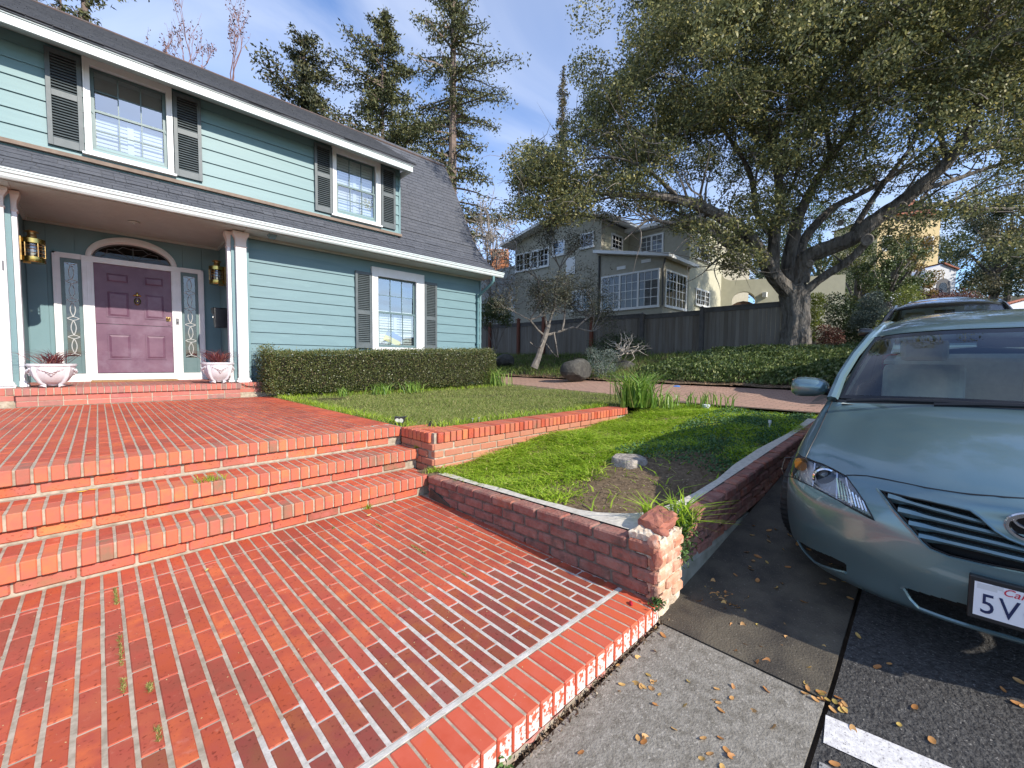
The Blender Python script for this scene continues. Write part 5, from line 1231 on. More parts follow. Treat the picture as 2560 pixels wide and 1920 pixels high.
# garden wall with arched gate
gw = empty('garden_wall', (26.8, 5.4, 1.2)); tag(gw, 'cream stucco garden wall with a curved top and an arched wooden gate', 'wall')
A = Vector((0, 0, 0)); Bv = Vector((2.6, -5.6, 0)); Lw = Bv.length; dirw = Bv.normalized(); nw2 = Vector((dirw.y, -dirw.x, 0)).normalized()
if nw2.x > 0: nw2 = -nw2
def gwp(s, z, o=0): q = dirw*s+nw2*o; return (q.x, q.y, z)
top = [(0, 4.95), (.15, 4.75), (.3, 4.5), (.5, 4.42), (.62, 4.38), (6.2, 4.38)]
arch_c, arch_w, arch_z = 1.35, .62, 3.15
ol = [(0, -.3), (arch_c-arch_w, -.3), (arch_c-arch_w, arch_z)]+[(arch_c-arch_w*math.cos(PI*i/12), arch_z+.55*math.sin(PI*i/12)) for i in range(1, 12)]+[(arch_c+arch_w, arch_z), (arch_c+arch_w, -.3), (6.2, -.3)]+top[::-1]
bm = bmesh.new(); vf = [bm.verts.new(gwp(s, z)) for s, z in ol]; fc_ = bm.faces.new(vf); ex = bmesh.ops.extrude_face_region(bm, geom=[fc_]); bmesh.ops.translate(bm, vec=-nw2*.3, verts=[v for v in ex['geom'] if isinstance(v, bmesh.types.BMVert)]); bmesh.ops.triangulate(bm, faces=bm.faces); bmesh.ops.recalc_face_normals(bm, faces=bm.faces)
me = bpy.data.meshes.new('wall'); bm.to_mesh(me); bm.free(); me.materials.append(st_c); link_mesh('wall', me, None, gw)
b = MB(); b.add([gwp(arch_c-arch_w, -.3, -.2), gwp(arch_c+arch_w, -.3, -.2), gwp(arch_c+arch_w, 2.95, -.2), gwp(arch_c+arch_w*.5, 3.12, -.2), gwp(arch_c, 3.18, -.2), gwp(arch_c-arch_w*.5, 3.12, -.2), gwp(arch_c-arch_w, 2.95, -.2)], [(0, 1, 2, 3, 4, 5, 6)]); b.build('gate', mat('brown_gate', (.09, .045, .025), .7), gw)
b = MB(); q = gwp(arch_c+arch_w+.42, 3.45, .09); b.box(q[0]-.11, q[0]+.11, q[1]-.11, q[1]+.11, q[2]-.14, q[2]+.14); b.build('wall_light', nw_, gw)
# redwood-shingled chimney block left of it
oc = empty('shingled_bay', (24.0, 20.2, 1.2)); tag(oc, 'orange brown wood shingled wall behind bare vines beside the grey house', 'wall')
q0 = at(1226, 640, 31); q1 = at(1272, 640, 31)
om = mat('orange_shingle', (.42, .17, .07), .8, (.30, .11, .045), 5, ramp=[(0, (.40, .15, .06)), (.5, (.50, .21, .09)), (1, (.33, .12, .05))])
oc.location = tuple(q0); d_ = Vector(q1-q0); d_.z = 0; wd = d_.length; d_.normalize()
oc.rotation_euler = (0, 0, math.atan2(d_.y, d_.x))
b = MB(); b.box(0, wd, .03, 2.5, -9, .35); b.build('wall', om, oc)
for i in range(16):
    for sx in range(4):
        b = MB(); a_ = sx*wd/4; b.add([(a_+.02, -.02, .3-i*.26), (a_+wd/4-.02, -.02, .3-i*.26), (a_+wd/4-.02, .02, .52-i*.26), (a_+.02, .02, .52-i*.26), (a_+.02, .02, .3-i*.26), (a_+wd/4-.02, .02, .3-i*.26)], [(0, 1, 2, 3), (4, 5, 1, 0)]); b.build('shingle', om, oc)
b = MB(); b.box(wd*.36, wd*.58, -.06, .0, -9, .5); b.box(wd*.44, wd*.46, -.08, -.06, -9, .5); b.build('downspout', mat('copper_brown', (.25, .10, .045), .6), oc)

# ================================================================== TREES
bark = mat('oak_bark', (.105, .092, .078), .95, (.19, .17, .145), 6, 5.0, 9, blotch=((.045, .038, .032), 4.5, .50, .66), stretch=(1, 1, .3), detail=9)
oak = empty('oak_tree', tuple(at(1985, 890, 14.6))); tag(oak, 'huge spreading live oak with thick grey limbs and dense olive crown over the street', 'tree')
OL = np.array(oak.location)
def limb(mb, pts, n=9, sub=4, wob=.04, seed=0):
    """pts: (px,py,t,radius) -> smooth tapered tube in 3D, returns its points"""
    rr = random.Random(seed); P = [Vector(at(a, b, t)) for a, b, t, r in pts]; R = [p[3] for p in pts]; out = []; ro = []
    for i in range(len(P)-1):
        p0 = P[max(i-1, 0)]; p1 = P[i]; p2 = P[i+1]; p3 = P[min(i+2, len(P)-1)]
        for k in range(sub):
            u = k/sub; u2, u3 = u*u, u*u*u
            q = .5*((2*p1)+(p2-p0)*u+(2*p0-5*p1+4*p2-p3)*u2+(3*p1-p0-3*p2+p3)*u3)
            w = wob*R[i]*4; out.append(q+Vector((rr.uniform(-w, w), rr.uniform(-w, w), rr.uniform(-w, w)))*(1 if (i or k) else 0)); ro.append((R[i]*(1-u)+R[i+1]*u)*rr.uniform(.94, 1.07))
    out.append(P[-1]); ro.append(R[-1])
    mb.tube([p-Vector(OL) for p in out], ro, n); return out, ro
tb = MB(); TR = []
# trunk with ridged, flared base
prof = [(1986, 905, 14.6, .62), (1986, 880, 14.6, .50), (1986, 845, 14.6, .43), (1990, 800, 14.6, .40), (1988, 765, 14.65, .42), (1984, 735, 14.7, .46), (1980, 715, 14.7, .40)]
base = len(tb.v); limb(tb, prof, n=28, sub=3, wob=.01)
for i in range(base, len(tb.v)):
    v = tb.v[i]; k = (i-base) % 28; a = 1+.055*math.sin(k*2*PI/28*7)+.04*math.sin(k*2*PI/28*11+v[2]*2); c = Vector(at(1986, 800, 14.6))-Vector(OL)
    tb.v[i] = (c.x+(v[0]-c.x)*a, c.y+(v[1]-c.y)*a, v[2])
tb.build('trunk', bark, oak, smooth=True)
LIMBS = [
 [(1976, 735, 14.6, .30), (1940, 695, 14.3, .24), (1908, 645, 14.0, .21), (1876, 592, 13.7, .20), (1815, 549, 13.4, .19), (1757, 520, 13.1, .17), (1700, 500, 12.9, .14), (1642, 491, 12.8, .11), (1540, 487, 12.8, .07), (1470, 480, 13, .035)],
 [(1905, 640, 14.0, .10), (1876, 627, 13.8, .09), (1830, 621, 13.6, .08), (1795, 597, 13.4, .07), (1757, 566, 13.3, .055), (1720, 540, 13.3, .04)],
 [(1850, 622, 13.7, .06), (1815, 635, 13.4, .05), (1780, 660, 13.2, .03), (1760, 680, 13.1, .015)],
 [(1757, 538, 13.1, .06), (1700, 556, 12.8, .055), (1665, 556, 12.6, .05), (1627, 549, 12.5, .045), (1598, 566, 12.4, .03), (1560, 600, 12.3, .015)],
 [(1700, 500, 12.9, .08), (1660, 460, 12.6, .06), (1610, 420, 12.4, .045), (1540, 395, 12.4, .03), (1460, 400, 12.5, .02), (1380, 430, 12.7, .01)],
 [(1935, 690, 14.5, .20), (1933, 630, 14.4, .19), (1938, 565, 14.3, .17), (1953, 510, 14.2, .15), (1945, 440, 14.0, .13), (1930, 360, 13.8, .10), (1900, 260, 13.6, .07), (1870, 170, 13.4, .045), (1850, 80, 13.2, .03)],
 [(1925, 585, 14.4, .11), (1890, 530, 14.5, .10), (1885, 480, 14.6, .09), (1870, 420, 14.8, .075), (1820, 340, 15.0, .06), (1760, 260, 15.3, .045), (1700, 170, 15.5, .03)],
 [(1935, 360, 13.8, .06), (1830, 290, 13.3, .05), (1730, 215, 13.0, .035), (1640, 190, 12.8, .02)],
 [(1984, 720, 14.7, .28), (1972, 670, 14.7, .24), (1980, 608, 14.6, .21), (1995, 545, 14.5, .18), (2015, 500, 14.4, .15), (2040, 455, 14.2, .13), (2080, 390, 14.0, .11), (2130, 320, 13.8, .09), (2190, 225, 13.5, .07), (2240, 140, 13.3, .05), (2280, 40, 13.0, .03)],
 [(2080, 390, 14.0, .08), (2060, 300, 14.2, .06), (2050, 210, 14.4, .045), (2020, 110, 14.5, .03)],
 [(1990, 660, 14.6, .18), (2010, 600, 14.9, .16), (2045, 555, 15.1, .14), (2085, 518, 15.4, .12), (2140, 490, 15.7, .10), (2200, 458, 16.0, .08), (2270, 415, 16.3, .06), (2340, 350, 16.6, .045), (2390, 280, 16.8, .03)],
 [(1998, 705, 14.6, .30), (2018, 645, 14.3, .27), (2080, 617, 13.9, .25), (2134, 594, 13.5, .24), (2195, 544, 13.1, .22), (2253, 506, 12.8, .20), (2296, 470, 12.5, .18), (2368, 405, 12.1, .15), (2412, 347, 11.8, .13), (2441, 275, 11.6, .11), (2458, 202, 11.4, .09), (2475, 120, 11.2, .07), (2465, 30, 11.0, .05), (2440, -60, 10.9, .03)],
 [(2195, 552, 13.1, .12), (2230, 530, 13.3, .11), (2290, 520, 13.5, .095), (2368, 510, 13.8, .08), (2470, 522, 14.0, .06), (2600, 520, 14.3, .04)],
 [(2425, 380, 11.9, .09), (2490, 365, 11.8, .08), (2570, 372, 11.7, .06), (2680, 360, 11.6, .04)],
 [(2300, 475, 12.5, .08), (2370, 455, 12.8, .07), (2440, 430, 13.1, .06), (2520, 405, 13.4, .05), (2620, 380, 13.6, .03)],
 [(2134, 575, 13.6, .10), (2180, 500, 14.0, .09), (2230, 430, 14.3, .07), (2280, 360, 14.6, .05), (2310, 270, 14.8, .03)],
 [(2368, 405, 12.1, .08), (2350, 320, 12.6, .06), (2370, 230, 12.9, .045), (2400, 140, 13.2, .03)],
 [(2458, 202, 11.4, .06), (2400, 110, 10.9, .045), (2320, 60, 10.5, .03), (2230, 10, 10.2, .02)],
 [(1953, 510, 14.2, .07), (1990, 440, 14.5, .05), (1995, 350, 14.8, .04), (1980, 250, 15, .025)],
]
for i, L in enumerate(LIMBS):
    b = MB(); o_, r_ = limb(b, L, n=9, sub=4, wob=.012, seed=i); b.build('limb', bark, oak, smooth=True); TR.append((o_, r_))
b = MB(); limb(b, [(2012, 730, 14.4, .14), (2040, 706, 14.2, .13), (2070, 684, 14.0, .125), (2110, 660, 13.7, .12), (2150, 625, 13.4, .115), (2168, 600, 13.2, .12)], n=10, wob=.01, seed=77); b.build('limb', bark, oak, smooth=True)
# pruning scars
scar = mat('cut_wood_scar', (.30, .26, .22), .9, (.14, .12, .10), 9)
for (px, py, t, r) in [(1937, 601, 14.15, .07), (2041, 622, 13.95, .095), (2025, 659, 14.0, .085), (2101, 557, 13.4, .07), (1960, 535, 14.05, .09), (2128, 525, 15.2, .06), (2254, 517, 12.55, .10), (2168, 600, 13.05, .13)]:
    b = MB(); n = 16; c = Vector(at(px, py, t)); d = (Vector(CAM)-c).normalized(); a_ = d.cross(Vector((0, 0, 1))).normalized(); u_ = a_.cross(d)
    pts = [c-Vector(OL)+a_*r*math.cos(q)+u_*r*1.15*math.sin(q) for q in np.linspace(0, 2*PI, n+1)]
    b.tube(pts, r*.28, 6); ce = [c-Vector(OL)+d*.005+(a_*math.cos(q)+u_*math.sin(q)*1.15)*r*.9 for q in np.linspace(0, 2*PI, n+1)[:-1]]; b.add([tuple(p) for p in ce], [tuple(range(n))]); b.build('branch_scar', scar, oak)
# crown: leaf clumps in an uneven volume
def inpoly(x, y, poly):
    c = False; j = len(poly)-1
    for i in range(len(poly)):
        xi, yi = poly[i]; xj, yj = poly[j]
        if (yi > y) != (yj > y) and x < (xj-xi)*(y-yi)/(yj-yi)+xi: c = not c
        j = i
    return c
OUT = [(1610, -160), (1600, 0), (1612, 60), (1600, 130), (1540, 185), (1480, 200), (1470, 250), (1430, 300), (1400, 345), (1330, 365), (1300, 400), (1285, 440), (1290, 500), (1290, 545), (1335, 575), (1400, 545), (1450, 540), (1500, 550), (1560, 520), (1640, 530), (1700, 560), (1740, 600), (1780, 660), (1850, 680), (1880, 640), (1870, 560), (1960, 560), (2080, 560), (2180, 580), (2220, 620), (2270, 600), (2300, 585), (2390, 585), (2430, 630), (2560, 660), (2760, 640), (2760, -160)]
def dens(x, y):
    d = 1.0
    for (cx, cy, rx, ry, a) in [(1700, 440, 120, 60, .75), (1700, 175, 60, 40, .6), (2240, 330, 110, 60, .88), (2330, 440, 200, 80, .88), (2150, 480, 140, 60, .80), (1930, 500, 120, 90, .75), (1830, 470, 70, 70, .55), (2480, 440, 120, 70, .8), (2100, 590, 120, 40, .8), (2300, 560, 120, 40, .55), (1830, 130, 60, 40, .4), (2260, 150, 40, 30, .4), (1590, 470, 60, 40, .35), (1790, 580, 70, 50, .6), (2520, 280, 90, 70, .5)]:
        d -= a*.78*math.exp(-((x-cx)/rx)**2-((y-cy)/ry)**2)
    if y > 540 and x > 2420: d = .35
    if y > 430 and x > 2180: d *= .55
    if y > 540 and 2270 < x < 2420: d = .15
    return max(.03, d)
rr = random.Random(21); CL = []
while len(CL) < 1300:
    x, y = rr.uniform(1260, 2740), rr.uniform(-150, 690)
    if inpoly(x, y, OUT) and rr.random() < dens(x, y)*(1 if y < 260 else .75):
        t = rr.uniform(11.2, 17.2) if x > 1500 else rr.uniform(11.6, 15.5)
        if x > 2200: t = rr.uniform(9.5, 16.5)
        CL.append((Vector(at(x, y, t)), rr.uniform(.28, .62)))
# the side of the crown away from the camera and above the frame
for i in range(240):
    a = rr.uniform(0, 2*PI); rad = rr.uniform(2, 8); CL.append((Vector((17.4+rad*math.cos(a), -1+rad*math.sin(a), rr.uniform(9.0, 13.5)-.25*rad)), rr.uniform(.4, .8)))
Ps = []; Ls = []
for c, r in CL:
    n = int(1250*r*r*(rr.uniform(.6, 1.3))); d = RNG.normal(size=(n, 3)); d /= np.linalg.norm(d, axis=1)[:, None]
    q = np.array(c)+d*(r*RNG.uniform(.25, 1, n)**.5)[:, None]*vec(1.15, 1.15, .72); Ps.append(q)
P = np.concatenate(Ps); n = len(P)
V, F = leaf_quads(P-OL, RNG.uniform(.065, .125, n), RNG.uniform(.036, .062, n))
oak_leaf = mat('oak_leaf', (.05, .06, .02), .5, ramp=[(0, (.06, .070, .026)), (.3, (.12, .135, .055)), (.6, (.20, .215, .095)), (.85, (.34, .32, .11)), (1, (.5, .42, .16))], transl=.38, spec=.35)
np_mesh('foliage', V, F, oak_leaf, oak)
print('oak leaves', n)
# twigs inside the crown
tw = MB()
for c, r in CL[:1300]:
    for k in range(2):
        p = c+Vector((rr.gauss(0, .4), rr.gauss(0, .4), rr.gauss(0, .3)))*r; pts = [p-Vector(OL)]; d = Vector((rr.gauss(0, 1), rr.gauss(0, 1), rr.gauss(0, .6))).normalized()
        for s in range(4): d = (d+Vector((rr.gauss(0, .35), rr.gauss(0, .35), rr.gauss(0, .35)))).normalized(); pts.append(pts[-1]+d*rr.uniform(.15, .35))
        tw.tube(pts, [.016, .012, .009, .006, .003], 3, cap=False)
# long secondary branches from limbs into the crown
for (o_, r_) in TR:
    for k in range(9):
        i = rr.randrange(len(o_)//3, len(o_)-1); p = o_[i]; d = ((o_[min(i+1, len(o_)-1)]-o_[i]).normalized()+Vector((rr.gauss(0, .7), rr.gauss(0, .7), rr.uniform(-.1, .9)))).normalized(); r0 = min(.05, r_[i]*.5); pts = [p-Vector(OL)]; n = rr.randrange(5, 9)
        for s in range(n): d = (d+Vector((rr.gauss(0, .25), rr.gauss(0, .25), rr.gauss(.03, .2)))).normalized(); pts.append(pts[-1]+d*rr.uniform(.25, .5))
        tw.tube(pts, [r0*(1-s/(n+1)) for s in range(n+1)], 4, cap=False)
o = tw.build('twigs', mat('grey_twig', (.20, .175, .15), .9, (.12, .10, .085), 8), oak); tag(o, kind='stuff')

def branch_tree(mb, p, d, L, r, lev, rr, spread=.5, up=.1, kids=(3, 4), tips=None, nseg=4, shrink=.66):
    pts = [p]; 
    for s in range(nseg): d = (d+Vector((rr.gauss(0, .16), rr.gauss(0, .16), rr.gauss(up*.4, .12)))).normalized(); pts.append(pts[-1]+d*L/nseg)
    mb.tube(pts, [r*(1-.45*s/nseg) for s in range(nseg+1)], 6 if lev > 1 else 3, cap=False)
    if tips is not None and lev <= 1: tips += pts[1:]
    if lev == 0: return
    for k in range(rr.randint(*kids)):
        i = rr.randint(nseg//2, nseg); nd = (d+Vector((rr.gauss(0, spread), rr.gauss(0, spread), rr.gauss(up, spread*.8)))).normalized(); branch_tree(mb, pts[i], nd, L*shrink*rr.uniform(.75, 1.15), r*.55, lev-1, rr, spread, up, kids, tips, nseg, shrink)
# small leaning tree in the bed
st = empty('small_tree', tuple(at(1337, 915, 14.5))); tag(st, 'small leaning tree with pale trunk and sparse grey green leaves in front of the fence', 'tree')
b = MB(); rr = random.Random(5); tips = []
def loc_(px, py, t): return Vector(at(px, py, t))-st.location
pts = [loc_(1335, 920, 14.5), loc_(1346, 893, 14.5), loc_(1355, 862, 14.5), loc_(1364, 838, 14.5), loc_(1372, 810, 14.5)]
b.tube(pts, [.14, .11, .10, .09, .08], 9)
for (chain, r0) in [([(1364, 838), (1385, 833), (1410, 825), (1432, 818), (1460, 825), (1480, 828)], .05), ([(1405, 827), (1410, 805), (1412, 780)], .04), ([(1368, 820), (1362, 790), (1350, 750), (1345, 700)], .05), ([(1360, 838), (1345, 825), (1325, 800)], .035), ([(1372, 810), (1385, 770), (1390, 720), (1400, 670)], .05), ([(1440, 820), (1462, 800), (1478, 790)], .03), ([(1362, 845), (1352, 868), (1340, 868), (1325, 855)], .025), ([(1385, 833), (1390, 860), (1395, 893)], .03), ([(1366, 860), (1380, 880), (1392, 892)], .02)]:
    q = [loc_(a, c, 14.5+rr.uniform(-.4, .4)) for a, c in chain]; q[0] = loc_(chain[0][0], chain[0][1], 14.5); b.tube(q, [r0*(1-.12*i) for i in range(len(q))], 6)
    if chain[-1][1] < 840:
        for k in range(4): branch_tree(b, q[-1], Vector((rr.gauss(0, .7), rr.gauss(0, .7), rr.uniform(.1, .8))).normalized(), 1.0, .022, 2, rr, .6, .12, (3, 4), tips)
b.build('trunk', mat('pale_bark', (.24, .21, .18), .9, (.13, .115, .10), 7, 1, 40), st, smooth=True)
tp = np.array([tuple(t) for t in tips]); k = RNG.integers(0, len(tp), 15000); P = tp[k]+RNG.normal(0, .13, (15000, 3)); V, F = leaf_quads(P, RNG.uniform(.05, .09, 15000), .028)
np_mesh('foliage', V, F, mat('olive_grey_leaf', (.08, .085, .05), .6, ramp=[(0, (.045, .05, .03)), (.5, (.085, .09, .055)), (1, (.16, .155, .09))], transl=.2), st)

def cloud_plant(name, label, cat, blobs, n, leaf, m, base=None, stems=0, group=None, squash=.8, D=None, stem_m=None):
    """blobs: (px,py,t,radius_m) ; one plant made of leaf clumps with stems"""
    c0 = Vector(at(*base)) if base else Vector(at(blobs[0][0], blobs[0][1], blobs[0][2])); root = empty(name, tuple(c0)); tag(root, label, cat, group)
    w = np.array([b_[3]**2 for b_ in blobs]); w = w/w.sum(); Ps = []
    for b_, ww in zip(blobs, w):
        k = max(20, int(n*ww)); d = RNG.normal(size=(k, 3)); d /= np.linalg.norm(d, axis=1)[:, None]; Ps.append(np.array(at(b_[0], b_[1], b_[2]))+d*(b_[3]*RNG.uniform(.2, 1, k)**.55)[:, None]*vec(1, 1, squash)*(1+.25*np.sin(d[:, 0:1]*7+b_[0])*np.cos(d[:, 2:3]*6+b_[1])))
    P = np.concatenate(Ps)-np.array(c0); k = len(P); V, F = leaf_quads(P, RNG.uniform(.7, 1.3, k)*leaf, RNG.uniform(.4, .6, k)*leaf, D=D)
    np_mesh('foliage', V, F, m, root)
    if stems:
        b = MB(); rr = random.Random(len(label))
        for i in range(stems):
            bb = blobs[i % len(blobs)]; e = Vector(at(bb[0], bb[1], bb[2]))-c0+Vector((rr.gauss(0, .3), rr.gauss(0, .3), rr.gauss(0, .3)))*bb[3]; s_ = Vector((rr.gauss(0, .06), rr.gauss(0, .06), -.05)); mid = s_.lerp(e, .5)+Vector((rr.gauss(0, .1), rr.gauss(0, .1), .1)); r0 = .012*max(1, (e-s_).length*.9); b.tube([s_, mid, e], [r0, r0*.7, r0*.3], 5)
        b.build('stems', stem_m or MATS['grey_twig'], root)
    return root
dkg = mat('dark_shrub_leaf', (.03, .05, .015), .5, ramp=[(0, (.02, .035, .01)), (.6, (.04, .065, .018)), (1, (.09, .12, .04))], transl=.15)
mdg = mat('mid_shrub_leaf', (.05, .08, .02), .5, ramp=[(0, (.04, .065, .015)), (.6, (.08, .12, .025)), (1, (.16, .20, .05))], transl=.2, spec=.6)
ylg = mat('yellow_shrub_leaf', (.16, .2, .03), .5, ramp=[(0, (.10, .13, .02)), (.6, (.20, .24, .03)), (1, (.34, .36, .07))], transl=.3)
rdl = mat('red_brown_leaf', (.16, .06, .04), .6, ramp=[(0, (.08, .03, .02)), (.6, (.17, .065, .045)), (1, (.28, .13, .08))], transl=.2)
blg = mat('blue_grey_leaf', (.12, .15, .12), .6, ramp=[(0, (.07, .10, .08)), (.6, (.13, .17, .14)), (1, (.24, .28, .23))], transl=.15)
fir = mat('redwood_needle', (.05, .06, .02), .6, ramp=[(0, (.045, .055, .018)), (.5, (.085, .095, .028)), (.85, (.14, .14, .045)), (1, (.20, .17, .07))], transl=.15)
cloud_plant('shrub', 'camellia bush with red buds growing over the fence beside the blue house corner', 'shrub', [(1225, 775, 19, .55), (1250, 785, 19, .6), (1210, 800, 19, .5), (1265, 800, 19, .4), (1235, 760, 19, .4)], 5200, .075, mdg, (1240, 870, 19), 8)
cloud_plant('shrub', 'dark low rose bush in front of the fence behind the boulder', 'shrub', [(1500, 870, 15.5, .5), (1530, 860, 15.5, .55), (1560, 855, 15.3, .5), (1590, 865, 15.3, .45)], 3600, .06, dkg, (1550, 905, 15.3), 14)
cloud_plant('shrub', 'silvery grey shrub spilling over the right side of the boulder', 'shrub', [(1490, 905, 12.6, .32), (1520, 890, 12.8, .35), (1500, 925, 12.4, .28), (1480, 880, 12.8, .22), (1525, 920, 12.6, .25)], 4200, .035, blg, (1500, 945, 12.5), 10)
cloud_plant('shrub', 'reddish brown leafed shrub standing just right of the oak trunk', 'shrub', [(2065, 845, 16.5, .35), (2085, 835, 16.5, .35), (2060, 825, 16.5, .28), (2095, 850, 16.5, .25)], 2200, .07, rdl, (2070, 875, 16.5), 10)
cloud_plant('shrub', 'yellow green upright shrub squeezed between oak trunk and dark bushes', 'shrub', [(2035, 780, 18, .4), (2030, 810, 18, .4), (2040, 750, 18, .4), (2028, 840, 18, .3)], 3000, .08, ylg, (2032, 880, 18), 5)
cloud_plant('shrub', 'black green rounded bushes behind the reddish shrub', 'shrub', [(2110, 790, 19, .9), (2150, 810, 19, 1.0), (2090, 760, 20, .7), (2190, 830, 18, .9), (2140, 840, 18, .8)], 7000, .11, dkg, (2130, 870, 19), 4)
cloud_plant('shrub', 'bright yellow green low shrub left of the black car', 'shrub', [(2250, 795, 15, .5), (2290, 770, 15.5, .5), (2230, 820, 14.5, .5), (2270, 740, 16, .5)], 4500, .07, ylg, (2250, 850, 15), 4)
cloud_plant('shrub', 'rusty red hedge top behind the black car roof', 'shrub', [(2360, 752, 30, .8), (2400, 748, 30, .9), (2430, 755, 30, .8), (2380, 760, 29, .8)], 3500, .13, rdl, (2400, 790, 30), 3)
cloud_plant('shrub', 'dark purple leaved shrub below the white tower', 'shrub', [(2320, 745, 34, .7), (2335, 735, 34, .6)], 1500, .13, mat('purple_leaf', (.08, .03, .035), .6, ramp=[(0, (.05, .02, .025)), (1, (.14, .06, .06))]), (2325, 775, 34), 4)
# dwarf blue spruce
cloud_plant('small_spruce', 'small blue grey conifer with bare lower stems between the dark bushes and the cars', 'tree', [(2180, 790, 17, .62), (2160, 805, 17, .5), (2205, 805, 17, .5), (2178, 760, 17, .42), (2190, 740, 17, .25)], 9000, .07, blg, (2180, 850, 17), 12, D=vec(0, 0, .3))

def conifer(name, label, base, H, R, n, m, trunk_r=.35, gap=.0, droop=.35, bare=.0, seed=0, leafs=.22, top=1.0, group=None, lean=0):
    rr = random.Random(seed); root = empty(name, tuple(base)); tag(root, label, 'tree', group)
    b = MB(); b.tube([(lean*s*s*H, .1*math.sin(s*5), H*s) for s in np.linspace(0, 1, 14)], [trunk_r*(1-.93*s) for s in np.linspace(0, 1, 14)], 8); b.build('trunk', mat('conifer_bark', (.22, .16, .125), .9, (.14, .10, .08), 3, 1, 20), root, smooth=True)
    Ps = []; br = MB(); nb = int(H*6.5)
    for i in range(nb):
        s = bare+(1-bare)*((i+.5)/nb)**.9
        if rr.random() < gap*(1-s*.5): continue
        a = rr.uniform(0, 2*PI); L = R(s)*rr.uniform(.55, 1.1); z = H*s; d = Vector((math.cos(a), math.sin(a), rr.uniform(-.1, .35))); p = Vector((lean*s*s*H, .1*math.sin(s*5), z)); pts = [p]
        k = 6
        for q in range(k): d2 = d+Vector((rr.gauss(0, .12), rr.gauss(0, .12), -droop*q/k+(.25 if q > 3 else 0))); pts.append(pts[-1]+d2.normalized()*L/k)
        br.tube(pts, [trunk_r*.16*(1-q/(k+1))+.01 for q in range(k+1)], 3, cap=False)
        w = int(n/nb*(L/max(.3, R(.3)))*rr.uniform(.4, 1.5))
        if w > 0:
            u = RNG.uniform(.18, 1, w)*k; ii = np.minimum(u.astype(int), k-1); fr = (u-ii)[:, None]; A_ = np.array([tuple(x) for x in pts]); Ps.append(A_[ii]*(1-fr)+A_[ii+1]*fr+RNG.normal(0, 1, (w, 3))*vec(1, 1, .55)*(.10+.16*L/3)+vec(0, 0, -.08)*np.abs(RNG.normal(0, 1, (w, 1))))
    br.build('branches', MATS['conifer_bark'], root)
    P = np.concatenate(Ps); k = len(P); V, F = leaf_quads(P, RNG.uniform(.6, 1.4, k)*leafs, RNG.uniform(.25, .45, k)*leafs*1.15, droop=.3); np_mesh('foliage', V, F, m, root); return root
def gbase(px, t, z=-.5): q = at(px, 900, t); return (q[0], q[1], z)
conifer('redwood_tree', 'tallest redwood behind the blue house with a long bare streaked trunk', gbase(1132, 34), 38, lambda s: 7.6*(1-s)**.45*(.8+.3*math.sin(s*23)), 75000, fir, .55, .04, .45, .12, 3, .26, lean=-.002)
conifer('redwood_tree', 'thin pinkish trunked redwood in the middle of the three behind the roof', gbase(960, 32), 26.6, lambda s: 7.4*(1-s)**.42*(.8+.32*math.sin(s*31+1)), 60000, fir, .34, .05, .2, .2, 8, .25)
conifer('conifer_tree', 'dense dark pyramidal conifer left of the redwoods behind the roof', gbase(772, 30), 23.3, lambda s: 11.5*(1-s)**.62*(.8+.25*math.sin(s*40)), 75000, mat('dark_conifer_needle', (.04, .05, .015), .6, ramp=[(0, (.022, .030, .012)), (.5, (.05, .055, .018)), (.85, (.10, .10, .03)), (1, (.16, .14, .05))], transl=.1), .4, .0, .05, .2, 12, .26)
conifer('conifer_tree', 'tall conifer with drooping clumps at the far left above the roof', gbase(250, 26), 33, lambda s: 3.8*(1-s)**.4*(.6+.5*math.sin(s*45)), 30000, fir, .42, .2, .5, .35, 15, .26)
conifer('conifer_tree', 'small dark conifer top peeking over the roof near the left corner', gbase(193, 33), 31.8, lambda s: 2.2*(1-s)**.8, 9000, MATS['dark_conifer_needle'], .3, 0, .1, .5, 16, .24)
conifer('conifer_tree', 'second small conifer tip over the roof at the far left', gbase(125, 36), 35.5, lambda s: 2.0*(1-s)**.8, 7000, MATS['dark_conifer_needle'], .3, 0, .1, .5, 17, .24)
conifer('conifer_tree', 'dark conifer branches in the top left corner above the roof', gbase(85, 24), 27.5, lambda s: 2.4*(1-s)**.5, 6000, MATS['dark_conifer_needle'], .3, 0, .3, .5, 18, .24)
q = at(1407, 165, 60); conifer('redwood_tree', 'slim distant redwood top rising against the sky left of the oak', (q[0], q[1], 0), q[2], lambda s: 2.6*(1-s)**.45*(.55+.45*abs(math.sin(s*26))), 14000, mat('far_needle', (.10, .09, .04), .7, ramp=[(0, (.07, .065, .03)), (1, (.16, .14, .06))]), .45, .1, .3, .45, 19, .34)
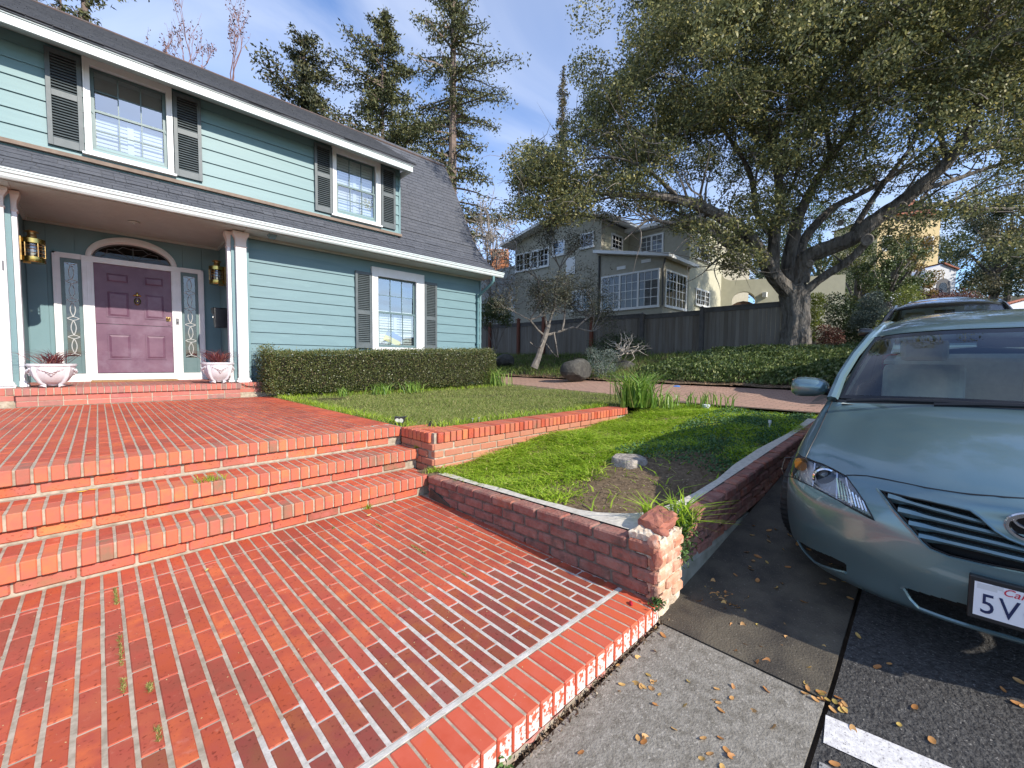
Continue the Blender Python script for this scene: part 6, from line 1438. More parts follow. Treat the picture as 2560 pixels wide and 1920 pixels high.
# bare trees
def bare(name, label, base, L, r, lev, seed, m, spread=.45, up=.3, kids=(3, 4), buds=None, d0=(0, 0, 1)):
    root = empty(name, tuple(base)); tag(root, label, 'tree'); b = MB(); tips = []; branch_tree(b, Vector((0, 0, 0)), Vector(d0).normalized(), L, r, lev, random.Random(seed), spread, up, kids, tips); b.build('branches', m, root)
    if buds:
        tp = np.array([tuple(t) for t in tips]); k = RNG.integers(0, len(tp), buds[0]); V, F = leaf_quads(tp[k]+RNG.normal(0, .05, (buds[0], 3)), buds[1], buds[1]*.5); tag(np_mesh('buds', V, F, buds[2], root), kind='stuff')
rdt = mat('reddish_twig', (.22, .11, .09), .8, (.14, .07, .06), 4)
for px, zt, sd, lab in ((395, 40, 4, 'bare reddish twigs of a budding tree above the roof, leftmost'), (480, 45, 9, 'bare reddish twigs of a budding tree above the roof, middle'), (585, 55, 14, 'bare reddish twigs of a budding tree above the roof, rightmost')):
    q = at(px, {395: 330, 480: 330, 585: 330}[px], 21); bare('bare_tree', lab, q, 3.1, .05, 3, sd, rdt, .38, .45, (3, 4), (220, .13, rdl))
wht = mat('pale_twig_bark', (.34, .29, .24), .85, (.22, .185, .155), 4)
bare('bare_tree', 'pale leafless tree behind the right end of the blue house roof', at(1215, 800, 28), 3.4, .12, 4, 6, wht, .42, .35, (3, 4))
for i, (px, py) in enumerate([(1190, 640), (1215, 660), (1235, 600), (1250, 640), (1225, 720), (1205, 700)]):
    pass
vn = empty('bare_vine', tuple(at(1225, 720, 27))); tag(vn, 'tangled pale leafless vine sprawling over the orange shingled wall', 'vine')
b = MB(); rr = random.Random(31)
for i in range(230):
    p = Vector(at(rr.uniform(1180, 1292), rr.uniform(545, 770), rr.uniform(25.5, 28)))-vn.location; d = Vector((rr.gauss(0, 1), rr.gauss(0, 1), rr.gauss(0, 1))).normalized(); pts = [p]
    if p.z > 4.3 and rr.random() < .5: continue
    for s in range(6): d = (d+Vector((rr.gauss(0, .4), rr.gauss(0, .4), rr.gauss(0, .4)))).normalized(); pts.append(pts[-1]+d*.28)
    b.tube(pts, [.03, .027, .024, .02, .015, .01, .006], 3, cap=False)
b.build('stems', wht, vn)
b = MB(); rr = random.Random(37); rt = empty('pruned_rose', tuple(at(1560, 890, 14.4))); tag(rt, 'pale gnarled bare rose stems twisting in front of the dark bush', 'shrub')
for i in range(26):
    p = Vector(at(1562+rr.gauss(0, 8), 885, 14.4))-rt.location; d = Vector((rr.gauss(0, .6), rr.gauss(0, .6), 1)).normalized(); pts = [p]
    for s in range(7): d = (d+Vector((rr.gauss(0, .55), rr.gauss(0, .55), rr.gauss(0, .4)))).normalized(); pts.append(pts[-1]+d*.13)
    b.tube(pts, [.018, .017, .015, .013, .011, .009, .006, .004], 4)
b.build('stems', mat('bleached_stem', (.42, .37, .31), .85), rt)

# background trees along the street and behind the grey house
def bigtree(label, px, t, H, W_, m, n, leaf, seed, z0=None):
    rr = random.Random(seed); q = at(px, 860, t); z = z0 if z0 is not None else gz(min(q[0], 60), 5)-.3
    root = empty('tree', (q[0], q[1], z)); tag(root, label, 'tree'); b = MB(); b.tube([(0, 0, 0), (.1, 0, H*.35), (0, .1, H*.75)], [.35, .28, .1], 8)
    for i in range(9):
        a = rr.uniform(0, 2*PI); h = rr.uniform(.3, .6)*H; b.tube([(0, 0, h), (W_*.3*math.cos(a), W_*.3*math.sin(a), h+H*.12), (W_*.6*math.cos(a), W_*.6*math.sin(a), h+H*.25)], [.15, .1, .04], 5)
    b.build('trunk', bark, root); Ps = []
    for i in range(46):
        a = rr.uniform(0, 2*PI); u = rr.uniform(0, 1)**.5; h = rr.uniform(.22, 1); rad = W_*math.sqrt(max(.05, 1-(abs(h-.55)/.5)**2))*u; c = vec(rad*math.cos(a), rad*math.sin(a), H*h*.97); r = rr.uniform(.14, .27)*W_
        k = n//46; d = RNG.normal(size=(k, 3)); d /= np.linalg.norm(d, axis=1)[:, None]; Ps.append(c+d*(r*RNG.uniform(.2, 1, k)**.5)[:, None])
    P = np.concatenate(Ps); V, F = leaf_quads(P, RNG.uniform(.7, 1.3, len(P))*leaf, RNG.uniform(.4, .6, len(P))*leaf); np_mesh('foliage', V, F, m, root)
bigtree('broad green tree beyond the oak trunk with yellowish leaves', 2140, 27, 6.6, 2.5, mat('warm_green_leaf', (.1, .1, .03), .5, ramp=[(0, (.045, .06, .015)), (.5, (.10, .12, .025)), (1, (.24, .22, .05))], transl=.25), 12000, .13, 1)
bigtree('feathery green cedar left of the white tower', 2205, 24, 5.6, 1.9, mdg, 12000, .12, 2)
bigtree('small tree with orange leaves in front of the yellow house', 2262, 33, 7.6, 1.7, mat('orange_green_leaf', (.2, .13, .04), .5, ramp=[(0, (.10, .09, .02)), (.6, (.24, .17, .04)), (1, (.42, .24, .08))], transl=.3), 6000, .17, 3)
bigtree('very dark tree right of the white tower', 2478, 40, 11.5, 3.2, dkg, 15000, .20, 4)
bigtree('tall olive green tree on the right beyond the black car', 2510, 46, 17, 6.0, MATS['warm_green_leaf'], 15000, .26, 5)
bigtree('tan green tree at the far right edge behind the tiled wall', 2600, 36, 13, 5.0, mat('tan_green_leaf', (.15, .12, .06), .6, ramp=[(0, (.09, .08, .035)), (.6, (.18, .155, .07)), (1, (.30, .25, .12))], transl=.2), 13000, .2, 6)
bigtree('dark tree behind the garden wall and oak trunk', 1900, 36, 8.5, 4.5, dkg, 12000, .18, 7)
bigtree('green tree behind the right part of the garden wall', 2040, 40, 12, 4.5, mdg, 14000, .2, 8)
bigtree('dark green tree behind the white tower', 2330, 70, 20, 9, dkg, 12000, .4, 9)
bigtree('dim tree behind the bare vine at the left of the grey house', 1225, 48, 8.0, 6, dkg, 9000, .3, 10, z0=0)

# ------------------------------------------------------------------ far buildings on the right
yh = empty('yellow_house', tuple(at(2265, 700, 60))); tag(yh, 'pale yellow house with red roof glimpsed high behind the oak branches', 'house')
b = MB(); b.box(-4.5, 4.5, 0, 8, -6, 9.0); b.build('wall', mat('yellow_stucco', (.60, .46, .24), .9), yh)
b = MB(); b.prism([(-5, 9.0), (5, 9.0), (0, 11)], -.6, 8, 'y'); b.build('roof', mat('terracotta', (.36, .12, .07), .8, (.26, .09, .05), 3), yh)
for xx in (-3, 0, 3):
    b = MB(); b.box(xx-.7, xx+.7, -.05, .0, 4, 6.2); w_ = b.build('window', nw_, yh); b = MB(); b.box(xx-.55, xx+.55, -.07, -.05, 4.15, 6.05); b.build('pane', pg, w_)
yh.rotation_euler = (0, 0, -.75)
wt = empty('white_tower', tuple(at(2347, 760, 45))); wt.rotation_euler = (0, 0, -.80); tag(wt, 'white stucco tower with an arched window and iron balcony under a red tile edge', 'building')
ws = mat('white_stucco', (.72, .73, .76), .9, (.66, .67, .70), 3)
b = MB(); b.prism([(-1.6, -4), (1.6, -4), (1.6, 3.75), (.2, 4.25), (-1.6, 3.55)], 0, 4, 'y'); b.build('wall', ws, wt, fixn=True)
b = MB(); b.add([(1.75, -.2, 3.62), (.15, -.2, 4.22), (.15, 4.2, 4.22), (1.75, 4.2, 3.62), (1.75, -.2, 3.76), (.15, -.2, 4.38), (.15, 4.2, 4.38), (1.75, 4.2, 3.76)], [(0, 1, 2, 3), (4, 7, 6, 5), (0, 4, 5, 1), (0, 3, 7, 4)]); b.build('roof', MATS['terracotta'], wt, fixn=True)
def archp(w, z0, zs): return [(-w, z0), (w, z0), (w, zs)]+[(w*math.cos(PI*i/12), zs+w*math.sin(PI*i/12)) for i in range(1, 12)]+[(-w, zs)]
b = MB(); b.prism([(x+.35, z) for x, z in archp(.72, .45, 2.0)], -.03, .02, 'y'); wi = b.build('window', mat('tower_recess', (.10, .10, .11), .7), wt, fixn=True)
b = MB(); b.prism([(x+.30, z) for x, z in archp(.42, .6, 1.85)], -.05, -.035, 'y'); b.build('pane', pg, wi, fixn=True)
b = MB(); 
for i in range(11): b.tube([(-.55+.18*i, -.45, .5), (-.55+.18*i, -.45, 1.15)], .018, 4)
b.box(-.6, 1.3, -.48, -.43, 1.13, 1.18); b.box(-.6, 1.3, -.48, -.0, .45, .52); b.build('balcony', m_black, wt)
b = MB(); b.box(-5, -1.6, .5, 4, -4, 2.6); b.build('side_wall', ws, wt)
rw = empty('tiled_wall', tuple(at(2462, 776, 24))); tag(rw, 'sloping white stucco wall with red clay tile coping at the right edge', 'wall')
e = Vector(at(2640, 728, 24))-rw.location; b = MB(); d = e.normalized(); b.add([(0, 0, -2.5), (e.x, e.y, e.z-3.5), (e.x, e.y, e.z), (0, 0, -.05), (.3, .3, -2.5), (e.x+.3, e.y+.3, e.z-3.5), (e.x+.3, e.y+.3, e.z), (.3, .3, -.05)], [(0, 1, 2, 3), (3, 2, 6, 7), (4, 7, 6, 5), (0, 3, 7, 4)]); b.build('wall', ws, rw, fixn=True)
n = 22
for i in range(n):
    p = e*(i/n); q_ = e*((i+.95)/n); b = MB(); b.tube([(p.x, p.y, p.z+.02), (q_.x, q_.y, q_.z+.045)], [.085, .075], 7); b.build('coping_tile', MATS['terracotta'], rw)

# ================================================================== CARS
paint = mat('blue_green_metallic', (.145, .235, .26), .30, (.15, .243, .27), 300, .0, 30, metal=.55, spec=.5, coat=.9)
paint_k = mat('black_metallic', (.016, .018, .021), .30, metal=.4, spec=.5, coat=1.0)
paint_b = mat('pale_blue_metallic', (.30, .38, .50), .3, metal=.5, spec=.5, coat=1.0)
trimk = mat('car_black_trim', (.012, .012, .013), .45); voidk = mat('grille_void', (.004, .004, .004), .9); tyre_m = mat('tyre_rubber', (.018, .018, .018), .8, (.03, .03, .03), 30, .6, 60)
chrome = mat('chrome', (.8, .8, .82), .08, metal=1.0); refl = mat('lamp_reflector', (.80, .81, .83), .30, (.62, .63, .66), 26, 1.5, 45, metal=.35)
car_glass = glass('windscreen_glass', (.88, .97, .93), .05, 0, .0); side_glass = glass('side_window_glass', (.68, .76, .73), .04); lens_g = glass('lamp_lens', (.93, .93, .93), .03)
frit = mat('glass_black_border', (.008, .008, .009), .12, spec=.6); cloth = mat('beige_seat', (.42, .42, .37), .9, (.36, .36, .32), 20, .3, 60); dashm = mat('grey_dash', (.36, .40, .37), .8)
TT = [
 [(.10,.18,0),(.055,.22,0),(.03,.30,0),(0,.42,0),(0,.53,0),(.025,.62,0),(.045,.70,0),(.085,.785,0),(.26,.85,0),(.62,.925,0),(1.02,.975,0)],
 [(.11,.18,.27),(.065,.22,.27),(.045,.30,.27),(.02,.42,.27),(.02,.53,.27),(.04,.61,.27),(.065,.69,.27),(.12,.77,.27),(.29,.84,.27),(.63,.915,.27),(1.035,.97,.27)],
 [(.17,.17,.50),(.14,.21,.50),(.12,.30,.50),(.09,.42,.50),(.09,.53,.50),(.105,.60,.50),(.145,.665,.50),(.225,.735,.50),(.37,.805,.49),(.67,.885,.48),(1.07,.955,.47)],
 [(.33,.14,.71),(.30,.19,.725),(.275,.29,.735),(.24,.42,.74),(.24,.53,.733),(.26,.60,.72),(.31,.66,.70),(.38,.72,.68),(.50,.785,.67),(.75,.855,.66),(1.12,.935,.655)],
 [(.52,.13,.825),(.50,.18,.855),(.47,.29,.875),(.44,.42,.883),(.43,.53,.88),(.44,.60,.868),(.48,.675,.845),(.55,.745,.815),(.68,.80,.79),(.88,.86,.775),(1.16,.925,.765)],
 [(.62,.13,.865),(.61,.18,.895),(.60,.29,.913),(.60,.42,.920),(.61,.53,.920),(.64,.62,.912),(.70,.70,.895),(.78,.77,.87),(.88,.82,.85),(1.02,.87,.835),(1.24,.918,.825)],
 [(.95,.15,.865),(.95,.20,.895),(.95,.30,.912),(.95,.42,.920),(.96,.53,.920),(.98,.62,.915),(1.02,.70,.903),(1.08,.77,.883),(1.16,.83,.865),(1.26,.875,.85),(1.42,.925,.835)]]
bb = [.87,.90,.912,.920,.922,.918,.908,.893,.873,.858,.835]; hh_ = [.17,.22,.30,.42,.53,.62,.70,.77,.84,.89,.935]
for a_, ht, f_ in ((1.7,.935,1),(2.7,.955,1),(3.6,.975,1),(4.35,.99,.97)):
    TT.append([(a_, h*(1 if i < 8 else 1+(ht/.935-1)*(i-7)/3), b_*f_) for i, (h, b_) in enumerate(zip(hh_, bb))])
TT.append([(4.62+(.06 if 2 < i < 9 else 0), h*(1 if i < 8 else 1+(1/.935-1)*(i-7)/3), b_*.84) for i, (h, b_) in enumerate(zip(hh_, bb))])
TT.append([(4.72+(.08 if 2 < i < 9 else 0), h*(1 if i < 8 else 1+(1/.935-1)*(i-7)/3), 0) for i, (h, b_) in enumerate(zip(hh_, bb))])
GG = np.array(TT)[:, :, [0, 2, 1]]      # (a back, b side, h up)
def crv(P, us):
    """Catmull-Rom along axis 0"""
    n = len(P); i = np.clip(np.floor(us).astype(int), 0, n-2); t = (us-i).reshape((-1,)+(1,)*(P.ndim-1))
    Q = np.concatenate([(2*P[0]-P[1])[None], P, (2*P[-1]-P[-2])[None]]); p0, p1, p2, p3 = Q[i], Q[i+1], Q[i+2], Q[i+3]
    return .5*(2*p1+(p2-p0)*t+(2*p0-5*p1+4*p2-p3)*t*t+(3*p1-p0-3*p2+p3)*t**3)
def csurf(us, vs):
    G2 = np.concatenate([GG[1:2]*np.array([1, -1, 1]), GG]); A_ = crv(G2, us+1); return np.swapaxes(crv(np.swapaxes(A_, 0, 1), vs), 0, 1)
usF = np.linspace(0, 6, 241); vsF = np.linspace(0, 10, 261); SF = csurf(usF, vsF)
usR = np.linspace(6, 12, 121); vsR = np.linspace(0, 10, 41); SR = csurf(usR, vsR)
def pin(B, H, poly):
    c = np.zeros(B.shape, bool); j = len(poly)-1
    for i in range(len(poly)):
        xi, yi = poly[i]; xj, yj = poly[j]
        with np.errstate(divide='ignore', invalid='ignore'): c ^= ((yi > H) != (yj > H)) & (B < (xj-xi)*(H-yi)/((yj-yi) if yj != yi else 1e-9)+xi)
        j = i
    return c
HL = [(.915,.70),(.81,.714),(.72,.716),(.645,.714),(.598,.711),(.553,.682),(.511,.647),(.489,.616),(.468,.585),(.523,.595),(.581,.604),(.642,.612),(.712,.615),(.78,.612),(.86,.602),(.905,.598),(.925,.64)]
GRL = [(.469,.711),(.373,.720),(.289,.726),(.219,.726),(.172,.724),(.144,.705),(.103,.666),(.068,.646),(.03,.635),(-.01,.632),(-.01,.533),(.027,.530),(.144,.523),(.225,.520),(.282,.530),(.307,.550),(.342,.587),(.400,.644),(.440,.685)]
INT = [(.352,.305),(.232,.319),(.144,.327),(.082,.330),(-.01,.333),(-.01,.238),(.075,.233),(.165,.229),(.238,.229),(.301,.230),(.328,.262)]
FOG = [(.835,.205),(.80,.235),(.729,.262),(.635,.287),(.578,.288),(.570,.268),(.575,.243),(.637,.214),(.728,.172),(.80,.178)]
def normals(S_):
    du = np.gradient(S_, axis=0); dv = np.gradient(S_, axis=1); n = np.cross(du, dv); n /= np.linalg.norm(n, axis=2)[:, :, None]+1e-9
    if n[10, 100 if n.shape[1] > 120 else 10, 0] > 0: n = -n
    return n
NF = normals(SF)
CB = (SF[:-1, :-1]+SF[1:, 1:])/2; cb, ch_, ca_ = CB[..., 1], CB[..., 2], CB[..., 0]
fgrid = ca_ < .62
mHL = pin(cb, ch_, HL) & (ca_ < .70); mG = pin(cb, ch_, GRL) & (ca_ < .3); mI = pin(cb, ch_, INT) & (ca_ < .25); mF = pin(cb, ch_, FOG) & (ca_ < .55) & (ch_ < .32)
mW = ((ca_-.96)**2+(ch_-.335)**2 < .365**2) & (cb > .6)
CR_ = (SR[:-1, :-1]+SR[1:, 1:])/2; mW2 = (((CR_[..., 0]-3.735)**2+(CR_[..., 2]-.335)**2 < .365**2) | ((CR_[..., 0]-.96)**2+(CR_[..., 2]-.335)**2 < .365**2)) & (CR_[..., 1] > .6)
def sub(S_, mask, off=0.0, Nn=None, mirror=True, name='patch', m=None, parent=None, smooth=True):
    V = (S_ if Nn is None or off == 0 else S_-Nn*off); nu_, nv_ = S_.shape[:2]; i, j = np.nonzero(mask); a = i*nv_+j
    F = np.stack([a, a+1, a+nv_+1, a+nv_], 1); used, inv = np.unique(F, return_inverse=True); F = inv.reshape(F.shape); Vv = V.reshape(-1, 3)[used]
    if mirror:
        n0 = len(Vv); Vm = Vv*np.array([1, -1, 1]); Vv = np.concatenate([Vv, Vm]); F = np.concatenate([F, F[:, ::-1]+n0])
    return np_mesh(name, Vv, F, m, parent, smooth)
def ofs(b_, h_):
    """surface depth a at (b,h) on the front"""
    k = np.argmin((SF[:160, :, 1]-abs(b_))**2+(SF[:160, :, 2]-h_)**2+np.where(SF[:160, :, 0] > .95, 9, 0)); return SF[:160].reshape(-1, 3)[k, 0]
def line3(pts, off=0.0):
    return [(ofs(b_, h_)-off, b_, h_) for b_, h_ in pts]
def dens2(pts, n=3):
    out = []
    for p, q in zip(pts[:-1], pts[1:]):
        for k in range(n): out.append((p[0]+(q[0]-p[0])*k/n, p[1]+(q[1]-p[1])*k/n))
    return out+[pts[-1]]
def mir(pts): return [(a, -b_, h) for a, b_, h in pts]
def both(mb, pts, r, n=5):
    mb.tube(pts, r, n); mb.tube(mir(pts), r, n)
def make_car():
    car = empty('parked_car', (0, 0, 0))
    body = sub(SF, ~(mHL | mG | mI | mF | mW), name='body_front', m=paint, parent=car); bm_ = bmesh.new()
    sub(SR, ~mW2, name='body_side', m=paint, parent=car)
    # recessed lamp, grille and intake cavities
    hb_ = sub(SF, mHL, .045, NF, False, 'headlight', refl, car); hb2 = link_mesh('headlight', hb_.data, None, car); hb2.scale = (1, -1, 1)
    l1 = sub(SF, mHL, .002, NF, False, 'lens', lens_g, hb_); l2 = link_mesh('lens', l1.data, None, hb2)
    for hh2 in (hb_, hb2):
        a0 = ofs(.70, .66); t = MB(); t.tube([(a0+.075, .70, .655), (a0+.035, .695, .655), (a0+.030, .694, .655)], [.060, .060, .052], 24, cap=False); t.build('lamp_bezel', chrome, hh2, smooth=True)
        t = MB(); prof = [(.001, -.020), (.022, -.017), (.038, -.008), (.046, .004)]; base = len(t.v)
        for r_, z in prof:
            for k in range(20): th_ = 2*PI*k/20; t.v.append((a0+.05+z, .697+r_*math.cos(th_), .655+r_*math.sin(th_)))
        for i in range(3):
            for k in range(20): t.f.append((i*20+k, i*20+(k+1) % 20, (i+1)*20+(k+1) % 20, (i+1)*20+k)); t.m.append(0)
        t.build('projector_lens', mat('projector_glass', (.10, .11, .12), .05, spec=1.0, coat=1.0), hh2, smooth=True)
        t = MB(); t.tube([(a0+.22, .845, .662), (a0+.17, .835, .662)], [.034, .03], 14); t.build('turn_signal', mat('amber', (.70, .25, .03), .3), hh2, smooth=True)
        t = MB()
        for p, q in (((.745, .61), (.76, .71)), ((.625, .60), (.645, .71)), ((.56, .60), (.60, .70))): t.tube([(ofs(*p)+.02, p[0], p[1]), (ofs(*q)+.02, q[0], q[1])], .006, 5)
        for i in range(9): b0 = .50+.014*i; t.tube([(ofs(b0, .60)+.03, b0, .60+.002*i), (ofs(b0+.02, .64)+.025, b0+.02, .64+.008*i)], .0045, 4)
        t.build('lamp_ribs', chrome, hh2)
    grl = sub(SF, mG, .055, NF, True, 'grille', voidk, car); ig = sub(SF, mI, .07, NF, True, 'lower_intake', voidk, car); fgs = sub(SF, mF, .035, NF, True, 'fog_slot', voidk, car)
    # slats: body coloured bars that widen towards the corner
    for (p, q, w0, w1) in (((.428, .689), (.128, .678), .040, .020), ((.390, .648), (.0, .640), .040, .022), ((.352, .606), (.0, .605), .038, .022), ((.318, .566), (.0, .568), .034, .022)):
        t = MB(); n = 14; row = None
        for sg in (1, -1):
            t = MB(); row = None
            for i in range(n+1):
                u = i/n; b_ = p[0]+(q[0]-p[0])*u; h_ = p[1]+(q[1]-p[1])*u+.004*math.sin(PI*u); w = w0 if u < .12 else (w0+(w1-w0)*min(1, (u-.12)/.12)); a = ofs(max(.0, b_), h_)
                dd_ = .010+.012*min(1, u*4); o = len(t.v); t.v += [(a+dd_, sg*b_, h_+w/2), (a+dd_-.008, sg*b_, h_+w*.1), (a+dd_+.004, sg*b_, h_-w/2), (a+.06, sg*b_, h_-w*.3), (a+.06, sg*b_, h_+w*.3)]
                if row is not None:
                    for k in range(5): t.f.append((row+k, row+(k+1) % 5, o+(k+1) % 5, o+k) if sg < 0 else (row+k, o+k, o+(k+1) % 5, row+(k+1) % 5)); t.m.append(0)
                row = o
            t.build('slat', paint, grl, smooth=True, fixn=True)
    GE = dens2(GRL[:10]); GE2 = dens2(GRL[10:]+[GRL[0]])
    t = MB(); both(t, line3(GE, -.002), .0055); both(t, line3(GE2, -.001), .0065); t.build('grille_frame', paint, grl, smooth=True)
    t = MB(); both(t, line3([(b_*.985, h_-.006) for b_, h_ in GE], -.008), .004); both(t, line3([(b_*.98, h_+.007) for b_, h_ in GE2], -.009), .004); t.build('grille_gasket', trimk, grl)
    for f_ in (list, mir): t = MB(); t.tube(f_(line3(dens2(HL+[HL[0]], 2), .001)), .0032, 4); t.build('lamp_gasket', trimk, car)
    t = MB(); both(t, line3(dens2([(.36, .300), (.335, .255), (.305, .224), (.238, .222), (.165, .222), (.075, .226), (0, .230)]), .004), .009, 6); t.build('intake_lip', paint, ig, smooth=True)
    t = MB(); both(t, line3(dens2([(.84, .20), (.80, .17), (.728, .165), (.637, .207), (.575, .236)]), .002), .007, 6); t.build('slot_lip', paint, fgs, smooth=True)
    # panel gaps
    t = MB(); sm = [(.600, .713), (.56, .728), (.515, .740), (.452, .751), (.373, .760), (.276, .769), (.199, .776), (.11, .787), (.034, .795), (0, .797)]; both(t, line3(dens2(sm), .0005), .0032, 4)
    idx = []
    vv = np.linspace(6.55, 10, 30); fs = csurf(np.array([4.15]), vv)[0]; uu = np.linspace(4.0, 4.35, 30)
    fs = np.array([csurf(np.array([u_]), np.array([v_]))[0, 0] for u_, v_ in zip(np.linspace(3.85, 4.45, 30), vv)]); both(t, [tuple(p+np.array([0, 0, .0008])) for p in fs], .0035, 4)
    for aa in (1.42, 2.38, 3.25):
        k = csurf(np.array([6+(aa-.95)/.75 if aa < 1.7 else (7+(aa-1.7)/1.0 if aa < 2.7 else 8+(aa-2.7)/.9)]), np.linspace(1, 10, 24))[0]; both(t, [tuple(p+np.array([0, .001, 0])) for p in k], .004, 4)
    t.build('panel_gap', trimk, car)
    # emblem
    e = MB(); A0 = ofs(0, .70)-.012
    def ell(cy, cz, ry, rz, rt, n=32): e.tube([(A0+.25*(abs(cy+ry*math.cos(q)))**2+.16*((cz+rz*math.sin(q))-.0), cy+ry*math.cos(q), .705+cz+rz*math.sin(q)) for q in np.linspace(0, 2*PI, n+1)], rt, 6)
    ell(0, 0, .076, .052, .0085); ell(0, -.006, .024, .046, .006); ell(0, .018, .058, .026, .006); em = e.build('emblem', chrome, car, smooth=True)
    t = MB(); t.prism([(.076*math.cos(q), .705+.052*math.sin(q)) for q in np.linspace(0, 2*PI, 25)[:-1]], A0+.004, A0+.02, 'x'); t.build('emblem_back', frit, em)
    # licence plate
    pl_ = MB(); pz = .400; pa = -.025; tl = .10
    def PB(x0, x1, y0, y1, z0, z1, mi=0): pl_.box(x0, x1, y0, y1, z0, z1, mi)
    PB(-.006, .03, -.165, .165, -.088, .085, 0); plate = pl_.build('number_plate', trimk, car, bevel=.004); plate.location = (pa, 0, pz); plate.rotation_euler = (0, tl, 0)
    t = MB(); t.box(-.0075, -.006, -.150, .150, -.070, .066); t.build('plate_face', mat('plate_white', (.78, .78, .80), .4), plate)
    navy = mat('plate_navy', (.012, .02, .08), .4); rotp = (PI/2, 0, -PI/2)
    text('5VC', .112, (-.0082, .135, -.020), rotp, navy, 'plate_number', plate, .0008, 'LEFT', 0, 1.12).scale = (.80, 1.0, 1)
    text('California', .040, (-.0082, .0, .049), rotp, mat('plate_red', (.55, .02, .05), .4), 'plate_script', plate, .0008, 'CENTER', .3)
    t = MB(); t.box(-.0088, -.0082, .075, .10, .052, .066) ; t.box(-.0078, -.0074, .090, .143, .040, .062); t.build('plate_sticker', mat('sticker_grey', (.62, .62, .62), .5), plate)
    # windscreen, roof, glasshouse
    bot = np.array([(1.050, 0, .985), (1.065, .28, .982), (1.125, .54, .965), (1.215, .775, .945)]); top = np.array([(1.66, 0, 1.362), (1.668, .25, 1.360), (1.695, .47, 1.345), (1.745, .640, 1.318)])
    def patch(rows, nu_=25, nv_=17):
        R = np.array(rows); R = np.concatenate([R[:, 1:2]*np.array([1, -1, 1]), R], axis=1); A_ = crv(R, np.linspace(0, len(rows)-1, nv_)); return crv(np.swapaxes(A_, 0, 1), np.linspace(1, R.shape[1]-1, nu_))
    mid = (bot+top)/2+np.array([-.035, 0, .030])*np.array([[1], [1], [.9], [.4]]); WS = patch([bot, mid, top], 61, 41); nu_, nv_ = WS.shape[:2]
    ii, jj = np.meshgrid(np.arange(nu_-1), np.arange(nv_-1), indexing='ij'); fr_ = (jj >= nv_-4) | (ii >= nu_-4) | (jj < 2)
    ws = sub(WS, ~fr_, name='windscreen', m=car_glass, parent=car); sub(WS, fr_, name='windscreen_border', m=frit, parent=ws)
    r1 = top+np.array([0, 0, .002]); r0 = r1.copy(); 
    RF = patch([top+np.array([.0, 0, .004]), np.array([(1.80, 0, 1.405), (1.81, .25, 1.402), (1.84, .46, 1.385), (1.90, .625, 1.352)]), np.array([(2.25, 0, 1.445), (2.25, .25, 1.440), (2.26, .46, 1.422), (2.30, .615, 1.378)]), np.array([(2.75, 0, 1.442), (2.75, .25, 1.437), (2.75, .45, 1.418), (2.72, .605, 1.372)]), np.array([(3.08, 0, 1.405), (3.08, .25, 1.400), (3.06, .44, 1.385), (3.02, .60, 1.345)])], 31, 41)
    sub(RF, np.ones((30, 40), bool), name='roof', m=paint, parent=car)
    # pillars and side glass
    t = MB(); P1 = [(1.205, .800, .935), (1.36, .775, 1.07), (1.55, .725, 1.205), (1.745, .662, 1.318), (1.90, .640, 1.352), (2.30, .632, 1.378), (2.72, .622, 1.372), (3.02, .612, 1.345), (3.30, .645, 1.235), (3.72, .715, 1.045)]
    both(t, P1, [.034, .030, .028, .028, .026, .026, .026, .03, .05, .07], 8); t.build('pillar', paint, car, smooth=True)
    for sg in (1, -1):
        t = MB(); t.tube([(a, sg*(b_+.004), h-.030) for a, b_, h in P1[:8]], .010, 5); t.build('window_rubber', trimk, car)
        def SG(poly, nm): t = MB(); t.add([(a, sg*b_, h) for a, b_, h in poly], [tuple(range(len(poly)))]); t.build(nm, side_glass, car)
        SG([(1.33, .815, .955), (2.32, .825, .965), (2.34, .635, 1.345), (1.92, .645, 1.325), (1.76, .665, 1.29), (1.55, .73, 1.17)], 'side_window'); SG([(2.38, .825, .965), (3.30, .81, .99), (3.22, .67, 1.20), (3.02, .615, 1.315), (2.72, .625, 1.345), (2.40, .635, 1.345)], 'side_window')
        t = MB(); t.add([(2.31, sg*.829, .96), (2.40, sg*.829, .96), (2.41, sg*.640, 1.35), (2.33, sg*.640, 1.35)], [(0, 1, 2, 3)]); t.add([(3.28, sg*.815, .985), (3.75, sg*.82, 1.0), (3.72, sg*.72, 1.05), (3.3, sg*.66, 1.22), (3.05, sg*.612, 1.34), (3.2, sg*.675, 1.2)], [(0, 1, 2, 3, 5), (5, 3, 4)]); t.build('rear_pillar', paint, car)
        t = MB(); sh = [(1.19, .80, .935), (1.42, .835, .922), (1.7, .838, .934), (2.7, .838, .954), (3.6, .838, .974), (3.78, .83, .98)]; inn = [(1.21, .79, .95), (1.42, .80, .955), (1.7, .81, .96), (2.7, .82, .97), (3.5, .80, 1.0), (3.78, .72, 1.04)]
        t.add([(a, sg*b_, h) for a, b_, h in sh+inn], [(i, i+1, i+7, i+6) for i in range(5)]); t.build('shoulder', paint, car, smooth=True)
        # mirror
        mm = bmesh.new(); bmesh.ops.create_uvsphere(mm, u_segments=20, v_segments=12, radius=1)
        for v in mm.verts:
            x, y, z = v.co; x = min(x, .25); pw = lambda q, e: math.copysign(abs(q)**e, q); v.co = (1.405+pw(x, .8)*.10, sg*(.965+pw(y, .72)*.118), .985+pw(z, .72)*.070*(1+.22*y))
        me = bpy.data.meshes.new('wing_mirror'); mm.to_mesh(me); mm.free(); me.materials.append(paint); me.polygons.foreach_set('use_smooth', [True]*len(me.polygons)); wm = link_mesh('wing_mirror', me, None, car)
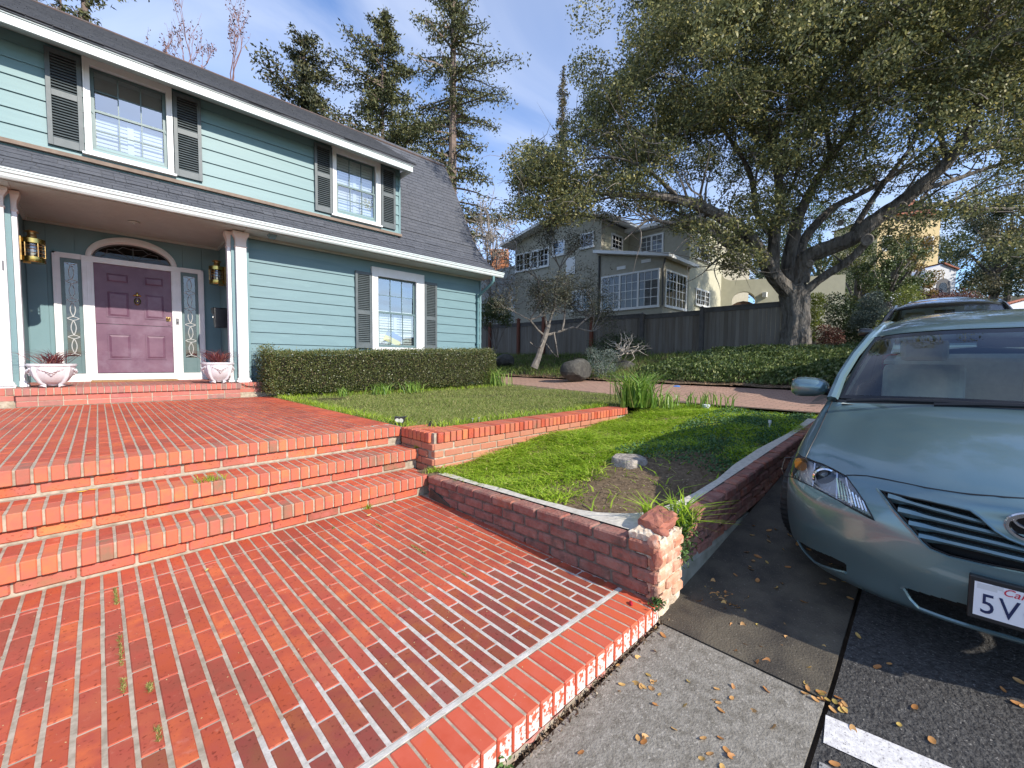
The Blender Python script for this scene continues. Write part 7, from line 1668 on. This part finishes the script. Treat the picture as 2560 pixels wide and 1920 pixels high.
        t = MB(); t.tube([(1.42, sg*.83, .945), (1.42, sg*.90, .955)], .028, 8); t.build('mirror_arm', trimk, wm); t = MB(); t.box(1.429, 1.432, min(sg*.88, sg*1.08), max(sg*.88, sg*1.08), .935, 1.035); t.build('mirror_glass', chrome, wm)
        t = MB(); t.box(4.56, 4.68, min(sg*.62, sg*.80), max(sg*.62, sg*.80), .70, .90); t.build('tail_lamp', mat('red_lamp', (.35, .01, .01), .2), car, bevel=.03)
        for ha in (1.75, 2.75): t = MB(); t.tube([(ha+.42, sg*.92, .80), (ha+.45, sg*.945, .80), (ha+.58, sg*.945, .80), (ha+.61, sg*.92, .80)], .012, 6); t.build('door_handle', paint, car, smooth=True)
    # rear glass, boot lid, cowl
    t = MB(); t.add([(3.06, -.58, 1.36), (3.06, 0, 1.40), (3.06, .58, 1.36), (3.74, .70, 1.045), (3.76, 0, 1.07), (3.74, -.70, 1.045)], [(0, 5, 4, 1), (1, 4, 3, 2)]); t.build('rear_window', side_glass, car)
    t = MB(); t.add([(3.70, -.83, .985), (3.72, 0, 1.065), (3.70, .83, .985), (4.35, .80, .99), (4.35, 0, 1.06), (4.35, -.80, .99), (4.62, -.70, .998), (4.66, 0, 1.04), (4.62, .70, .998), (4.72, 0, 1.0)], [(0, 5, 4, 1), (1, 4, 3, 2), (5, 6, 7, 4), (4, 7, 8, 3), (6, 9, 7), (7, 9, 8)]); t.build('boot_lid', paint, car, smooth=True)
    t = MB(); V = []
    for p, q in zip([(1.0, 0, .972), (1.02, .27, .967), (1.06, .47, .952), (1.11, .655, .932), (1.17, .765, .922)], [(1.075, 0, .985), (1.09, .28, .982), (1.14, .52, .965), (1.19, .68, .953), (1.23, .79, .945)]): V += [p, q]
    for sg in (1, -1): t.add([(a, sg*b_, h-.004) for a, b_, h in V], [(2*i, 2*i+2, 2*i+3, 2*i+1) for i in range(4)])
    t.build('cowl', trimk, car)
    for (pts_) in ([(1.03, .70, .965), (1.03, .5, .985), (1.025, .25, .993), (1.02, .05, .990)], [(1.02, .30, .975), (1.02, .1, .990), (1.02, -.2, .998), (1.035, -.55, .990), (1.05, -.62, .985)]):
        t = MB(); t.tube(pts_, [.010, .013, .012, .008] if len(pts_) == 4 else [.014, .014, .013, .010, .007], 6); t.tube([(a+.012, b_, h-.004) for a, b_, h in pts_], .006, 4); t.build('wiper', trimk, car)
    # inside
    t = MB(); t.add([(1.10, -.74, .93), (1.10, .74, .93), (1.62, .70, .90), (1.62, -.70, .90), (1.66, -.70, .60), (1.66, .70, .60)], [(0, 1, 2, 3), (3, 2, 5, 4)]); t.build('dashboard', dashm, car)
    t = MB(); t.box(1.2, 4.5, -.80, .80, .18, .20); t.box(1.12, 1.14, -.7, .7, .2, .88); t.build('floor_pan', trimk, car); t = MB(); t.box(3.2, 3.75, -.68, .68, .95, .98); t.build('parcel_shelf', cloth, car)
    def seat(b0, a0, w, nm='seat'):
        t = MB(); s_ = w/2
        t.prism([(a0-.40, .42), (a0-.42, .52), (a0+.05, .50), (a0+.10, .40)], b0-s_, b0+s_, 'y'); t.prism([(a0, .50), (a0+.06, .80), (a0+.13, 1.02), (a0+.22, 1.06), (a0+.26, 1.0), (a0+.20, .8), (a0+.16, .46)], b0-s_*.92, b0+s_*.92, 'y')
        s = t.build(nm, cloth, car, bevel=.04, fixn=True)
        if nm == 'seat': t = MB(); t.box(a0+.14, a0+.25, b0-.14, b0+.14, 1.08, 1.25); t.build('head_rest', cloth, s, bevel=.035)
    seat(-.38, 2.15, .52); seat(.38, 2.15, .52); seat(0, 3.0, 1.3, 'rear_seat')
    for b0 in (-.38, .38): t = MB(); t.box(3.14, 3.22, b0-.12, b0+.12, 1.02, 1.16); t.build('rear_head_rest', cloth, car, bevel=.03)
    for sg in (1, -1): t = MB(); t.add([(1.26, sg*.745, .95), (1.34, sg*.73, .95), (1.80, sg*.60, 1.30), (1.72, sg*.61, 1.31)], [(0, 1, 2, 3)]); t.build('inner_pillar', cloth, car)
    t = MB(); t.add([(1.72, -.60, 1.33), (1.72, .60, 1.33), (3.05, .56, 1.36), (3.05, -.56, 1.36)], [(0, 1, 2, 3)]); t.build('headliner', cloth, car)
    t = MB(); t.tube([(1.72+.05*math.sin(q)*.4, -.38+.185*math.cos(q), .86+.175*math.sin(q)) for q in np.linspace(0, 2*PI, 25)], .016, 8); t.tube([(1.70, -.56, .86), (1.70, -.20, .86)], .02, 6); t.build('steering_wheel', mat('grey_wheel', (.12, .12, .11), .6), car, smooth=True)
    t = MB(); t.box(1.78, 1.80, -.12, .12, 1.23, 1.29); t.build('inner_mirror', trimk, car, bevel=.01)
    # wheels
    for a0 in (.96, 3.735):
        for sg in (1, -1):
            t = MB(); prof = [(.215, -.085), (.235, -.10), (.29, -.108), (.318, -.100), (.330, -.085), (.333, -.04), (.333, .04), (.330, .085), (.318, .100), (.29, .108), (.235, .10), (.215, .085)]; t.lathe(prof, 40); w = t.build('wheel', tyre_m, car, smooth=True); w.location = (a0, sg*.812, .333); w.rotation_euler = (PI/2, 0, -.24 if a0 < 2 else 0)
            g_ = MB()
            for k in range(56):
                q = 2*PI*k/56
                for zc in (-.062, .062): g_.add([((.3345)*math.cos(q+dq), (.3345)*math.sin(q+dq), z) for dq, z in ((0, zc-.028), (.03, zc-.026), (.045, zc+.026), (.015, zc+.028))], [(0, 1, 2, 3)])
            o = g_.build('tread', trimk, w); tag(o, kind='stuff')
            r = MB(); r.lathe([(.03, .07), (.07, .072), (.20, .045), (.218, .09), (.224, .09), (.22, .0), (.05, .0)], 30, (0, 0, 0)) ; rm = r.build('rim', mat('rim_silver', (.5, .5, .52), .3, metal=.9), w, smooth=True); rm.scale = (1, 1, -1 if sg > 0 else 1)
    t = MB()
    for a0 in (.96, 3.735):
        for sg in (1, -1): t.box(a0-.40, a0+.40, min(sg*.66, sg*.665), max(sg*.66, sg*.665), .2, .72); t.tube([(a0+.375*math.cos(q), sg*.80, .335+.375*math.sin(q)) for q in np.linspace(0, PI, 16)], .012, 4)
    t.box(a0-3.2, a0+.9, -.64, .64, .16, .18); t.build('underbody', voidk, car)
    return car
car1 = make_car(); TH = math.atan(.12); CX, CY = 2.94, -4.29
car1.location = (CX, CY, -.65+.12*(CX-2.6)); car1.rotation_euler = (0, -TH, 0)
tag(car1, 'blue green metallic sedan parked nose towards the camera close to the planter wall', 'car', 'cars parked along the kerb')
def copy_tree(o, parent=None):
    c = o.copy(); COL.objects.link(c)
    if parent is not None: c.parent = parent
    for ch in list(o.children): copy_tree(ch, c)
    return c
def repaint(o, m):
    if o.type == 'MESH':
        for s in o.material_slots:
            if s.material == paint: s.link = 'OBJECT'; s.material = m
    for ch in o.children: repaint(ch, m)
for (x, y, sc, m, lab) in ((8.95, -4.02, 1.03, paint_k, 'black car parked behind the blue green sedan, only its roof and windscreen showing'), (15.3, -3.95, 1.02, paint_b, 'pale blue car roof peeking over the black car')):
    c = copy_tree(car1); c.location = (x, y, -.65+.12*(x-2.6)); c.scale = (1, 1, sc); tag(c, lab, 'car'); repaint(c, m)
    def drop(o):
        for ch in list(o.children): drop(ch)
        bpy.data.objects.remove(o, do_unlink=True)
    for ch in list(c.children):
        if ch.name.startswith('number_plate'): drop(ch)

# ================================================================== FALLEN LEAVES AND SMALL THINGS
lfm = mat('dry_oak_leaf', (.3, .15, .05), .6, ramp=[(0, (.40, .16, .04)), (.3, (.58, .28, .08)), (.6, (.68, .42, .16)), (.85, (.72, .52, .14)), (1, (.45, .42, .09))], transl=.15, color2=(.36, .17, .06), nscale=40)
LM = []
for k in range(5):
    rr = random.Random(60+k); b = MB(); n = 10; V = []
    cup = rr.uniform(.15, .5); ln = .5; wd = rr.uniform(.24, .32)
    ring = [(ln*math.cos(2*PI*i/n), wd*math.sin(2*PI*i/n)*(1+.1*rr.uniform(-1, 1))) for i in range(n)]
    V = [(x, y, cup*(x*x*.9+y*y*1.6)+.02) for x, y in ring]+[(x*.5, y*.5, cup*(x*x*.25+y*y*.3)*.6+.005) for x, y in ring]+[(0, 0, 0)]
    b.add(V, [(i, (i+1) % n, n+(i+1) % n, n+i) for i in range(n)]+[(n+i, n+(i+1) % n, 2*n) for i in range(n)]); me = b.mesh('fallen_leaf', lfm); me.polygons.foreach_set('use_smooth', [True]*len(me.polygons)); LM.append(me)
rr = random.Random(99)
def gzr(x, y): return hs(x)+(.01*min(1.5, YG-y) if y < YG else 0)
def leaf(x, y, z, s, lab, grp, tilt=.25):
    o = bpy.data.objects.new('fallen_leaf', rr.choice(LM)); COL.objects.link(o); o.location = (x, y, z+.002); o.rotation_euler = (rr.gauss(0, tilt), rr.gauss(0, tilt)-(.12 if x > 2.6 and y < -3 else 0), rr.uniform(0, 6.28)); o.scale = (s, s, s*rr.uniform(.6, 1.5)); tag(o, lab, 'leaf', grp); return o
G1 = 'dry leaves on the pale concrete gutter slab'; G2 = 'dry leaves on the dark concrete beside the car'; G3 = 'dry leaves on the asphalt in front of the car'
for i in range(46):
    if i < 16: c = [(2.02, -3.20), (1.75, -3.30), (2.20, -3.42), (1.92, -3.52)][i//4]; x, y = c[0]+rr.gauss(0, .035), c[1]+rr.gauss(0, .035)
    else: x, y = rr.uniform(1.35, 2.42), rr.uniform(-3.72, -3.08)
    leaf(x, y, gzr(x, y), rr.uniform(.024, .038), 'small dry brown leaf on the pale concrete gutter slab', G1)
for i in range(84):
    if i < 26: x, y = 2.86+rr.gauss(0, .06), -3.22+rr.gauss(0, .05)
    elif i < 32: x, y = 2.66+rr.gauss(0, .05), -3.36+rr.gauss(0, .05)
    else: x, y = rr.uniform(2.48, 3.9), rr.uniform(-3.72, -3.08)
    leaf(x, y, gzr(x, y), rr.uniform(.030, .050), 'small dry leaf on the dark concrete beside the car', G2)
for i in range(48):
    if i < 16: x, y = 2.46+rr.gauss(0, .03), rr.uniform(-3.80, -3.66)
    else: x, y = rr.uniform(2.0, 3.1), rr.uniform(-4.7, -3.78)
    leaf(x, y, gzr(x, y)+.002, rr.uniform(.022, .042), 'small dry leaf on the asphalt in front of the car', G3)
for (x, y) in ((1.30, -3.045), (2.02, -3.05), (1.62, -3.04), (2.38, -3.05)): leaf(x, y, gzr(x, y)+.01, .034, 'curled leaf caught in the crack at the foot of the kerb', 'leaves in the kerb crack', .5)
ylm = mat('yellow_leaf', (.75, .42, .03), .5, (.6, .3, .03), 30)
def single(x, y, z, s, m, lab, rz):
    me = LM[1].copy(); me.materials.clear(); me.materials.append(m); o = link_mesh('fallen_leaf', me, None, None, (x, y, z+.003), (.1, .05, rz)); o.scale = (s, s*.5, s); tag(o, lab, 'leaf')
single(.292, -.055, -.188, .055, ylm, 'left half of the slim yellow leaf pair on the upper step', .2); single(.345, -.04, -.188, .05, ylm, 'right half of the slim yellow leaf pair on the upper step', -.25)
single(1.93, -.80, -.5606, .06, mat('pale_leaf', (.55, .45, .15), .6), 'pale yellow leaf on the lower patio near the steps', .5)
single(.82, -.99, -.5606, .045, MATS['pale_leaf'], 'pale leaf on the lower patio below the middle of the steps', 1.1)
single(.33, .32, 0, .045, mat('tan_leaf', (.45, .25, .08), .6), 'tan leaf on the landing above the nosing', .3)
o = stone('rose_petal', (2.345, -2.925, -.553), (.020, .012, .008), mat('crimson_petal', (.42, .01, .03), .5), None, 44, .7, sub=2); tag(o, 'crumpled crimson petal on the kerb bricks by the wall corner', 'petal')
b = MB(); b.prism([(-.035, 0), (.035, .004), (.012, .03), (.006, .055), (-.006, .03)], -.012, .012, 'y'); o = b.build('broken_bracket', m_black, None, loc=(2.93, -.18, 0)); tag(o, 'small black broken bracket standing on the pier cap bricks', 'bracket')
# seeds and blossom specks on the patio
P = np.column_stack([RNG.uniform(.0, 2.4, 320), RNG.uniform(-3.0, -.65, 320), np.full(320, -.5595)]); V, F = leaf_quads(P, .008, .005); V[:, 2] = -.5592+.1*(V[:, 2]+.5592)*.3
V[:, 2] = np.maximum(V[:, 2], -.5597)
o = np_mesh('blossom_specks', V, F, mat('yellow_speck', (.62, .52, .25), .8)); tag(o, kind='stuff')
# cracks in the joints: dark gaps with moss
dk = mat('dark_crack', (.02, .016, .012), 1.0); cr = MB()
for (x, ya, yb, z) in ((.4255, -1.91, -.88, -.5625), (.500, -2.31, -1.90, -.5625), (1.886, -2.2, -1.0, -.5625), (1.2855, -2.0, -.9, -.5625)):
    y = ya
    while y < yb: L = min(.1, yb-y); w = random.uniform(.002, .0055); cr.box(x-.001, x-.001+w, y, y+L, z-.002, z+.0004); y += L
o = cr.build('joint_crack', dk, lower)
P = []
for (x, ya, yb, n) in ((.4250, -1.10, -.88, 240), (.427, -1.70, -1.45, 160), (.428, -1.9, -1.8, 80), (.499, -1.96, -1.90, 120), (.502, -2.25, -2.18, 90), (1.888, -1.70, -1.52, 160), (1.887, -1.1, -1.0, 60), (1.62, -.87, -.85, 60), (1.9, -2.12, -2.05, 40), (2.25, -.66, -.60, 60), (2.30, -1.5, -1.48, 20)):
    P.append(np.column_stack([RNG.normal(x, .0035, n), RNG.uniform(ya, yb, n), np.full(n, -.5625)]))
P = np.concatenate(P); V, F = blades(P, RNG.uniform(.004, .016, len(P)), .003, lean=1.0); o = np_mesh('moss', V, F, mat('moss_green', (.2, .2, .04), .8, ramp=[(0, (.10, .12, .02)), (.6, (.24, .24, .05)), (1, (.42, .34, .14))])); tag(o, kind='stuff')
P = []
for (c, n, s) in (((2.70, -.30, -.188), 60, .02), ((2.66, -.62, -.374), 160, .035), ((2.5, -.60, -.56), 60, .02), ((.95, -.3, -.186), 90, .05), ((2.0, -.64, -.56), 40, .02)):
    P.append(np.array(c)+RNG.normal(size=(n, 3))*vec(s, s*.5, 0))
P = np.concatenate(P); V, F = blades(P, RNG.uniform(.02, .06, len(P)), .004, lean=1.0); o = np_mesh('joint_weeds', V, F, weed_m); tag(o, kind='stuff')
bits = pick(900, 1.2, 2.5, -3.07, -3.02, lambda x, y: np.ones_like(x)); P = np.column_stack([bits, np.array([hs(a)-.005 for a in bits[:, 0]])]); V, F = leaf_quads(P, RNG.uniform(.01, .03, 900), .008)
o = np_mesh('crack_litter', V, F, MATS['litter_bits']); tag(o, kind='stuff')
